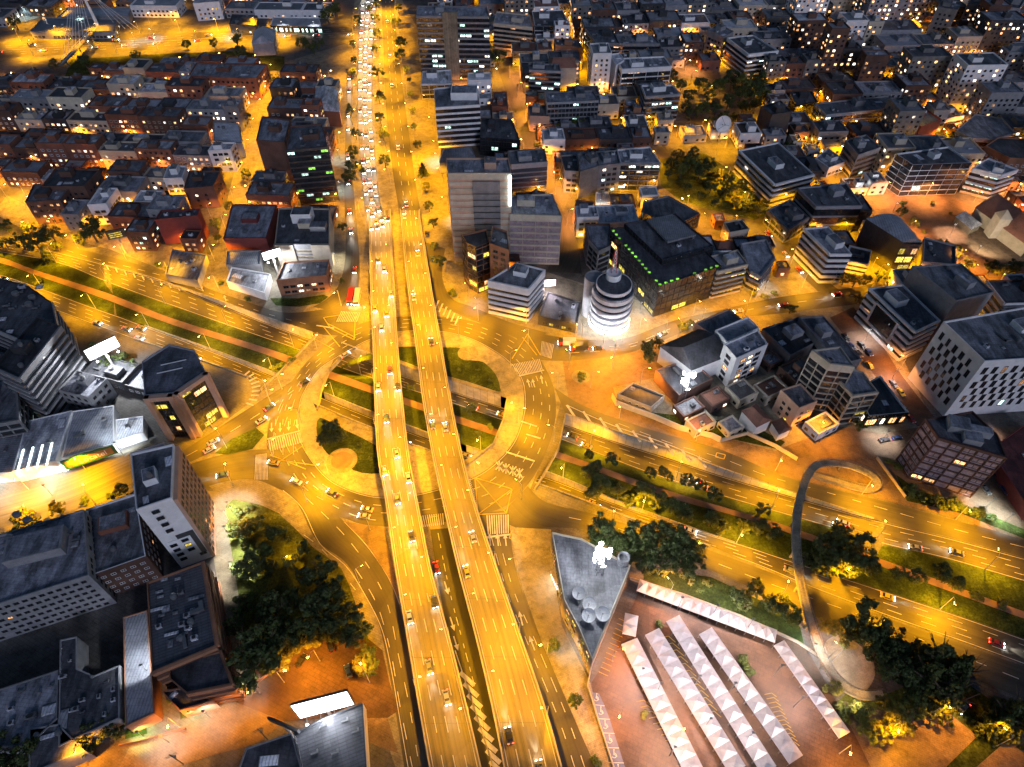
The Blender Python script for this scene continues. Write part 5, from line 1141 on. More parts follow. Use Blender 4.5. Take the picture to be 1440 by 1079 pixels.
def far_building(P, h, wall, rf, lit, label, cat, group):
    """a small distant building: walls, roof and windows, still one thing"""
    c = sum(P, Vector())/4; root = empty(cat.replace(' ','_').replace('-','_'), (c.x,c.y,0)); tag(root, label, cat, group)
    Q = [Vector((p.x-c.x,p.y-c.y,0)) for p in P]; mb = MB()
    for i in range(4): a, b = Q[i], Q[(i+1)%4]; mb.face([(a.x,a.y,0),(b.x,b.y,0),(b.x,b.y,h),(a.x,a.y,h)],0)
    for i, a, b, nn in visible_edges(Q, c):
        L = (b-a).length; d = (b-a)/L; nc = max(1,int(L/3.4)); nf = max(1,int((h-.8)/3.1))
        for f in range(nf):
            for k in range(nc):
                if rnd() < .12: continue
                m = 1
                if rnd() < lit: m = 2 if rnd() < .45 else 3 if rnd() < .6 else 4
                q = a+d*(L*(k+.5)/nc)+nn*.06; w = .85; z = 1.0+3.1*f
                mb.face([(q.x-d.x*w,q.y-d.y*w,z),(q.x+d.x*w,q.y+d.y*w,z),(q.x+d.x*w,q.y+d.y*w,z+1.45),(q.x-d.x*w,q.y-d.y*w,z+1.45)],m)
    mb.build('wall', [M[wall],M['glass'],M['w_warm'],M['w_white'],M['w_dim']], root)
    rb = MB(); t=.4; ce = Vector((0,0,0)); I=[q*(1-1.0/max(3,q.length)) for q in Q]
    rb.face([(p.x,p.y,h-.6) for p in I],0)
    for i in range(4):
        a,b,ia,ib = Q[i],Q[(i+1)%4],I[i],I[(i+1)%4]; rb.face([(a.x,a.y,h),(b.x,b.y,h),(ib.x,ib.y,h),(ia.x,ia.y,h)],1); rb.face([(ia.x,ia.y,h),(ib.x,ib.y,h),(ib.x,ib.y,h-.6),(ia.x,ia.y,h-.6)],1)
    rb.build('roof', [M[rf],M[wall]], root)
    clutter(root, I, h-.6, random.randint(1,3), wall)
    return root
def fill(where, X0, X1, Y0, Y1, rot, wr, dr, hr, street, walls, roofs, lit, cat, sk=.03, avenue=None, far=480, tall=0.0, hipp=.0, hw=None):
    """rows of adjoining buildings, two rows back to back, then a street"""
    ca, sa = math.cos(rot), math.sin(rot); cx, cy = (X0+X1)/2, (Y0+Y1)/2; row = 0; y = Y0; n = 0
    tf = lambda x, yy: Vector((cx+(x-cx)*ca-(yy-cy)*sa, cy+(x-cx)*sa+(yy-cy)*ca, 0))
    while y < Y1:
        d = uni(*dr); x = X0+uni(0,6); k = 0; hb = uni(*hr)
        while x < X1:
            w = uni(*wr); dd = d*uni(.82,1.0); ok = False
            if avenue and abs((x-X0)%avenue[0]) < avenue[1]: x += avenue[1]; continue
            if rnd() < sk: x += w; continue
            for fw, fd in ((1,1),(.65,1),(.6,.65)):
                P = [tf(x,y),tf(x+w*fw-.25,y),tf(x+w*fw-.25,y+dd*fd),tf(x,y+dd*fd)]; poly = [(p.x,p.y) for p in P]
                if not inzone(poly) and not hits(poly): ok = True; w *= fw; break
            if not ok: x += 3.0; continue
            x += w
            c = sum(P,Vector())/4; uu, vv = U(c), 0
            if not (-60 < uu < 1500): continue
            h = hb*uni(.75,1.3)*(uni(1.5,2.4) if rnd() < tall else 1); wall = random.choice(walls); rf = random.choice(roofs); register(P); n += 1; k += 1
            st = int(h/3.1); lab = f'{CNAME[wall]} {["one","two","three","four","five","six","seven","eight","nine","ten","eleven","twelve","thirteen"][min(12,max(0,st-1))]}-storey {RADJ[rf]} {cat}, {ordn(k-1)} in {ordn(row)} row {where}'
            if c.y > far or (h < 9 and c.y > 330): far_building(P, h, wall, rf, lit, lab, cat, None)
            else:
                s = random.choice(hw) if hw and rnd() < .6 else ST('res',lit=lit,sp=uni(3.0,3.8),ww=uni(1.3,2.1),frame=random.choice(('white','metal_dark','greyw','cream')))
                building(lab, cat, [(p.x,p.y) for p in P], h, wall, rf, s, world=True, reg=False, hip=(rf=='r_tile' and rnd()<.6), clut=random.randint(2,5))
        y += d+(1.0 if row%2 == 0 else street); row += 1
    return n
n1 = fill('west of the orange street',-420,-128,292,505,-.05,(15,26),(12,16),(9,15),8,['brick','brick3','brick','greyw','brick3','cream','darkw'],['r_flat','r_dark','r_metal','r_light','r_flat','r_dark'],.42,'apartment block',far=420)
n2 = fill('between orange street and avenue',-160,-72,290,520,-.03,(13,22),(13,17),(8,14),7,['brick','greyw','cream','brick3','white'],['r_flat','r_dark','r_metal','r_light'],.15,'corner block',far=430)
n3 = fill('beyond the north-west highway',-430,-90,575,690,-.02,(22,40),(16,24),(6,12),16,['greyw','darkw','white'],['r_metal','r_dark','r_flat'],.25,'warehouse')
n4 = fill('right of the hill street',-10,200,262,470,.06,(13,22),(13,18),(6,10),9,['brick3','greyw','cream','brick2','white','darkw'],['r_flat','r_dark','r_metal','r_light','r_dark','r_tile'],.2,'house',avenue=(70,9),far=360,hw=[S['bandd'],S['offd']])
n5 = fill('north of the park',-40,250,470,690,.06,(15,26),(14,20),(8,14),9,['greyw','greyw','cream','brick3','white','darkw','concrete_dark'],['r_flat','r_dark','r_metal','r_light','r_dark','r_white','r_tile'],.38,'town block',avenue=(75,10),tall=.22)
n6 = fill('north-east of the orange square',200,560,215,470,.04,(17,28),(15,21),(9,15),9,['greyw','greyw','darkw','brick3','cream','concrete_dark','white'],['r_flat','r_dark','r_dark','r_metal'],.2,'office',avenue=(80,11),far=330,tall=.16,hw=[S['bandd'],S['band'],S['grid']])
n7 = fill('in the far north-east',240,640,470,690,.04,(18,32),(16,24),(9,16),10,['greyw','greyw','darkw','brick3','cream','white'],['r_flat','r_dark','r_metal'],.3,'city block',avenue=(85,12),tall=.3)
n8 = fill('beside the curved hall',-300,-140,195,262,-.3,(18,30),(12,18),(6,10),8,['greyw','darkw'],['r_flat','r_dark','r_metal'],.08,'workshop')
def infill(where, X0, X1, Y0, Y1, rot, n, hr, walls, roofs, lit, tries=2600, sz=(9,17)):
    got = []
    ca, sa = math.cos(rot), math.sin(rot)
    for _ in range(tries):
        if len(got) >= n: break
        x, y, w, d = uni(X0,X1), uni(Y0,Y1), uni(*sz), uni(*sz)*.9
        tf = lambda a, b: Vector((x+a*ca-b*sa, y+a*sa+b*ca, 0)); m = 1.3
        P = [tf(-w/2,-d/2),tf(w/2,-d/2),tf(w/2,d/2),tf(-w/2,d/2)]; Q = [tf(-w/2-m,-d/2-m),tf(w/2+m,-d/2-m),tf(w/2+m,d/2+m),tf(-w/2-m,d/2+m)]
        if not (-40 < U(P[0]) < 1480) or inzone([(p.x,p.y) for p in P]) or hits([(p.x,p.y) for p in Q]): continue
        register(P); got.append((x,y,P))
    got.sort(key=lambda g: g[0])
    for i,(x,y,P) in enumerate(got):
        h = uni(*hr); wall = random.choice(walls); rf = random.choice(roofs)
        far_building(P, h, wall, rf, lit, f'small {CNAME[wall]} {RADJ[rf]} house {where}, {ordn(i)} from the left', 'house', None)
    return len(got)
WL = ['brick','brick2','greyw','cream','white','brick3']; RL_ = ['r_flat','r_dark','r_metal','r_light','r_tile','r_white']
i1 = infill('between the western blocks',-430,-75,285,520,-.04,52,(4.5,10),WL,RL_,.2)
i2 = infill('between the north-east streets',-10,300,245,470,.06,56,(4.5,9),WL,RL_,.2)
i3 = infill('between the blocks north of the park',-60,300,465,690,.06,40,(5,10),WL,RL_,.3,sz=(11,20))
i4 = infill('around the north-east offices',250,600,215,690,.04,52,(5,10),WL,RL_,.2,sz=(12,22))
i5 = infill('beyond the top left highway',-430,-90,570,690,-.02,20,(5,9),WL,RL_,.3,sz=(14,26))
i7 = infill('squeezed between north-east blocks',-20,330,245,470,.06,46,(3.5,7),WL,RL_,.25,sz=(6,11),tries=5000)
i8 = infill('squeezed between far eastern blocks',250,600,215,640,.04,50,(4,9),WL,RL_,.25,sz=(8,14),tries=5000)
i9 = infill('squeezed between far northern blocks',-60,330,465,680,.06,40,(4,9),WL,RL_,.3,sz=(8,14),tries=5000)
i6 = infill('in the villa yard',72,128,170,214,.5,9,(3.5,6),['white','cream','brick3'],['r_dark','r_tile','r_flat'],.1,sz=(7,12))
print('INFILL', i1,i2,i3,i4,i5)
print('FILL', n1, n2, n3, n4, n5, n6, n7, n8)
# ================================================================== TREES
def crown_mesh(name, shape, mat, n, seed, ls):
    r = random.Random(seed); mb = MB()
    cl = []
    if shape == 'round':
        for _ in range(24):
            a, z = r.uniform(0,6.28), r.uniform(-.55,.75); q = math.sqrt(max(0,1-z*z))*r.uniform(.35,.95); cl.append((q*math.cos(a),q*math.sin(a),z,r.uniform(.13,.34)))
        cl.append((0,0,.2,.42))
    elif shape == 'bush':
        for _ in range(11):
            a = r.uniform(0,6.28); q = r.uniform(.1,.75); cl.append((q*math.cos(a),q*math.sin(a),r.uniform(-.5,.3)*.8,r.uniform(.2,.42)))
    else:   # conifer: tiers of drooping boughs
        for t in range(9):
            z = -.8+t*.2; rad = (1-t/9.5)*.95
            for k in range(max(3,9-t)):
                a = 6.28*k/max(3,9-t)+r.uniform(-.3,.3)
                for m in (.35,.7,1.0): cl.append((rad*m*math.cos(a),rad*m*math.sin(a),z-.12*m,r.uniform(.07,.13)))
    for _ in range(n):
        cx, cy, cz, cr = r.choice(cl); d = Vector((r.gauss(0,1),r.gauss(0,1),r.gauss(0,1))).normalized()*cr*(r.random()**.4)
        p = Vector((cx,cy,cz))+d; nn = (d.normalized()+Vector((r.gauss(0,.5),r.gauss(0,.5),r.gauss(.3,.5)))).normalized()
        x = nn.orthogonal().normalized(); x.rotate(Matrix.Rotation(r.uniform(0,6.28),3,nn)); y = nn.cross(x); s = ls*r.uniform(.6,1.4)
        mb.face([p-x*s-y*s*.5,p+x*s*.2-y*s*.7,p+x*s+y*s*.4,p-x*s*.1+y*s*.8],0)
    return mb.mesh(name,[M[mat]])
CR = {}
for mat in ('leaf','leafd','leafy'):
    CR['round',mat] = [crown_mesh('crown','round',mat,2300,s,.062) for s in (1,2,3,8)]
    CR['bush',mat] = [crown_mesh('crown','bush',mat,900,s,.10) for s in (4,5)]
CR['pine','leafd'] = [crown_mesh('crown','pine','leafd',2300,s,.075) for s in (6,7)]; CR['pine','leaf'] = [crown_mesh('crown','pine','leaf',2300,6,.075)]
def trunk_mesh(seed):
    r = random.Random(seed); mb = MB(); mb.tube((0,0,0),(.03,.02,.6),.055,.035,8); 
    for k in range(5):
        a = 1.26*k+r.uniform(-.3,.3); z = r.uniform(.35,.58); e = (.42*math.cos(a),.42*math.sin(a),z+r.uniform(.2,.42)); mb.tube((.02,.01,z),e,.024,.008,5)
        mb.tube((e[0]*.6,e[1]*.6,z+(e[2]-z)*.6),(e[0]*.6+.2*math.cos(a+.8),e[1]*.6+.2*math.sin(a+.8),z+.38),.012,.005,4)
    return mb.mesh('trunk',[M['bark']])
TR = [trunk_mesh(s) for s in (1,2,3)]
TREEN = [0]
def tree(u, v, r, shape, mat, label, group=None, h=None, z0=0.0):
    """u, v: middle of the crown in the photo; r: crown radius in metres"""
    h = h or (r*1.9 if shape == 'round' else r*2.6 if shape == 'pine' else r*1.2)
    zc = h*.6 if shape != 'bush' else h*.5; p = G(u, v, z0+zc)
    root = empty('bush' if shape == 'bush' else 'tree', (p.x,p.y,z0)); root.rotation_euler.z = uni(0,6.28); TREEN[0] += 1
    tag(root, label, 'bush' if shape == 'bush' else 'tree', group)
    cs = random.choice(CR[shape,mat])
    if shape == 'bush': put('crown', cs, (0,0,h*.45), 0, (r,r,h*.55), root)
    elif shape == 'pine': put('crown', cs, (0,0,h*.55), 0, (r,r,h*.5), root)
    else: put('crown', cs, (0,0,h*.62), 0, (r,r*uni(.85,1.1),h*.42), root)
    put('trunk', random.choice(TR), (0,0,0), 0, (h*.8,h*.8,h*(.95 if shape != 'bush' else .5)), root)
    return root
KIND = {'round':'round crowned tree','pine':'dark conifer','bush':'low bush'}
COLN = {'leaf':'green','leafd':'dark','leafy':'yellow lit'}
def trees(where, L, z0=0.0):
    n = {}
    for t in L:
        u, v, r, s, m = t[:5]; s = {'r':'round','p':'pine','b':'bush'}[s]; m = {'g':'leaf','d':'leafd','y':'leafy'}[m]
        n[0] = n.get(0,0)+1
        size = 'large' if r > 6 else 'small' if r < 2.6 else 'medium'
        tree(u, v, r, s, m, f'{size} {COLN[m]} {"bush" if s == "bush" else "conifer" if s == "pine" else "tree"} {where}, {ordn(n[0]-1)} from {"the left" if srt(L) == L else "the top"}', None, t[5] if len(t) > 5 else None, z0)
def srt(L): return sorted(L, key=lambda t: t[0])
trees('in the park inside the exit road bend', srt([(352,795,5,'r','d'),(345,770,2.5,'r','g'),(385,858,6.5,'r','d'),(368,905,8,'r','d'),(356,938,8,'r','d'),(395,895,6,'r','d'),(448,805,6,'r','d'),(462,835,7,'r','d'),(445,865,7,'r','d'),(482,870,6.5,'r','d'),(500,893,5,'r','d'),(425,770,3,'r','g'),(340,735,3,'b','g'),(335,720,2.5,'b','g'),(349,757,1.6,'r','g'),(428,900,4.5,'r','y'),(447,892,4,'r','y'),(408,912,4,'r','y'),(466,892,3.5,'r','g'),(400,930,3,'b','y'),(330,880,4,'r','d'),(340,850,4,'r','d'),(328,745,3,'r','g'),(345,745,3.2,'r','d'),(362,735,2.6,'r','g'),(380,750,3,'r','d'),(372,775,3.4,'r','g'),(395,745,2.4,'b','g'),(410,790,3.2,'r','g'),(335,800,3.5,'r','d'),(378,800,3.2,'r','d'),(405,760,2,'b','d'),(350,715,2,'b','d'),(425,810,3.4,'r','d'),(410,845,4,'r','d'),(507,935,3.2,'r','y'),(516,920,3.5,'r','g'),(522,940,3,'r','g')]))
trees('on the roundabout island', srt([(464,607,5.5,'r','d'),(455,620,3,'r','d'),(476,612,3.5,'r','d')]))
trees('on the median inside the island', srt([(662,575,2.8,'r','d'),(690,600,2.0,'b','g'),(672,608,2.0,'b','d'),(540,555,2.2,'b','d'),(577,545,2.2,'r','d'),(610,560,2,'b','g')]),-2)
trees('on the median east of the roundabout', srt([(829,640,2.6,'r','d'),(838,658,3.5,'r','d'),(828,665,3.2,'r','d'),(845,680,4,'r','d'),(832,690,3.5,'r','d'),(862,645,3,'r','d'),(915,665,2.6,'r','d'),(932,662,2.4,'r','d'),(940,670,2.4,'r','d'),(966,676,3,'r','d'),(984,682,3,'r','d'),(1005,695,3.4,'r','d'),(905,690,4.2,'r','d'),(925,702,4.2,'r','d'),(948,712,3.6,'r','d'),(962,722,3.8,'r','d'),(1000,732,3.6,'r','d'),(1013,742,3.5,'r','d'),(1072,716,3,'r','d'),(1065,738,3.8,'r','d'),(1085,748,3.8,'r','d'),(1045,740,3,'r','d'),(885,705,3.4,'r','d'),(870,690,3,'r','d')]),-1)
trees('on the median beyond the curved footbridge', srt([(1160,770,5.5,'r','d'),(1185,762,6,'r','d'),(1208,775,6.5,'r','d'),(1190,795,6.5,'r','d'),(1165,795,5,'r','d'),(1225,795,4,'r','d'),(1135,790,3.5,'r','d'),(1178,740,2.5,'r','d'),(1265,805,3,'r','g'),(1290,812,3.2,'r','g'),(1325,805,3.8,'r','d'),(1345,820,3,'r','d'),(1375,838,2.5,'b','d'),(1410,848,2.5,'b','d')]))
trees('behind the flatiron building', srt([(842,747,7,'r','d',14),(868,760,6,'r','d'),(898,762,7,'r','d'),(925,757,7,'r','d'),(952,768,7.5,'r','d'),(975,782,6,'r','d'),(935,785,6.5,'r','d'),(905,785,6,'r','d'),(965,795,5,'r','d'),(880,775,5,'r','d')]))
trees('on the verge above the market tents', srt([(1035,838,3.2,'r','d'),(1048,850,3,'r','d'),(1063,828,3.8,'r','d'),(1095,850,4.2,'r','d'),(1110,862,4,'r','g'),(1080,848,3,'r','d'),(1120,870,3,'r','g'),(972,818,1.8,'b','y'),(995,820,1.8,'b','y'),(985,830,1.5,'b','g')]))
trees('round the southern end of the curved footbridge', srt([(1222,880,7.5,'r','d',14),(1196,888,5,'r','d',10),(1250,898,6.2,'r','d',12),(1238,910,5.8,'r','d'),(1264,928,6,'r','d'),(1256,942,5.5,'r','d'),(1290,925,5.2,'r','d'),(1288,953,5,'r','d'),(1322,925,7.5,'p','d'),(1345,945,7.5,'p','d'),(1310,950,7,'p','d'),(1335,975,7,'p','d'),(1302,975,5,'r','d'),(1360,930,4,'p','d'),(1160,880,2.6,'r','y'),(1172,968,2.8,'r','y'),(1172,883,2.6,'r','g'),(1210,1000,4.2,'r','g'),(1188,1002,3.2,'b','g'),(1243,990,3.2,'r','y'),(1262,1015,4.8,'r','y'),(1240,1030,4,'r','y'),(1225,1028,3.5,'r','g'),(1285,995,4,'r','g'),(1425,1000,6.5,'p','d'),(1410,1015,5,'p','g'),(1445,1010,6,'p','d')]))
trees('on the orange forecourt east of the ring', srt([(818,530,2.6,'r','g'),(909,490,4,'r','d'),(924,482,3.5,'r','d'),(914,503,3,'r','d'),(960,460,2.8,'r','g'),(970,454,1.8,'r','d')]))
trees('north-west of the sunken highway', srt([(8,318,4,'r','d'),(28,338,5,'r','d'),(50,342,6,'r','d'),(72,330,5.5,'r','d'),(40,320,4,'r','d'),(62,355,3.5,'p','d'),(127,322,7.5,'r','d'),(112,335,4,'r','g'),(80,345,3,'r','d'),(5,340,4,'r','d'),(222,372,2.2,'b','g'),(235,376,2.2,'b','g'),(248,380,2.4,'b','g'),(260,384,2.2,'b','y'),(303,315,3.6,'r','d'),(306,335,2.4,'r','d'),(322,290,3,'r','y'),(345,245,3.5,'r','d'),(347,165,3.5,'r','d'),(348,420,2,'b','g'),(310,398,2,'b','d')]))
trees('on the median west of the roundabout', srt([(52,397,2.5,'b','d'),(395,512,2.5,'b','g'),(385,518,2.2,'b','d'),(410,505,2,'b','g')]))
trees('on the avenue median', [(530,46,4,'r','d'),(528,68,3.6,'r','d'),(531,102,4.6,'r','d'),(533,136,4.4,'r','d'),(534,165,4,'r','d'),(538,188,4.2,'r','d'),(541,226,4.2,'r','d'),(527,25,4,'r','d'),(528,5,4,'r','d'),(520,12,3,'r','d')])
trees('on the west pavement of the avenue', [(497,84,3,'r','d'),(496,101,3.4,'r','d'),(491,150,2.5,'p','d'),(500,188,3.6,'r','d'),(496,214,4,'r','d'),(498,238,6,'r','d'),(490,250,4,'r','d'),(481,318,2.5,'r','d'),(496,62,3,'r','d'),(503,28,4,'r','d'),(480,395,1.8,'r','d')])
trees('on the east pavement of the avenue', [(563,60,5,'r','d'),(561,75,5,'r','d'),(571,98,3,'r','g'),(575,112,2,'r','d'),(578,132,2.4,'r','g'),(580,155,2.8,'r','g'),(583,178,2.6,'r','g'),(587,203,2.8,'r','d'),(594,236,3.4,'p','d'),(598,262,3,'r','y'),(603,290,3.2,'r','d'),(609,312,3.2,'r','d'),(611,346,2.4,'r','g'),(618,366,3.2,'r','d'),(636,411,3.0,'b','d'),(557,30,4,'r','d'),(560,10,4,'r','d')])
trees('along the yellow lit south-west street', srt([(34,728,4,'r','y'),(80,714,3.2,'r','y'),(172,688,3.2,'r','y'),(118,703,2.4,'b','g'),(45,738,3.5,'r','y'),(60,583,1.5,'b','g'),(20,745,2.5,'b','g'),(155,696,2,'b','g')]))
trees('in the neighbourhood park', srt([(uu,vv,rr,'r',random.choice('dgy' if k%3 else 'dd')) for k,(uu,vv,rr) in enumerate([(945,232,5),(958,240,5),(972,230,6),(985,240,5),(998,232,5),(1012,246,4),(1024,254,5),(1030,268,4),(1042,262,4),(1052,274,4),(1048,288,4),(1035,282,4),(1020,270,4),(1000,262,4),(965,262,3),(985,275,3),(1060,292,3),(1068,298,4),(1005,285,3),(952,218,4),(975,215,4),(940,245,3),(1075,285,3)])]))
trees('in the dark grove north of the park', srt([(uu,vv,rr,'r',random.choice('ddgy' if k%2 else 'dd')) for k,(uu,vv,rr) in enumerate([(945,108,5),(958,120,5),(970,135,5),(985,118,5),(998,130,6),(1012,118,6),(1030,112,7),(1048,118,8),(1066,115,8),(1060,130,7),(1042,132,6),(1025,142,5),(1008,150,5),(990,152,5),(972,158,5),(1045,150,5),(1062,148,5),(965,150,4),(1018,163,4),(1035,165,4),(1000,170,3),(1075,135,5)])]))
trees('among the north-east blocks', srt([(700,80,6,'r','d'),(690,72,5,'r','d'),(808,96,3.5,'p','d'),(815,22,5,'r','d'),(825,28,5,'r','d'),(832,112,3,'r','g'),(852,128,3,'b','y'),(785,178,3.5,'r','y'),(814,172,4.5,'r','g'),(1112,205,3.5,'r','d'),(1098,192,3,'r','d'),(1186,118,4,'r','y'),(1205,128,4,'r','d'),(1145,60,4,'r','d'),(930,160,3.5,'r','d'),(940,170,3,'r','y'),(875,25,5,'r','d'),(1305,240,4,'r','y'),(1285,245,3,'r','y'),(1270,285,3,'b','g'),(1120,185,3,'r','y'),(1005,185,3,'b','y'),(755,202,2.5,'b','g'),(1340,192,3.5,'r','d'),(1250,195,3.5,'r','d'),(1262,205,3,'r','d')]))
trees('along the orange square', srt([(1268,298,3.2,'r','g'),(1287,312,3.2,'r','g'),(1325,343,3.2,'r','g'),(1345,354,4,'r','g'),(1362,372,4,'r','g'),(1394,376,4.5,'r','d'),(1425,376,5,'r','d'),(1300,326,1.5,'b','g'),(1408,380,3.5,'r','d'),(1312,285,2.2,'b','g'),(1337,300,1.6,'b','g')]))
trees('in the cross street hedge', srt([(1188,392,3.5,'r','g'),(1203,395,3.5,'r','g'),(1218,393,3.2,'r','d'),(1238,388,3.2,'r','d'),(1255,386,3.4,'r','d'),(1272,386,3.2,'r','d'),(1060,412,2.4,'b','y'),(1075,416,2.4,'b','y'),(1090,412,2,'b','y'),(1113,433,3,'r','d'),(1208,420,2.6,'r','d')]))
trees('beside the brown gridded apartment block', srt([(1283,690,3,'r','g'),(1298,698,3,'b','g'),(1318,706,3,'r','g'),(1338,710,3.4,'r','g'),(1358,716,3,'b','g'),(1378,722,3,'r','g'),(1262,656,2.4,'b','y'),(1250,648,2,'b','y'),(1210,598,3,'r','y'),(1395,728,2.5,'b','g')]))
trees('by the south-west orange street', srt([(125,1036,4.6,'r','d'),(158,1020,4.2,'r','d'),(25,1068,6.5,'r','d'),(5,1050,5,'r','d'),(240,985,1.5,'b','g')]))
trees('on the pavement west of the flatiron', srt([(778,908,2.6,'r','g'),(809,986,2.8,'r','g'),(838,1070,2,'b','g'),(790,835,1.5,'b','g'),(906,1004,1.6,'b','y'),(1046,930,2.6,'b','g'),(1056,945,1.8,'b','d'),(928,878,1.8,'b','g'),(797,870,1.5,'b','y')]))
trees('in the dark yards between western blocks', srt([(262,62,4,'r','d'),(190,78,4,'r','d'),(332,55,5,'r','d'),(338,72,5,'r','d'),(300,60,4,'r','d'),(118,85,5,'r','d'),(75,90,4,'r','d'),(380,112,4,'r','y'),(392,108,3,'r','y'),(425,60,5,'r','d'),(440,66,5,'r','d'),(452,60,3,'r','d'),(470,12,6,'r','d'),(460,20,6,'r','d'),(270,128,3,'r','y'),(150,510,4,'r','d'),(172,505,3.5,'r','d'),(185,515,3.5,'r','d'),(130,490,3,'r','d'),(20,30,5,'r','d')]))
# small plants scattered where streets leave room
trees('at the rim of the roundabout lawns', srt([(540,500,1.2,'b','g'),(585,495,1.4,'b','d'),(632,505,1.3,'b','g'),(645,520,1.5,'b','d'),(672,520,1.4,'b','g'),(690,535,1.5,'b','d'),(598,515,1.3,'b','g'),(520,645,1.4,'b','g'),(505,625,1.3,'b','d'),(530,655,1.4,'b','d'),(490,512,1.3,'b','g'),(455,600,1.5,'b','g')]))
# ================================================================== LAMPS
def mklight(kind, loc, power, col, size=.3, cone=150, blend=.7, d=None, parent=None, name='lamp_light'):
    l = D.lights.new(name, kind); l.energy = power; l.color = col
    if kind == 'SPOT': l.spot_size = math.radians(cone); l.spot_blend = blend
    l.shadow_soft_size = size
    o = D.objects.new(name, l); o.location = loc
    if d is not None: o.rotation_euler = Vector(d).to_track_quat('-Z','Y').to_euler()
    COL.objects.link(o); o.parent = parent; return o
def lamp_meshes():
    a = MB(); a.tube((0,0,0),(0,0,.9),.2,.16,8); a.tube((0,0,.9),(0,0,9.6),.11,.07,7); 
    b = MB(); b.tube((0,0,9.4),(0,-1.0,10.1),.06,.05,6); b.tube((0,-1.0,10.1),(0,-2.2,10.25),.05,.045,6)
    c = MB(); c.idx([(-.2,-3.1,10.2),(.2,-3.1,10.2),(.2,-2.1,10.2),(-.2,-2.1,10.2),(-.13,-3.0,10.4),(.13,-3.0,10.4),(.13,-2.15,10.4),(-.13,-2.15,10.4)],[(4,5,6,7),(0,1,5,4),(1,2,6,5),(2,3,7,6),(3,0,4,7)],0); c.idx([(-.22,-3.1,10.14),(.22,-3.1,10.14),(.22,-2.2,10.14),(-.22,-2.2,10.14),(-.22,-3.1,10.2),(.22,-3.1,10.2),(.22,-2.2,10.2),(-.22,-2.2,10.2)],[(3,2,1,0),(0,1,5,4),(1,2,6,5),(2,3,7,6),(3,0,4,7)],1)
    return a.mesh('pole',[M['pole']]), b.mesh('arm',[M['pole']]), c.mesh('lamp_head',[M['metal'],M['lamp']]), None
LMA, LMB, LMC, _ = lamp_meshes()
LIGHTS = {}
def shared_light(power, col, cone):
    k = (round(power), col, cone)
    if k not in LIGHTS:
        l = D.lights.new('lamp_light','SPOT'); l.energy = power; l.color = col; l.spot_size = math.radians(cone); l.spot_blend = .6; l.shadow_soft_size = .35; LIGHTS[k] = l
    return LIGHTS[k]
YEL = (1,.42,.0); ORA = (1,.365,.012); PNK = (1,.35,.07); NL = [0]
DECKP = [[(q.x,q.y) for q in A]+[(q.x,q.y) for q in B_[::-1]] for A, B_ in ((LL,LR),(RL,RR))]
def underdeck(p, face):
    return p.z < 3 and G(0,0).y > 0 and any(inpoly(q, dp) for dp in DECKP for q in (p, p+face*2.6, p+face*4.5, p-face*1.5)) and p.y < 300
def lamp(p, face, power, col, label, sc=1.0, cone=146, group=None):
    if face.length > 0: face = face.normalized()
    if underdeck(p, face): return None
    root = empty('street_lamp', p, math.atan2(face.y, face.x)+math.pi/2); root.scale = (sc,sc,sc); NL[0] += 1
    tag(root, label, 'street lamp', group)
    put('pole', LMA, parent=root); put('arm', LMB, parent=root); put('lamp_head', LMC, parent=root)
    o = D.objects.new('lamp_light', shared_light(power, col, cone)); o.location = (0,-2.6,10.0); COL.objects.link(o); o.parent = root
    return root
def lamprow(where, pts, step, side, power=None, col=YEL, world=False, sc=1.0, skip=0, z=0.0, cone=146):
    P = [p.copy() for p in pts] if world else smooth(px(pts, z), 5); P = resample(P, 200); L = [0]
    for a, b in zip(P, P[1:]): L.append(L[-1]+(b-a).length)
    n = max(1,int(L[-1]/step)); j = 0
    for i in range(n):
        s = step*(i+.5)
        while j < 198 and L[j+1] < s: j += 1
        d = (P[j+1]-P[j]).normalized(); nn = Vector((-d.y,d.x,0))*side
        if not (-80 < U(P[j]) < 1520): continue
        lamp(P[j], nn, power or P_STREET, col, f'{where}, {ordn(i)} along', sc, cone)
for nm, A, s, ph in (('west parapet of the western deck',LL,1,0),('east parapet of the western deck',LR,-1,14),('west parapet of the eastern deck',RL,1,0),('east parapet of the eastern deck',RR,-1,14)):
    Q = [p+Vector((0,0,.9)) for p in A]; Q = Q[ph//7:]
    lamprow('street lamp on the '+nm, Q, 25, s, P_STREET*.72, world=True, sc=.8)
lamprow('street lamp on the west pavement of the avenue', [(499,20),(498,60),(496,120),(496,180),(499,240),(506,300),(508,370)], 34, 1)
lamprow('street lamp on the avenue median', [(532,10),(533,60),(532,120),(537,180),(544,240),(556,292)], 30, 1, P_STREET*1.1)
lamprow('street lamp on the avenue median, facing east', [(534,22),(535,70),(535,130),(540,190),(548,250),(559,296)], 30, -1, P_STREET*1.1)
lamprow('street lamp on the east kerb of the avenue', [(557,10),(562,60),(570,120),(580,180),(588,240),(597,300)], 30, -1, P_STREET*1.1)
lamprow('street lamp along the eastern frontage road', [(600,140),(614,200),(624,260),(632,310),(642,360)], 30, -1, P_STREET*.8)
for i in range(0,120,9):
    p = ROa[i]; d = Vector((p.x-cen.x,p.y-cen.y,0)).normalized(); q = Vector((p.x,p.y,0))+d*1.5
    lamp(q, -d, P_STREET*.8, YEL, f'street lamp on the outer rim of the roundabout, {ordn(i//9)} anticlockwise')
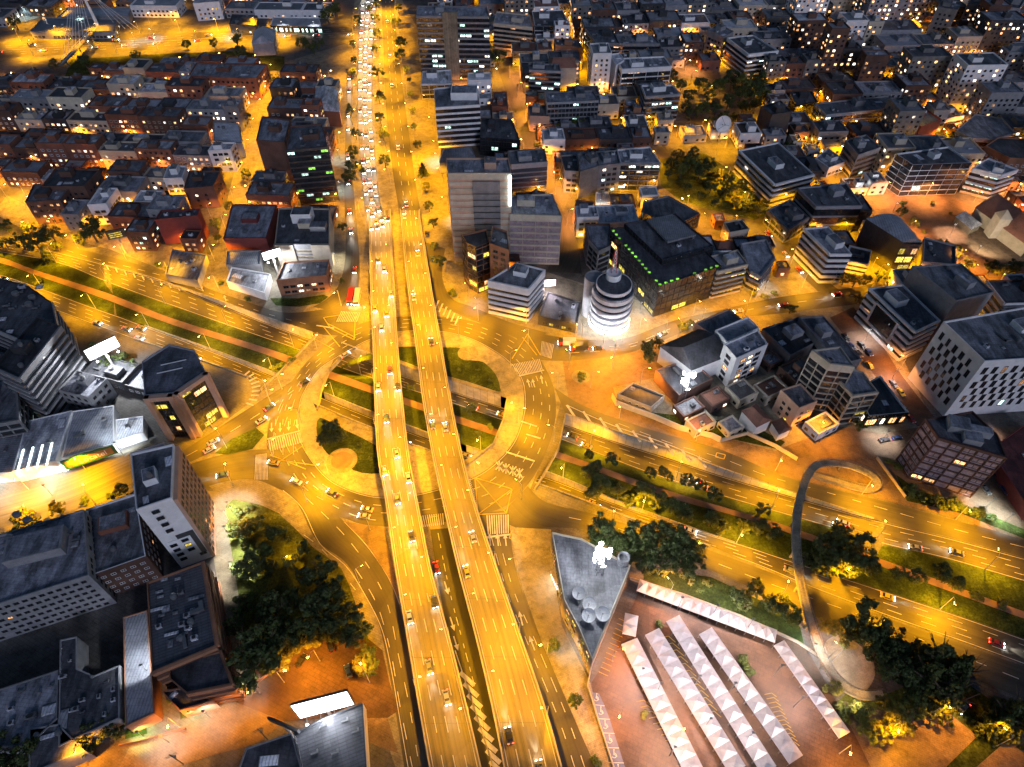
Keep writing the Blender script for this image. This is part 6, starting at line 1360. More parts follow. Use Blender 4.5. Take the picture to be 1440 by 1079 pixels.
for i in range(4,120,13):
    p = RIa[i]; d = Vector((p.x-cen.x,p.y-cen.y,0)).normalized(); q = Vector((p.x,p.y,.1))-d*1.2
    if inpoly(q, HOLES[1]): continue
    lamp(q, d, P_STREET*.9, YEL, f'street lamp on the inner kerb of the roundabout, {ordn(i//13)} counted anticlockwise')
off = lambda A, k: [Vector((p.x,p.y,p.z)) for p in A[k[0]:k[1]]]
lamprow('street lamp beside the northern highway carriageway', off(C1,(2,168)), 36, 1, P_STREET*.8, world=True)
lamprow('street lamp beside the southern highway carriageway', off(F1,(2,168)), 34, -1, P_STREET*.9, world=True)
lamprow('street lamp along the western service road', [(30,318),(75,342),(125,352),(190,369),(225,384),(300,406),(360,426),(400,437)], 30, -1, P_STREET*.8)
lamprow('street lamp on the diagonal western approach', [(262,632),(310,597),(366,560),(420,526),(470,490)], 26, -1, P_STREET*.8)
lamprow('street lamp on the south side of the diagonal approach', [(275,655),(330,624),(365,603)], 26, 1, P_STREET*.7)
lamprow('street lamp on the south-western approach', [(282,692),(322,683),(360,679),(394,694),(420,716)], 24, 1, P_STREET*.6)
lamprow('street lamp on the exit road bend', [(452,775),(490,800),(514,835),(532,875),(543,935),(553,1005),(562,1079)], 40, 1, P_STREET*.14, ORA)
lamprow('street lamp on the northern kerb of the eastern road', [(765,468),(820,474),(880,473),(945,449),(1005,435),(1080,418),(1140,402),(1200,398)], 30, -1, P_STREET*.55)
lamprow('street lamp on the southern kerb of the eastern road', [(810,510),(880,503),(940,480),(1040,452),(1080,447),(1140,440)], 34, 1, P_STREET*.65, ORA)
lamprow('street lamp on the chevron service road', [(820,570),(882,592),(940,610),(1012,630),(1080,658),(1150,682),(1230,700),(1342,730),(1440,756)], 32, -1, P_STREET*.8)
lamprow('street lamp on the southern service road', [(800,740),(885,755),(992,801),(1100,849),(1150,872),(1265,915),(1377,961),(1440,987)], 30, 1, P_STREET*1.05, YEL)
lamprow('street lamp on the eastern exit road', [(718,750),(731,818),(760,898),(792,970),(825,1050)], 30, -1, P_STREET*.3)
lamprow('street lamp between the two decks', [(604,750),(618,830),(632,900),(655,1000)], 40, -1, P_STREET*.14)
lamprow('street lamp on the hill street', [(712,97),(750,194),(763,222),(790,300),(810,345)], 30, 1, P_STREET*.6, PNK)
lamprow('street lamp on the lit cross street', [(1010,240),(1068,320),(1112,372),(1148,405)], 26, -1, P_STREET*.8)
lamprow('street lamp on the parked car street', [(1200,432),(1235,478),(1268,528),(1316,588)], 28, -1, P_STREET*.4, PNK)
lamprow('street lamp on the north kerb of the yellow south-west street', [(0,700),(95,671),(175,636)], 20, -1, P_STREET*.75)
lamprow('street lamp on the south kerb of the yellow south-west street', [(10,752),(60,738),(120,716),(180,694)], 20, 1, P_STREET*.6)
lamprow('street lamp on the bottom left orange street', [(70,1070),(180,1045),(290,1010),(360,975),(440,1000)], 24, -1, P_STREET*.4, ORA)
lamprow('street lamp on the north-west highway, north side', [(0,60),(150,50),(300,44),(420,40)], 30, -1, P_STREET*2.3)
lamprow('street lamp on the north-west highway, south side', [(20,80),(150,74),(300,64),(440,58)], 30, 1, P_STREET*2.3)
lamprow('street lamp on the orange street between the western blocks', [(384,100),(372,140),(356,190),(342,243),(326,300),(310,348),(290,392)], 26, 1, P_STREET*.75)
lamprow('street lamp on the northern edge of the orange square', [(1210,280),(1270,272),(1330,285),(1400,312)], 26, -1, P_STREET*.75, PNK)
lamprow('street lamp on the southern edge of the orange square', [(1240,315),(1290,348),(1335,375),(1390,395),(1440,402)], 30, 1, P_STREET*.7, PNK)
lamprow('street lamp on the eastern plaza', [(1110,640),(1170,620),(1240,640),(1290,675)], 30, 1, P_STREET*.6, ORA)
lamprow('street lamp beside the western orange yard', [(0,275),(40,300),(90,318)], 22, 1, P_STREET*.9)
lamprow('street lamp on the park edge path', [(935,205),(985,205),(1030,235)], 24, 1, P_STREET*.5)
lamprow('street lamp on the southern park edge path', [(935,285),(985,300),(1050,315)], 26, -1, P_STREET*.6)
lamprow('street lamp in the dark grove', [(960,110),(990,140),(1020,165)], 24, 1, P_STREET*.5)
lamprow('street lamp on the footpath beside the island park', [(322,700),(330,780),(345,860)], 24, 1, P_STREET*.25, ORA)
lamprow('street lamp in the island park', [(395,770),(410,820)], 16, 1, P_STREET*.4, YEL, sc=.6)
for i,(u,v,pw,c) in enumerate([(830,545,1.,YEL),(800,520,1,YEL),(860,520,.9,ORA),(900,540,.6,ORA),(255,600,.5,ORA),(1245,1030,.35,YEL),(1300,1010,.3,ORA),(1400,1050,.4,ORA),(1180,1060,.25,ORA),(860,930,.35,PNK),(940,840,.45,PNK),(870,1010,.35,PNK),(940,1040,.25,ORA),(1170,930,.2,PNK),(450,930,.3,ORA),(400,960,.3,ORA),(520,960,.25,ORA),(480,430,1,YEL),(700,440,.8,YEL),(660,425,.7,YEL),(740,455,.6,YEL),(1230,395,.8,YEL),(1170,400,.9,YEL),(680,400,.5,YEL)]):
    lamp(G(u,v), Vector((math.cos(i*2.1),math.sin(i*2.1),0)), P_STREET*pw, c, f'free standing street lamp on open paving, {ordn(i)} from the ring')
FAR = MB(); FARL = []
# small lamps in the narrow streets between blocks, wherever there is room
def scatter_lamps(where, X0, X1, Y0, Y1, n, power, cols, tries=4000):
    k = 0; pts = []
    for _ in range(tries):
        if k >= n: break
        x, y = uni(X0,X1), uni(Y0,Y1)
        if any((x-a)**2+(y-b)**2 < 16**2 for a,b in pts): continue
        if not (-30 < U(Vector((x,y,0))) < 1470) or inzone([(x,y)]*4): continue
        if hits([(x-2.2,y-2.2),(x+2.2,y-2.2),(x+2.2,y+2.2),(x-2.2,y+2.2)]): continue
        pts.append((x,y))
        k += 1
    for i,(x,y) in enumerate(sorted(pts)):
        if y < 320:
            lamp(Vector((x,y,0)), Vector((uni(-1,1),uni(-1,1),0)), power*uni(.5,1.5), random.choice(cols), f'small street lamp {where}, {ordn(i)} from the west', .75, 165)
        else:
            a = uni(0,6.28); e = Vector((math.cos(a),math.sin(a),0)); c = Vector((x,y,0)); FAR.tube(c,c+Vector((0,0,7.3)),.1,.06,5,0); FAR.bar(c+Vector((0,0,7.3)),c+e*1.8+Vector((0,0,7.6)),.1); FAR.bar(c+e*1.6+Vector((0,0,7.6)),c+e*2.3+Vector((0,0,7.65)),.4,.15,1)
            o = D.objects.new('lamp_light', shared_light(round(power*random.choice((.6,1,1.4))), random.choice(cols), 165)); o.location = c+e*2+Vector((0,0,7.4)); COL.objects.link(o); FARL.append(o)
scatter_lamps('in the lanes west of the orange street',-420,-128,285,520,60,P_SMALL*1.6,[YEL,ORA,PNK])
scatter_lamps('in the lanes beside the avenue blocks',-150,-75,290,520,9,P_SMALL,[YEL,ORA])
scatter_lamps('in the north-east lanes',-10,250,262,460,64,P_SMALL*2.0,[YEL,YEL,ORA])
scatter_lamps('in the lanes north of the park',-40,300,460,680,76,P_SMALL*3.2,[YEL,YEL,ORA,PNK])
scatter_lamps('in the lanes north-east of the square',200,560,215,470,66,P_SMALL*2.0,[YEL,ORA,PNK])
scatter_lamps('in the far north-east lanes',300,640,470,680,44,P_SMALL*4,[YEL,ORA,PNK])
scatter_lamps('beyond the north-west highway',-430,-90,565,680,16,P_SMALL*2,[YEL,PNK])
fo = FAR.build('distant_street_lamps', [M['pole'],M['lamp']]); tag(fo, 'many small glowing street lamps in the far lanes', 'street lamps', None, 'stuff')
for o in FARL: o.parent = fo
# floodlights and lit fronts that the photo shows
def flood(u, v, z, power, label, col=(.95,.97,1), tgt=None, cone=120, cat='floodlight', hm=None):
    p = G(u, v, z); hm = hm or z; root = empty('floodlight', (p.x,p.y,z-hm)); tag(root, label, cat)
    mb = MB(); mb.tube((0,0,0),(0,0,hm-.2),.12,.08,6); mb.build('mast', M['metal'], root)
    t = (G(*tgt)-p).normalized() if tgt else Vector((0,0,-1)); mb = MB()
    mb.box(-.45,-.3,hm-.25,.45,.3,hm-.02,0); mb.box(-.4,-.25,hm-.3,.4,.25,hm-.26,1); mb.build('lamp_head', [M['metal'],M['lampw']], root)
    mklight('SPOT', Vector((0,0,hm-.4)), power, col, .4, cone, .6, t, root); return root
FL = P_STREET*.6
flood(850,470,9,FL*2.6,'white floodlight at the foot of the round tower',tgt=(862,466)); flood(878,462,8,FL*2.6,'second white floodlight right of the round tower',tgt=(868,462)); flood(820,455,9,FL*1.4,'third white floodlight left of the round tower',tgt=(835,450))
flood(60,682,7,FL*.5,'cool floodlight over the shed storefront',(.75,1,.92),tgt=(40,690)); flood(160,622,9,FL*.7,'white floodlight in the gap beside the green fascia',(.85,.95,1),tgt=(175,606))
flood(314,740,8,FL*1.8,'white floodlight over the footpath beside the peach facade',(1,.93,.82)); flood(318,705,8,FL*1.3,'upper white floodlight over the footpath',(1,.93,.82)); flood(322,790,8,FL*1.5,'lower white floodlight over the footpath',(1,.9,.75))
flood(338,965,7,FL*.4,'pale floodlight at the end of the footpath',(1,.85,.7)); flood(285,1000,7,FL*.3,'white floodlight above the entrance steps',(.9,1,.95)); flood(197,935,12,FL*.3,'white floodlight above the shiny shed roof',(.9,.95,1),tgt=(190,930))
flood(225,1035,7,FL*.3,'white floodlight by the driveway',(.95,1,1)); flood(1250,606,7,FL*.35,'white floodlight over the shop forecourt',(1,.92,.85)); flood(1400,700,8,FL*.5,'cool floodlight over the small car park',(.85,1,.97)); flood(1425,722,6,FL*.4,'lower cool floodlight over the small car park',(.9,1,.97))
flood(1225,462,8,FL*.5,'white floodlight under the white framed office',(1,.93,.88)); flood(1262,520,8,FL*.35,'pink floodlight under the white framed office',(1,.7,.65)); flood(1330,640,8,FL*.4,'pink floodlight under the checkered block',(1,.7,.62)); flood(1395,600,7,FL*.4,'second pink floodlight under the checkered block',(1,.72,.65))
flood(940,450,8,FL*.5,'warm floodlight at the glass office entrance',(1,.85,.6)); flood(992,432,8,FL*.5,'white floodlight at the glass office side',(1,.9,.75)); flood(880,400,7,FL*.3,'white floodlight along the glass office west face',(1,.95,.85)); flood(903,425,7,FL*.3,'second white floodlight along the glass office west face',(1,.95,.85))
flood(1262,285,6,FL*.6,'white floodlight washing the convention hall side wall',(.95,.95,1),tgt=(1268,240,10),cone=90); flood(1380,345,7,FL*1.1,'warm floodlight before the colonial church',(1,.8,.5),tgt=(1405,330,4)); flood(1345,315,7,FL*.9,'warm floodlight by the square kiosk',(1,.6,.35)); flood(1420,372,7,FL*.9,'warm floodlight south of the church',(1,.7,.4))
flood(1208,262,6,FL*.4,'cool floodlight on the grey office side wall',(.9,1,.97),tgt=(1212,235,10)); flood(1080,395,6,FL*.4,'white floodlight on the lit cross street',(1,.95,.85)); flood(845,280,8,FL*.35,'cool floodlight over the yard shed',(.85,1,.95)); flood(895,182,7,FL*.6,'bright white floodlight above the market lane',(1,1,.95))
flood(1300,150,24,FL*.25,'amber floodlight on the dark red block',(1,.6,.1),tgt=(1312,182,10),hm=1.5); flood(730,345,7,FL*.3,'white floodlight behind the gridded tower',(1,.93,.85)); flood(1160,40,9,FL*1.6,'warm floodlight in the bright yard, top right',(1,.7,.4)); flood(1195,52,9,FL*1.6,'second warm floodlight in the bright yard, top right',(1,.7,.4))
flood(185,45,8,FL*.9,'white floodlight beside the cable stayed footbridge',(.85,1,.95)); flood(210,40,8,FL*.7,'second white floodlight beside the cable stayed footbridge'); flood(320,38,8,FL*.8,'white floodlight in the walled yard',(.9,1,.95)); flood(395,30,8,FL*.9,'white floodlight over the filling station'); flood(440,30,8,FL*.9,'second white floodlight over the filling station'); flood(60,20,8,FL*.5,'orange floodlight in the depot yard',(1,.5,.1)); flood(30,10,8,FL*.5,'cool floodlight in the depot yard',(.7,1,.95)); flood(110,22,8,FL*.5,'green tinted floodlight between the depots',(.6,1,.8))
flood(475,210,7,FL*.25,'white shop light west of the avenue, northern',(.9,1,.9)); flood(476,255,7,FL*.25,'white shop light west of the avenue, middle',(.9,1,.95)); flood(470,355,7,FL*.5,'bright shop light west of the avenue',(1,.9,.6)); flood(642,300,6,FL*.3,'pale shop light below the cream tower',(1,.95,.9)); flood(612,215,7,FL*.6,'white forecourt light by the banded block',(1,.93,.9))
flood(668,418,6,FL*.3,'pink sign light at the foot of the brown block',(1,.6,.55)); flood(712,425,6,FL*.3,'white light under the striped block',(.95,1,1))
# ================================================================== SIGNS AND BILLBOARDS
def billboard(u, v, top, w, h, rz, label, mat='bill', light=1.0, col=(.95,.98,1), n=3, emboss=None):
    """double sided hoarding on a mast: foot at (u, v), `top` metres high"""
    p = G(u,v); root = empty('billboard', p, rz); tag(root, label, 'billboard')
    mb = MB(); mb.tube((0,0,0),(0,0,top-h),.55,.45,10); mb.bar((-w*.45,0,top-h),(w*.45,0,top-h),.5); mb.build('mast', M['pole'], root)
    mb = MB(); mb.box(-w/2,-.35,top-h,w/2,.35,top); mb.build('frame', M['metal_dark'], root)
    mb = MB(); mb.box(-w/2+.25,-.42,top-h+.25,w/2-.25,-.36,top-.25); mb.build('panel', M[mat], root)
    if emboss:
        mb = MB()
        for z in emboss: mb.box(-w/2+1,-.46,top-h+z,w/2-2,-.43,top-h+z+.55)
        mb.build('lettering_bars', M['w_yel'], root)
    for k in range(n):
        x = w*((k+.5)/n-.5); mb = MB(); mb.tube((x,-.4,top-h),(x,-2.4,top-h-.3),.06,n=5); mb.box(x-.35,-2.8,top-h-.5,x+.35,-2.3,top-h-.15,1); mb.build('floodlight', [M['metal'],M['lampw']], root)
    if light: mklight('POINT', Vector((0,-3.2,top-h+1)), P_STREET*light, col, 1.0, parent=root)
    return root
billboard(168,528,20,13,6,.75,'floodlit white billboard on a tall mast beside the highway',light=.5)
billboard(392,388,16,9,4.5,.5,'small lit white billboard beside the pale twin walls',light=.3)
billboard(178,357,15,9,5,.35,'dark billboard with yellow bars on a mast above the highway','metal_dark',0,n=0,emboss=(.8,1.9,3.0))
billboard(762,418,11,13,4.2,.12,'glowing white sign board on the annex roof','billp',.35,(1,.85,.85),n=0)
billboard(465,1006,17,16,12,.25,'dazzling white screen above the restaurant roof','bill',.9,n=4)
billboard(408,1030,9,10,3,-.35,'dark hoarding edge-on beside the restaurant','metal_dark',0,n=0)
# lattice mast on the flatiron roof, extra floodlight heads added to imitate glare
def floodmast(u, v, zb, ht, label, power, n=6):
    p = G(u,v,zb); root = empty('floodlight_mast', p); tag(root, label, 'mast'); mb = MB(); w = 1.0
    for s in (-1,1):
        for q in (-1,1): mb.bar((s*w,q*w,0),(s*.4,q*.4,ht),.18)
    for k in range(int(ht/2)):
        r0 = w-(w-.4)*k*2/ht; r1 = w-(w-.4)*(k+1)*2/ht; z=k*2.
        for a,b in (((-r0,-r0),(r1,-r1)),((r0,-r0),(r1,r1)),((r0,r0),(-r1,r1)),((-r0,r0),(-r1,-r1))): mb.bar((*a,z),(*b,z+2),.1)
    mb.build('lattice', M['metal'], root)
    for k in range(n):
        a = 6.28*k/n; x,y=2.1*math.cos(a),2.1*math.sin(a); mb=MB(); mb.bar((0,0,ht-.6-(k%4)*2.2),(x,y,ht-.6-(k%4)*2.2),.12,m=1); e=Vector((x,y,ht-.5-(k%4)*2.2)); mb.tube(e,e*1.0+Vector((x*.12,y*.12,-.12)),.75,.85,12,0); mb.build('floodlight', [M['lampw'],M['metal']], root)
    mklight('POINT', Vector((0,0,ht+.6)), power, (.93,.97,1), 1.2, parent=root); return root
floodmast(842,806,12,16,'blazing floodlight mast on the flatiron roof',P_STREET*.32,14)
floodmast(958,566,0,18,'blazing floodlight mast beside the slate roofed villa',P_STREET*.14,9)
# pharmacy fascia with its name
p0, p1 = G(88,652,6.5), G(161,628,6.5); d = (p1-p0); rz = math.atan2(d.y,d.x); W_ = d.length
root = empty('shop_sign', (p0+p1)/2*1.0, rz); root.location.z = 0; tag(root,'green framed orange shop fascia sign reading Locatel','sign')
mb = MB(); mb.box(-W_/2,-1.0,3.4,W_/2,-.5,8.6); mb.build('green_frame', M['green'], root)
mb = MB(); mb.box(-W_/2+1,-1.08,4.3,W_/2-1,-1.0,7.8); mb.build('orange_panel', M['orange'], root)
cu = D.curves.new('lettering','FONT'); cu.body = 'Locatel'; cu.size = 3.4; cu.extrude = .06; cu.align_x = 'CENTER'; cu.align_y='CENTER'; cu.materials.append(M['white'])
tt = D.objects.new('tmp', cu); COL.objects.link(tt); dg = bpy.context.evaluated_depsgraph_get(); lm = D.meshes.new_from_object(tt.evaluated_get(dg)); D.objects.remove(tt)
lm.materials.clear(); lm.materials.append(M['white']); to = D.objects.new('lettering', lm); to.rotation_euler=(math.pi/2,0,0); to.location=(W_*.06,-1.16,6.0); link(to, root)
mb = MB(); p0b, p1b = G(-30,672,3), G(93,652,3); dd=(p1b-p0b); rz2=math.atan2(dd.y,dd.x)
sf = empty('storefront', ((p0b+p1b)/2).xy.to_3d(), rz2); tag(sf,'glowing white glazed shop front below the skylight roof','shop front'); wl=dd.length
mb.box(-wl/2,-1.4,.3,wl/2,-1.0,3.4,0); mb.build('glazing', M['shopc'], sf)
mb = MB()
for k in range(11): mb.box(-wl/2+wl*k/10-.12,-1.5,0,-wl/2+wl*k/10+.12,-1.38,3.6)
mb.build('door_frame', M['metal'], sf)
for k in range(3): mklight('SPOT', Vector((-wl/2+wl*(k+.5)/3,-2.6,5.5)), P_STREET*.22, (.82,1,.94), .4, 140, .6, (0,-.4,-1), sf)
for i,(u,v) in enumerate([(785,822),(793,848),(803,876),(814,902)]): flood(u,v,6,P_STREET*.35,f'white floodlight along the flatiron shop front, {ordn(i)} of four',(1,.96,.85))
q0, q1 = G(776,805,2), G(822,915,2); dd=q1-q0; sf2 = empty('storefront', (q0+q1)/2, math.atan2(dd.y,dd.x)); sf2.location.z=0; tag(sf2,'long glowing shop front on the west side of the flatiron','shop front')
mb=MB(); mb.box(-dd.length/2,-.3,.3,dd.length/2,.3,3.2); mb.build('glazing', M['shop'], sf2); mb=MB(); mb.box(-dd.length/2,-.8,3.2,dd.length/2,.8,3.5); mb.build('awning', M['cream'], sf2)
# ================================================================== MARKET TENTS
def tent_meshes():
    a = MB(); s=.5
    n = 4
    prof = lambda t: .33*(1-t)**1.35+0
    pts=[(0,0,.36)]; rings=[.33,.66,1.0]; fs=[]
    for t in rings:
        for (x,y) in ((-1,-1),(1,-1),(1,1),(-1,1)): pts.append((x*s*t,y*s*t,prof(t)))
    for i in range(4): fs.append((1+i,1+(i+1)%4,0))
    for k in range(2):
        for i in range(4): fs.append((1+4*(k+1)+i,1+4*(k+1)+(i+1)%4,1+4*k+(i+1)%4,1+4*k+i))
    for i in range(4): pass
    a.idx(pts,fs)
    v = MB()
    for (x0,y0,x1,y1) in ((-s,-s,s,-s),(s,-s,s,s),(s,s,-s,s),(-s,s,-s,-s)): v.face([(x0,y0,-.1),(x1,y1,-.1),(x1,y1,.0),(x0,y0,.0)])
    l = MB(); l.box(-.03,-.03,0,.03,.03,3)
    return a.mesh('canopy',[M['tent']]), v.mesh('valance',[M['tent']]), l.mesh('leg',[M['metal']])
TA, TV, TL = tent_meshes()
def tents(label, a0, b0, a1, b1, n):
    """n square pyramid tents between edge a (left) and b (right), from row start to row end"""
    z = 3.0; a0, b0, a1, b1 = [G(u,v,z) for u,v in (a0,b0,a1,b1)]
    m0, m1 = (a0+b0)/2, (a1+b1)/2; d = m1-m0; step = d.length/n; w = ((b0-a0).length+(b1-a1).length)/2; rz = math.atan2(d.y,d.x)-math.pi/2
    for i in range(n):
        c = m0+d*((i+.5)/n); root = empty('market_tent', (c.x,c.y,0), rz); tag(root, f'white pyramid tent, {ordn(i)} in the {label}', 'tent', 'white market tents')
        put('canopy', TA, (0,0,z), 0, (w*.995,step*.995,step), root); put('valance', TV, (0,0,z), 0, (w*.99,step*.99,4), root)
        for sx in (-1,1):
            for sy in (-1,1): put('leg', TL, (sx*w*.47,sy*step*.47,0), 0, (1.5,1.5,.98), root)
tents('row below the park verge',(895,830),(900,815),(1089,904),(1094,886),15)
tents('short row beside the flatiron',(878,862),(899,866),(876,893),(893,893),2)
tents('first long row from the flatiron',(874,903),(896,900),(961,1085),(992,1085),11)
tents('second long row from the flatiron',(908,893),(926,883),(1024,1085),(1052,1082),12)
tents('third long row from the flatiron',(937,873),(955,866),(1069,1085),(1095,1082),13)
tents('fourth long row from the flatiron',(984,893),(1000,881),(1110,1074),(1130,1063),11)
tents('row nearest the curved footbridge',(1089,908),(1102,900),(1180,1039),(1196,1029),9)
for i,(u,v) in enumerate([(930,960),(985,950),(1035,960),(1000,1010),(1060,1030),(1130,980),(1100,935),(905,940),(950,1050),(1010,850),(1060,870),(960,840)]):
    flood(u,v,10,P_STREET*(.36 if i not in (7,8) else .8),f'white floodlight pole between market tents, {ordn(i)} of twelve',(1,.84,.86) if i%2 else (1,.74,.62),cone=165)
# ================================================================== CURVED FOOTBRIDGE
pts = [(1130,664,.3),(1172,676,.8),(1215,688,1.4),(1231,686,1.8),(1234,677,2.1),(1224,667,2.5),(1205,658,3.0),(1188,653,3.6),(1162,651,4.4),(1146,656,5.2),(1134,672,5.9),(1125,700,6.3),(1120,730,6.4),(1119,760,6.4),(1121,790,6.4),(1125,815,6.4),(1132,847,6.2),(1141,878,5.8),(1151,908,5.2),(1162,935,4.4),(1176,955,3.5),(1194,970,2.5),(1215,978,1.4),(1243,977,.25)]
PB = resample(smooth([G(u,v,z) for u,v,z in pts],6),110); fb = empty('footbridge', (PB[55].x,PB[55].y,0)); tag(fb,'long curved concrete footbridge with looped ramp over the highway','footbridge')
o_ = Vector((fb.location.x,fb.location.y,0)); PL=[]; PR=[]
for i,p in enumerate(PB):
    d = (PB[min(109,i+1)]-PB[max(0,i-1)]); d.z=0; d.normalize(); q = Vector((-d.y,d.x,0))*1.35; PL.append(p-q-o_); PR.append(p+q-o_)
dn = Vector((0,0,-.55)); mb = MB(); mb.strip(PL,PR); mb.strip([p+dn for p in PR],[p+dn for p in PL]); mb.strip([p+dn for p in PL],PL); mb.strip(PR,[p+dn for p in PR]); mb.build('bridge_deck', M['concrete_light'], fb)
for S_ in (PL,PR):
    mb = MB()
    for i in range(109): mb.bar(S_[i]+Vector((0,0,1.1)),S_[i+1]+Vector((0,0,1.1)),.12); mb.bar(S_[i]+Vector((0,0,.55)),S_[i+1]+Vector((0,0,.55)),.06); mb.bar(S_[i],S_[i]+Vector((0,0,1.1)),.08)
    mb.build('railing', M['metal'], fb)
for i in range(4,108,9):
    p = (PL[i]+PR[i])/2
    if p.z < 1.2: continue
    mb = MB(); mb.tube((p.x,p.y,-4),(p.x,p.y,p.z-.5),.45,n=10); mb.build('pier', M['concrete'], fb)
# cable stayed footbridge over the north-west highway
a, b = G(84,92,5.5), G(134,40,5.5); c = G(142,45); cb = empty('footbridge', (c.x,c.y,0)); tag(cb,'white cable stayed footbridge with slender pylon over the north-west highway','footbridge'); a-=c; b-=c; a.z=b.z=5.5
d=(b-a).normalized(); q=Vector((-d.y,d.x,0))*1.8; mb=MB(); mb.strip([a-q,b-q],[a+q,b+q]); mb.strip([a+q-Vector((0,0,.6)),b+q-Vector((0,0,.6))],[a-q-Vector((0,0,.6)),b-q-Vector((0,0,.6))]); mb.build('bridge_deck', M['concrete_light'], cb)
for s in (-1,1):
    mb=MB(); mb.bar(a+q*s+Vector((0,0,1.2)),b+q*s+Vector((0,0,1.2)),.15); mb.build('railing', M['white'], cb)
mb=MB(); mb.tube((0,0,0),(-3,0,44),1.5,.5,8); mb.build('pylon', M['white'], cb)
for k in range(8):
    mb=MB(); e=a.lerp(b,.1+.11*k); mb.tube((-2.9,0,42-k*1.5),e,.16,n=4); mb.build('cable', M['white'], cb)
for k in range(4):
    mb=MB(); mb.tube((-2.9,0,41-k*2),(12+5*k,6,0),.16,n=4); mb.build('cable', M['white'], cb)
for t in (.15,.5,.85):
    e=a.lerp(b,t); mb=MB(); mb.tube((e.x,e.y,0),(e.x,e.y,5),.5,n=8); mb.build('pier', M['concrete'], cb)
mklight('SPOT', Vector((3,-6,2)), P_STREET*1.0, (.75,1,.95), .5, 60, .5, (-.15,.1,1), cb)
# ================================================================== GARDEN AND FENCE WALLS
def wallrun(pts, hh, mat, label, cat='wall', t=.35, world=False):
    P = px(pts); c = P[0]; root_pts=[p-c for p in P]; mb=MB()
    for a,b in zip(root_pts,root_pts[1:]): mb.bar(a+Vector((0,0,hh/2)),b+Vector((0,0,hh/2)),t,hh)
    o=mb.build('wall' if cat=='wall' else 'fence', M[mat], None, c); tag(o,label,cat); return o
wallrun([(860,560),(866,570),(920,590),(955,605),(1000,616),(1012,622)],3.2,'cream','long sodium lit boundary wall of the villa garden')
wallrun([(1012,622),(1050,612),(1090,630),(1120,648)],2.2,'cream','pale boundary wall below the red tiled houses')
wallrun([(886,815),(960,838),(1040,868),(1120,904),(1160,930)],1.6,'cream','yellow lit wall along the top of the tent car park')
wallrun([(832,935),(826,965),(840,1010),(866,1090)],1.2,'cream','low wall between pavement and disabled parking bays')
wallrun([(1232,645),(1272,700)],1.4,'cream','garden wall beside the brown gridded block')
wallrun([(325,984),(350,968),(395,938)],1.5,'brick2','brick wall between park trees and car park')
wallrun([(170,1050),(230,1035),(262,1026)],1.6,'brick2','brick wall in front of the lit green gardens')
for i,(poly,lab) in enumerate([([(176,1040),(207,1032),(206,1018),(178,1026)],'small green lit lawn by the driveway'),([(254,1012),(276,1004),(274,990),(254,996)],'small green lit lawn by the entrance steps')]):
    sheet('lawn', poly, M['grass'], z=.22); flood(sum(a for a,b in poly)/4, sum(b for a,b in poly)/4, 5, P_STREET*.10, 'green tinted floodlight over the '+lab, (.6,1,.35))
flood(1178,912,9,P_STREET*.35,'white floodlight over the circular plaza of the footbridge',(1,.93,.88)); flood(1205,985,9,P_STREET*.3,'added warm fill light over the lower footbridge ramp',(1,.6,.3)); flood(1148,905,9,P_STREET*.3,'cool floodlight under the footbridge by the tents',(.9,.97,1))  # the warm one is added to bring out the dark ramp
# wooden power poles
def powerpole(u,v,label):
    r=empty('power_pole',G(u,v),.5); tag(r,label,'power pole'); mb=MB(); mb.tube((0,0,0),(0,0,11),.16,.1,7); mb.build('pole',M['bark'],r)
    for z in (10.2,9.2): mb=MB(); mb.bar((-1.5,0,z),(1.5,0,z),.14); mb.build('crossarm',M['bark'],r)
    mb=MB(); mb.tube((.4,0,7.5),(.4,0,8.6),.28,n=8); mb.build('transformer',M['metal'],r)
powerpole(376,1040,'power pole with two crossarms left of the restaurant'); powerpole(258,1075,'power pole on the bottom left orange street')
# dish on the hill roof
r=empty('satellite_dish',G(1010,200)); tag(r,'large white satellite dish above the hillside roofs','satellite dish'); dd=put('dish',SH['dish'],(0,0,12),0,(10,10,10),r); dd.rotation_euler=(1.2,.25,0); mb=MB(); mb.tube((0,0,0),(0,0,12),.4,n=8); mb.build('stand',M['metal'],r)
# ================================================================== VEHICLES
def car_parts():
    b = MB()   # body side profile swept across, x = width, y = length (front at -y)
    prof = [(-2.2,.35),(-2.25,.62),(-2.1,.78),(-1.15,.92),(-.45,1.38),(1.0,1.42),(1.75,1.0),(2.15,.95),(2.25,.6),(2.2,.35)]
    W2 = .88; n=len(prof); top={3,4,5,6}
    L=[(-(W2*(.78 if 1.2<z else .97)),y,z) for y,z in prof]; R=[(-x,y,z) for x,y,z in L]
    b.idx(L+R,[(i,i+1,n+i+1,n+i) for i in range(n-1)]+[tuple(range(n-1,-1,-1)),tuple(range(n,2*n)),(0,n,2*n-1,n-1)],0)
    g = MB(); g.idx([(-.72,-1.12,.95),(.72,-1.12,.95),(.64,-.5,1.37),(-.64,-.5,1.37)],[(0,1,2,3)]); g.idx([(-.66,1.05,1.42),(.66,1.05,1.42),(.72,1.68,1.06),(-.72,1.68,1.06)],[(0,1,2,3)])
    for s in (-1,1): g.idx([(s*.875,-.95,.95),(s*.72,-.4,1.33),(s*.72,.95,1.36),(s*.875,1.5,1.0)],[(0,1,2,3) if s>0 else (3,2,1,0)])
    for v in range(len(g.v)): x,y,z=g.v[v]; g.v[v]=(x*1.02,y,z+.02)
    w = MB(); w.tube((-.11,0,0),(.11,0,0),.32,n=14); rim = MB(); rim.tube((-.12,0,0),(.12,0,0),.19,n=10)
    hl = MB(); hl.box(-.25,-.06,-.13,.25,.06,.13); 
    return b,g,w,rim,hl
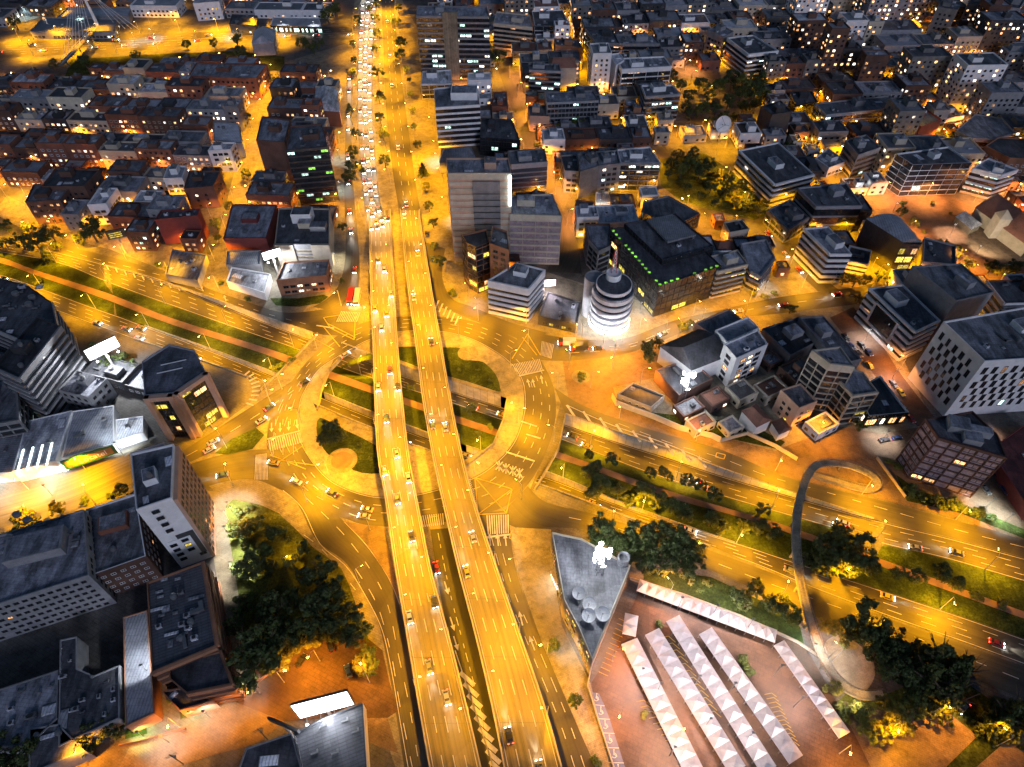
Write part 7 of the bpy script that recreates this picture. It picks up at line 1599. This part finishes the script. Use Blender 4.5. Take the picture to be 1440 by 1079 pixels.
cb_,cg_,cw_,cr_,ch_ = car_parts()
CB={k:cb_.mesh('body',[M['car_'+k]]) for k in CARCOL}; CG=cg_.mesh('windows',[M['glass']]); CW=cw_.mesh('wheel',[M['tyre']]); CRM=cr_.mesh('rim',[M['hub']]); CHL=ch_.mesh('headlight',[M['head']]); CHO=ch_.mesh('headlight',[M['white']]); CTL=ch_.mesh('tail_light',[M['tail']]); CTO=ch_.mesh('tail_light',[M['red']])
HEADL = D.lights.new('headlight_beam','SPOT'); HEADL.energy=P_STREET*.08; HEADL.color=(1,.93,.8); HEADL.spot_size=math.radians(40); HEADL.spot_blend=.5; HEADL.shadow_soft_size=.12
def car(p, d, colr, label, lit=True, group=None, sl=0.):
    root = empty('car', p, math.atan2(d.y,d.x)+math.pi/2); root.rotation_euler.x = 0
    tag(root, label, 'car', group)
    put('body', CB[colr], parent=root); put('windows', CG, parent=root)
    for sx in (-1,1):
        for y in (-1.35,1.4): w=put('wheel', CW, (sx*.8,y,.32), parent=root); put('rim', CRM, parent=w)
        put('headlight', CHL if lit else CHO, (sx*.62,-2.2,.66), parent=root); put('tail_light', CTL if lit else CTO, (sx*.65,2.2,.8), parent=root)
    if lit:
        o=D.objects.new('headlight_beam',HEADL); o.location=(0,-2.6,.8); o.rotation_euler=Vector((0,-1,-.10)).to_track_quat('-Z','Y').to_euler(); COL.objects.link(o); o.parent=root
    return root
CK=['white','silver','black','grey','white','silver','red','blue','yellow']
def traffic(where, P, gap, s0=0., rev=False, lit=True):
    P=[p.copy() for p in P]; 
    if rev: P=P[::-1]
    P=resample(P,160); L=[0]
    for a,b in zip(P,P[1:]): L.append(L[-1]+(b-a).length)
    s=s0+uni(0,gap*.5); j=0; k=0
    while s<L[-1]-3:
        while j<158 and L[j+1]<s: j+=1
        d=(P[min(159,j+2)]-P[max(0,j-1)]).normalized(); t=(s-L[j])/max(1e-6,L[j+1]-L[j]); p=P[j].lerp(P[j+1],t)
        if -40<U(p)<1480:
            col=random.choice(CK); r=car(p,d,col,f'{col} car driving {where}, {ordn(k)} in its lane',lit); k+=1
            r.rotation_euler.x = -math.asin(max(-.2,min(.2,d.z)))*0
        s+=gap*uni(.7,1.5)
bt = lambda A,Bb,f,dz=.04: [Vector((a.x+(b.x-a.x)*f,a.y+(b.y-a.y)*f,a.z+(b.z-a.z)*f+dz)) for a,b in zip(A,Bb)]
for f,nm,g in ((.15,'in the west lane of the western deck',60),(.38,'in the second lane of the western deck',42),(.62,'in the third lane of the western deck',40),(.86,'in the east lane of the western deck',56)): traffic(nm, bt(LL,LR,f), g)
for f,nm,g in ((.2,'north in the west lane of the eastern deck',60),(.62,'north in the middle lane of the eastern deck',52)): traffic(nm, bt(RL,RR,f), g, rev=True)
for f,nm,g in ((.2,'south in the outer lane of the avenue',13),(.5,'south in the middle lane of the avenue',11),(.8,'south in the inner lane of the avenue',12)): traffic(nm, bt(avL,avR,f,.06), g)
for f,nm,g in ((.4,'north on the avenue',60),): traffic(nm, bt(avL2,avR2,f,.06), g, rev=True)
traffic('west in the outer lane of the northern highway', bt(A1,C1,.62)[88:160], 40, rev=True); traffic('west in the inner lane of the northern highway', bt(A1,C1,.85)[88:168], 34, rev=True)
traffic('east in the northern lane of the southern highway', bt(F2,H1,.25)[4:168], 62); traffic('east in the middle lane of the southern highway', bt(F2,H1,.6)[4:168], 56)
traffic('east on the southern highway west of the roundabout', bt(F2,H1,.85)[4:66], 30)
w=lambda q: smooth(px(q,.14),5)
traffic('up the diagonal western approach', w([(290,628),(330,607),(370,580),(410,552),(455,520),(500,492),(540,473)]), 20); traffic('up the diagonal approach, inner lane', w([(280,642),(330,614),(372,590),(412,560),(450,530)]), 24)
traffic('out of the roundabout to the south-west', w([(540,722),(500,712),(460,690),(420,664),(380,651),(330,655),(285,668)]), 22); traffic('out of the roundabout to the south-west, outer lane', w([(545,730),(490,722),(440,690),(400,672),(350,664),(300,672)]), 22)
traffic('west on the eastern approach', w([(1195,410),(1120,428),(1060,434),(1010,446),(950,464),(890,485),(830,492)]), 22); traffic('down the west side road of the avenue', w([(491,110),(490,180),(490,260),(494,330),(500,370),(492,415)]), 24)
traffic('on the far north-west highway', bt(nwL,nwR,.3,.1), 30); traffic('on the far north-west highway, southern lanes', bt(nwL,nwR,.7,.1), 28, rev=True)
traffic('down the lit cross street', w([(1080,330),(1105,360),(1130,388)]), 14)
traffic('in the curving entrance lane at bottom right', w([(1365,985),(1340,1008),(1310,1028),(1280,1043)]), 22)
traffic('between the two viaduct decks', w([(608,770),(625,850),(640,915)]), 40)
def parked(L, d0, where):
    for i,(u,v) in enumerate(L):
        a=G(u,v,.16); dd=(G(u+d0[0],v+d0[1])-G(u,v)).normalized(); col=CK[(i*5+2)%len(CK)]; car(a,dd,col,f'{col} car parked {where}, {ordn(i)} of {len(L)}' if len(L)>1 else f'{col} car parked {where}',False)
parked([(1188,475),(1197,488),(1207,499),(1222,515),(1238,538),(1248,552),(1262,566),(1270,576),(1280,590)],(30,36),'along the west kerb of the car street')
parked([(1211,486),(1221,497),(1256,541),(1266,553)],(30,36),'along the east kerb of the car street')
parked([(465,909),(490,945)],(-4,-14),'in the orange lit car park'); parked([(424,930)],(10,-14),'under the park trees')
parked([(1243,620),(1260,617)],(16,-3),'on the eastern plaza'); parked([(1210,580)],(12,-2),'beside the finned offices'); parked([(1402,672),(1412,690),(1385,690)],(12,14),'in the cool lit car park')
parked([(488,100),(489,160),(489,215)],(0,20),'on the west side road'); parked([(600,330),(608,365),(640,330),(636,300)],(4,30),'on the eastern frontage pavement')
def bus(p,d,colr,label,truck=False):
    root=empty('truck' if truck else 'bus',p,math.atan2(d.y,d.x)+math.pi/2); tag(root,label,'truck' if truck else 'bus'); L=10 if not truck else 8
    mb=MB(); mb.box(-1.25,-L/2+(2.2 if truck else 0),.5,1.25,L/2,3.1); mb.build('body',M['car_'+colr],root)
    mb=MB(); mb.box(-1.15,-L/2+.3 if truck else -L/2-.03,1.4,1.15,-L/2+2.0 if truck else -L/2+.02,2.6)
    for s in (-1,1): mb.box(s*1.26-.02,-L/2+.8,1.6,s*1.26+.02,L/2-.6,2.5) if not truck else None
    mb.build('windows',M['glass'],root)
    if truck: mb=MB(); mb.box(-1.2,-L/2,.5,1.2,-L/2+2.0,2.4); mb.build('cab',M['car_red'],root)
    for s in (-1,1):
        for y in (-L/2+1.6,L/2-1.8): put('wheel',CW,(s*1.1,y,.5),0,(1.6,1.6,1.6),root)
        put('headlight',CHL,(s*.9,-L/2-.05,.8),parent=root); put('tail_light',CTL,(s*.9,L/2,.9),parent=root)
bus(G(814,491,.14),G(780,493)-G(814,491),'black','dark box truck with red cab waiting at the eastern crossing',True)
bus(G(797,484,.14),G(770,484)-G(797,484),'white','white truck in front of the dark box truck at the crossing',True)
bus(G(494,420,.14),G(490,440)-G(494,420),'red','red bus waiting above the north-western zebra crossing')
bus(G(503,421,.14),G(500,440)-G(503,421),'white','white bus beside the red bus at the zebra crossing')
print('LAMPS', NL[0], 'TREES', TREEN[0], 'LIGHTS', len([o for o in SC.objects if o.type=='LIGHT']))
lb = {}
for o in SC.objects:
    if o.parent is None and o.get('label'): lb.setdefault(o['label'],[]).append(o.name)
for k, v in lb.items():
    if len(v) > 1: print('DUPLABEL', k, v)
    if len(k.split()) > 16: print('LONG', k)
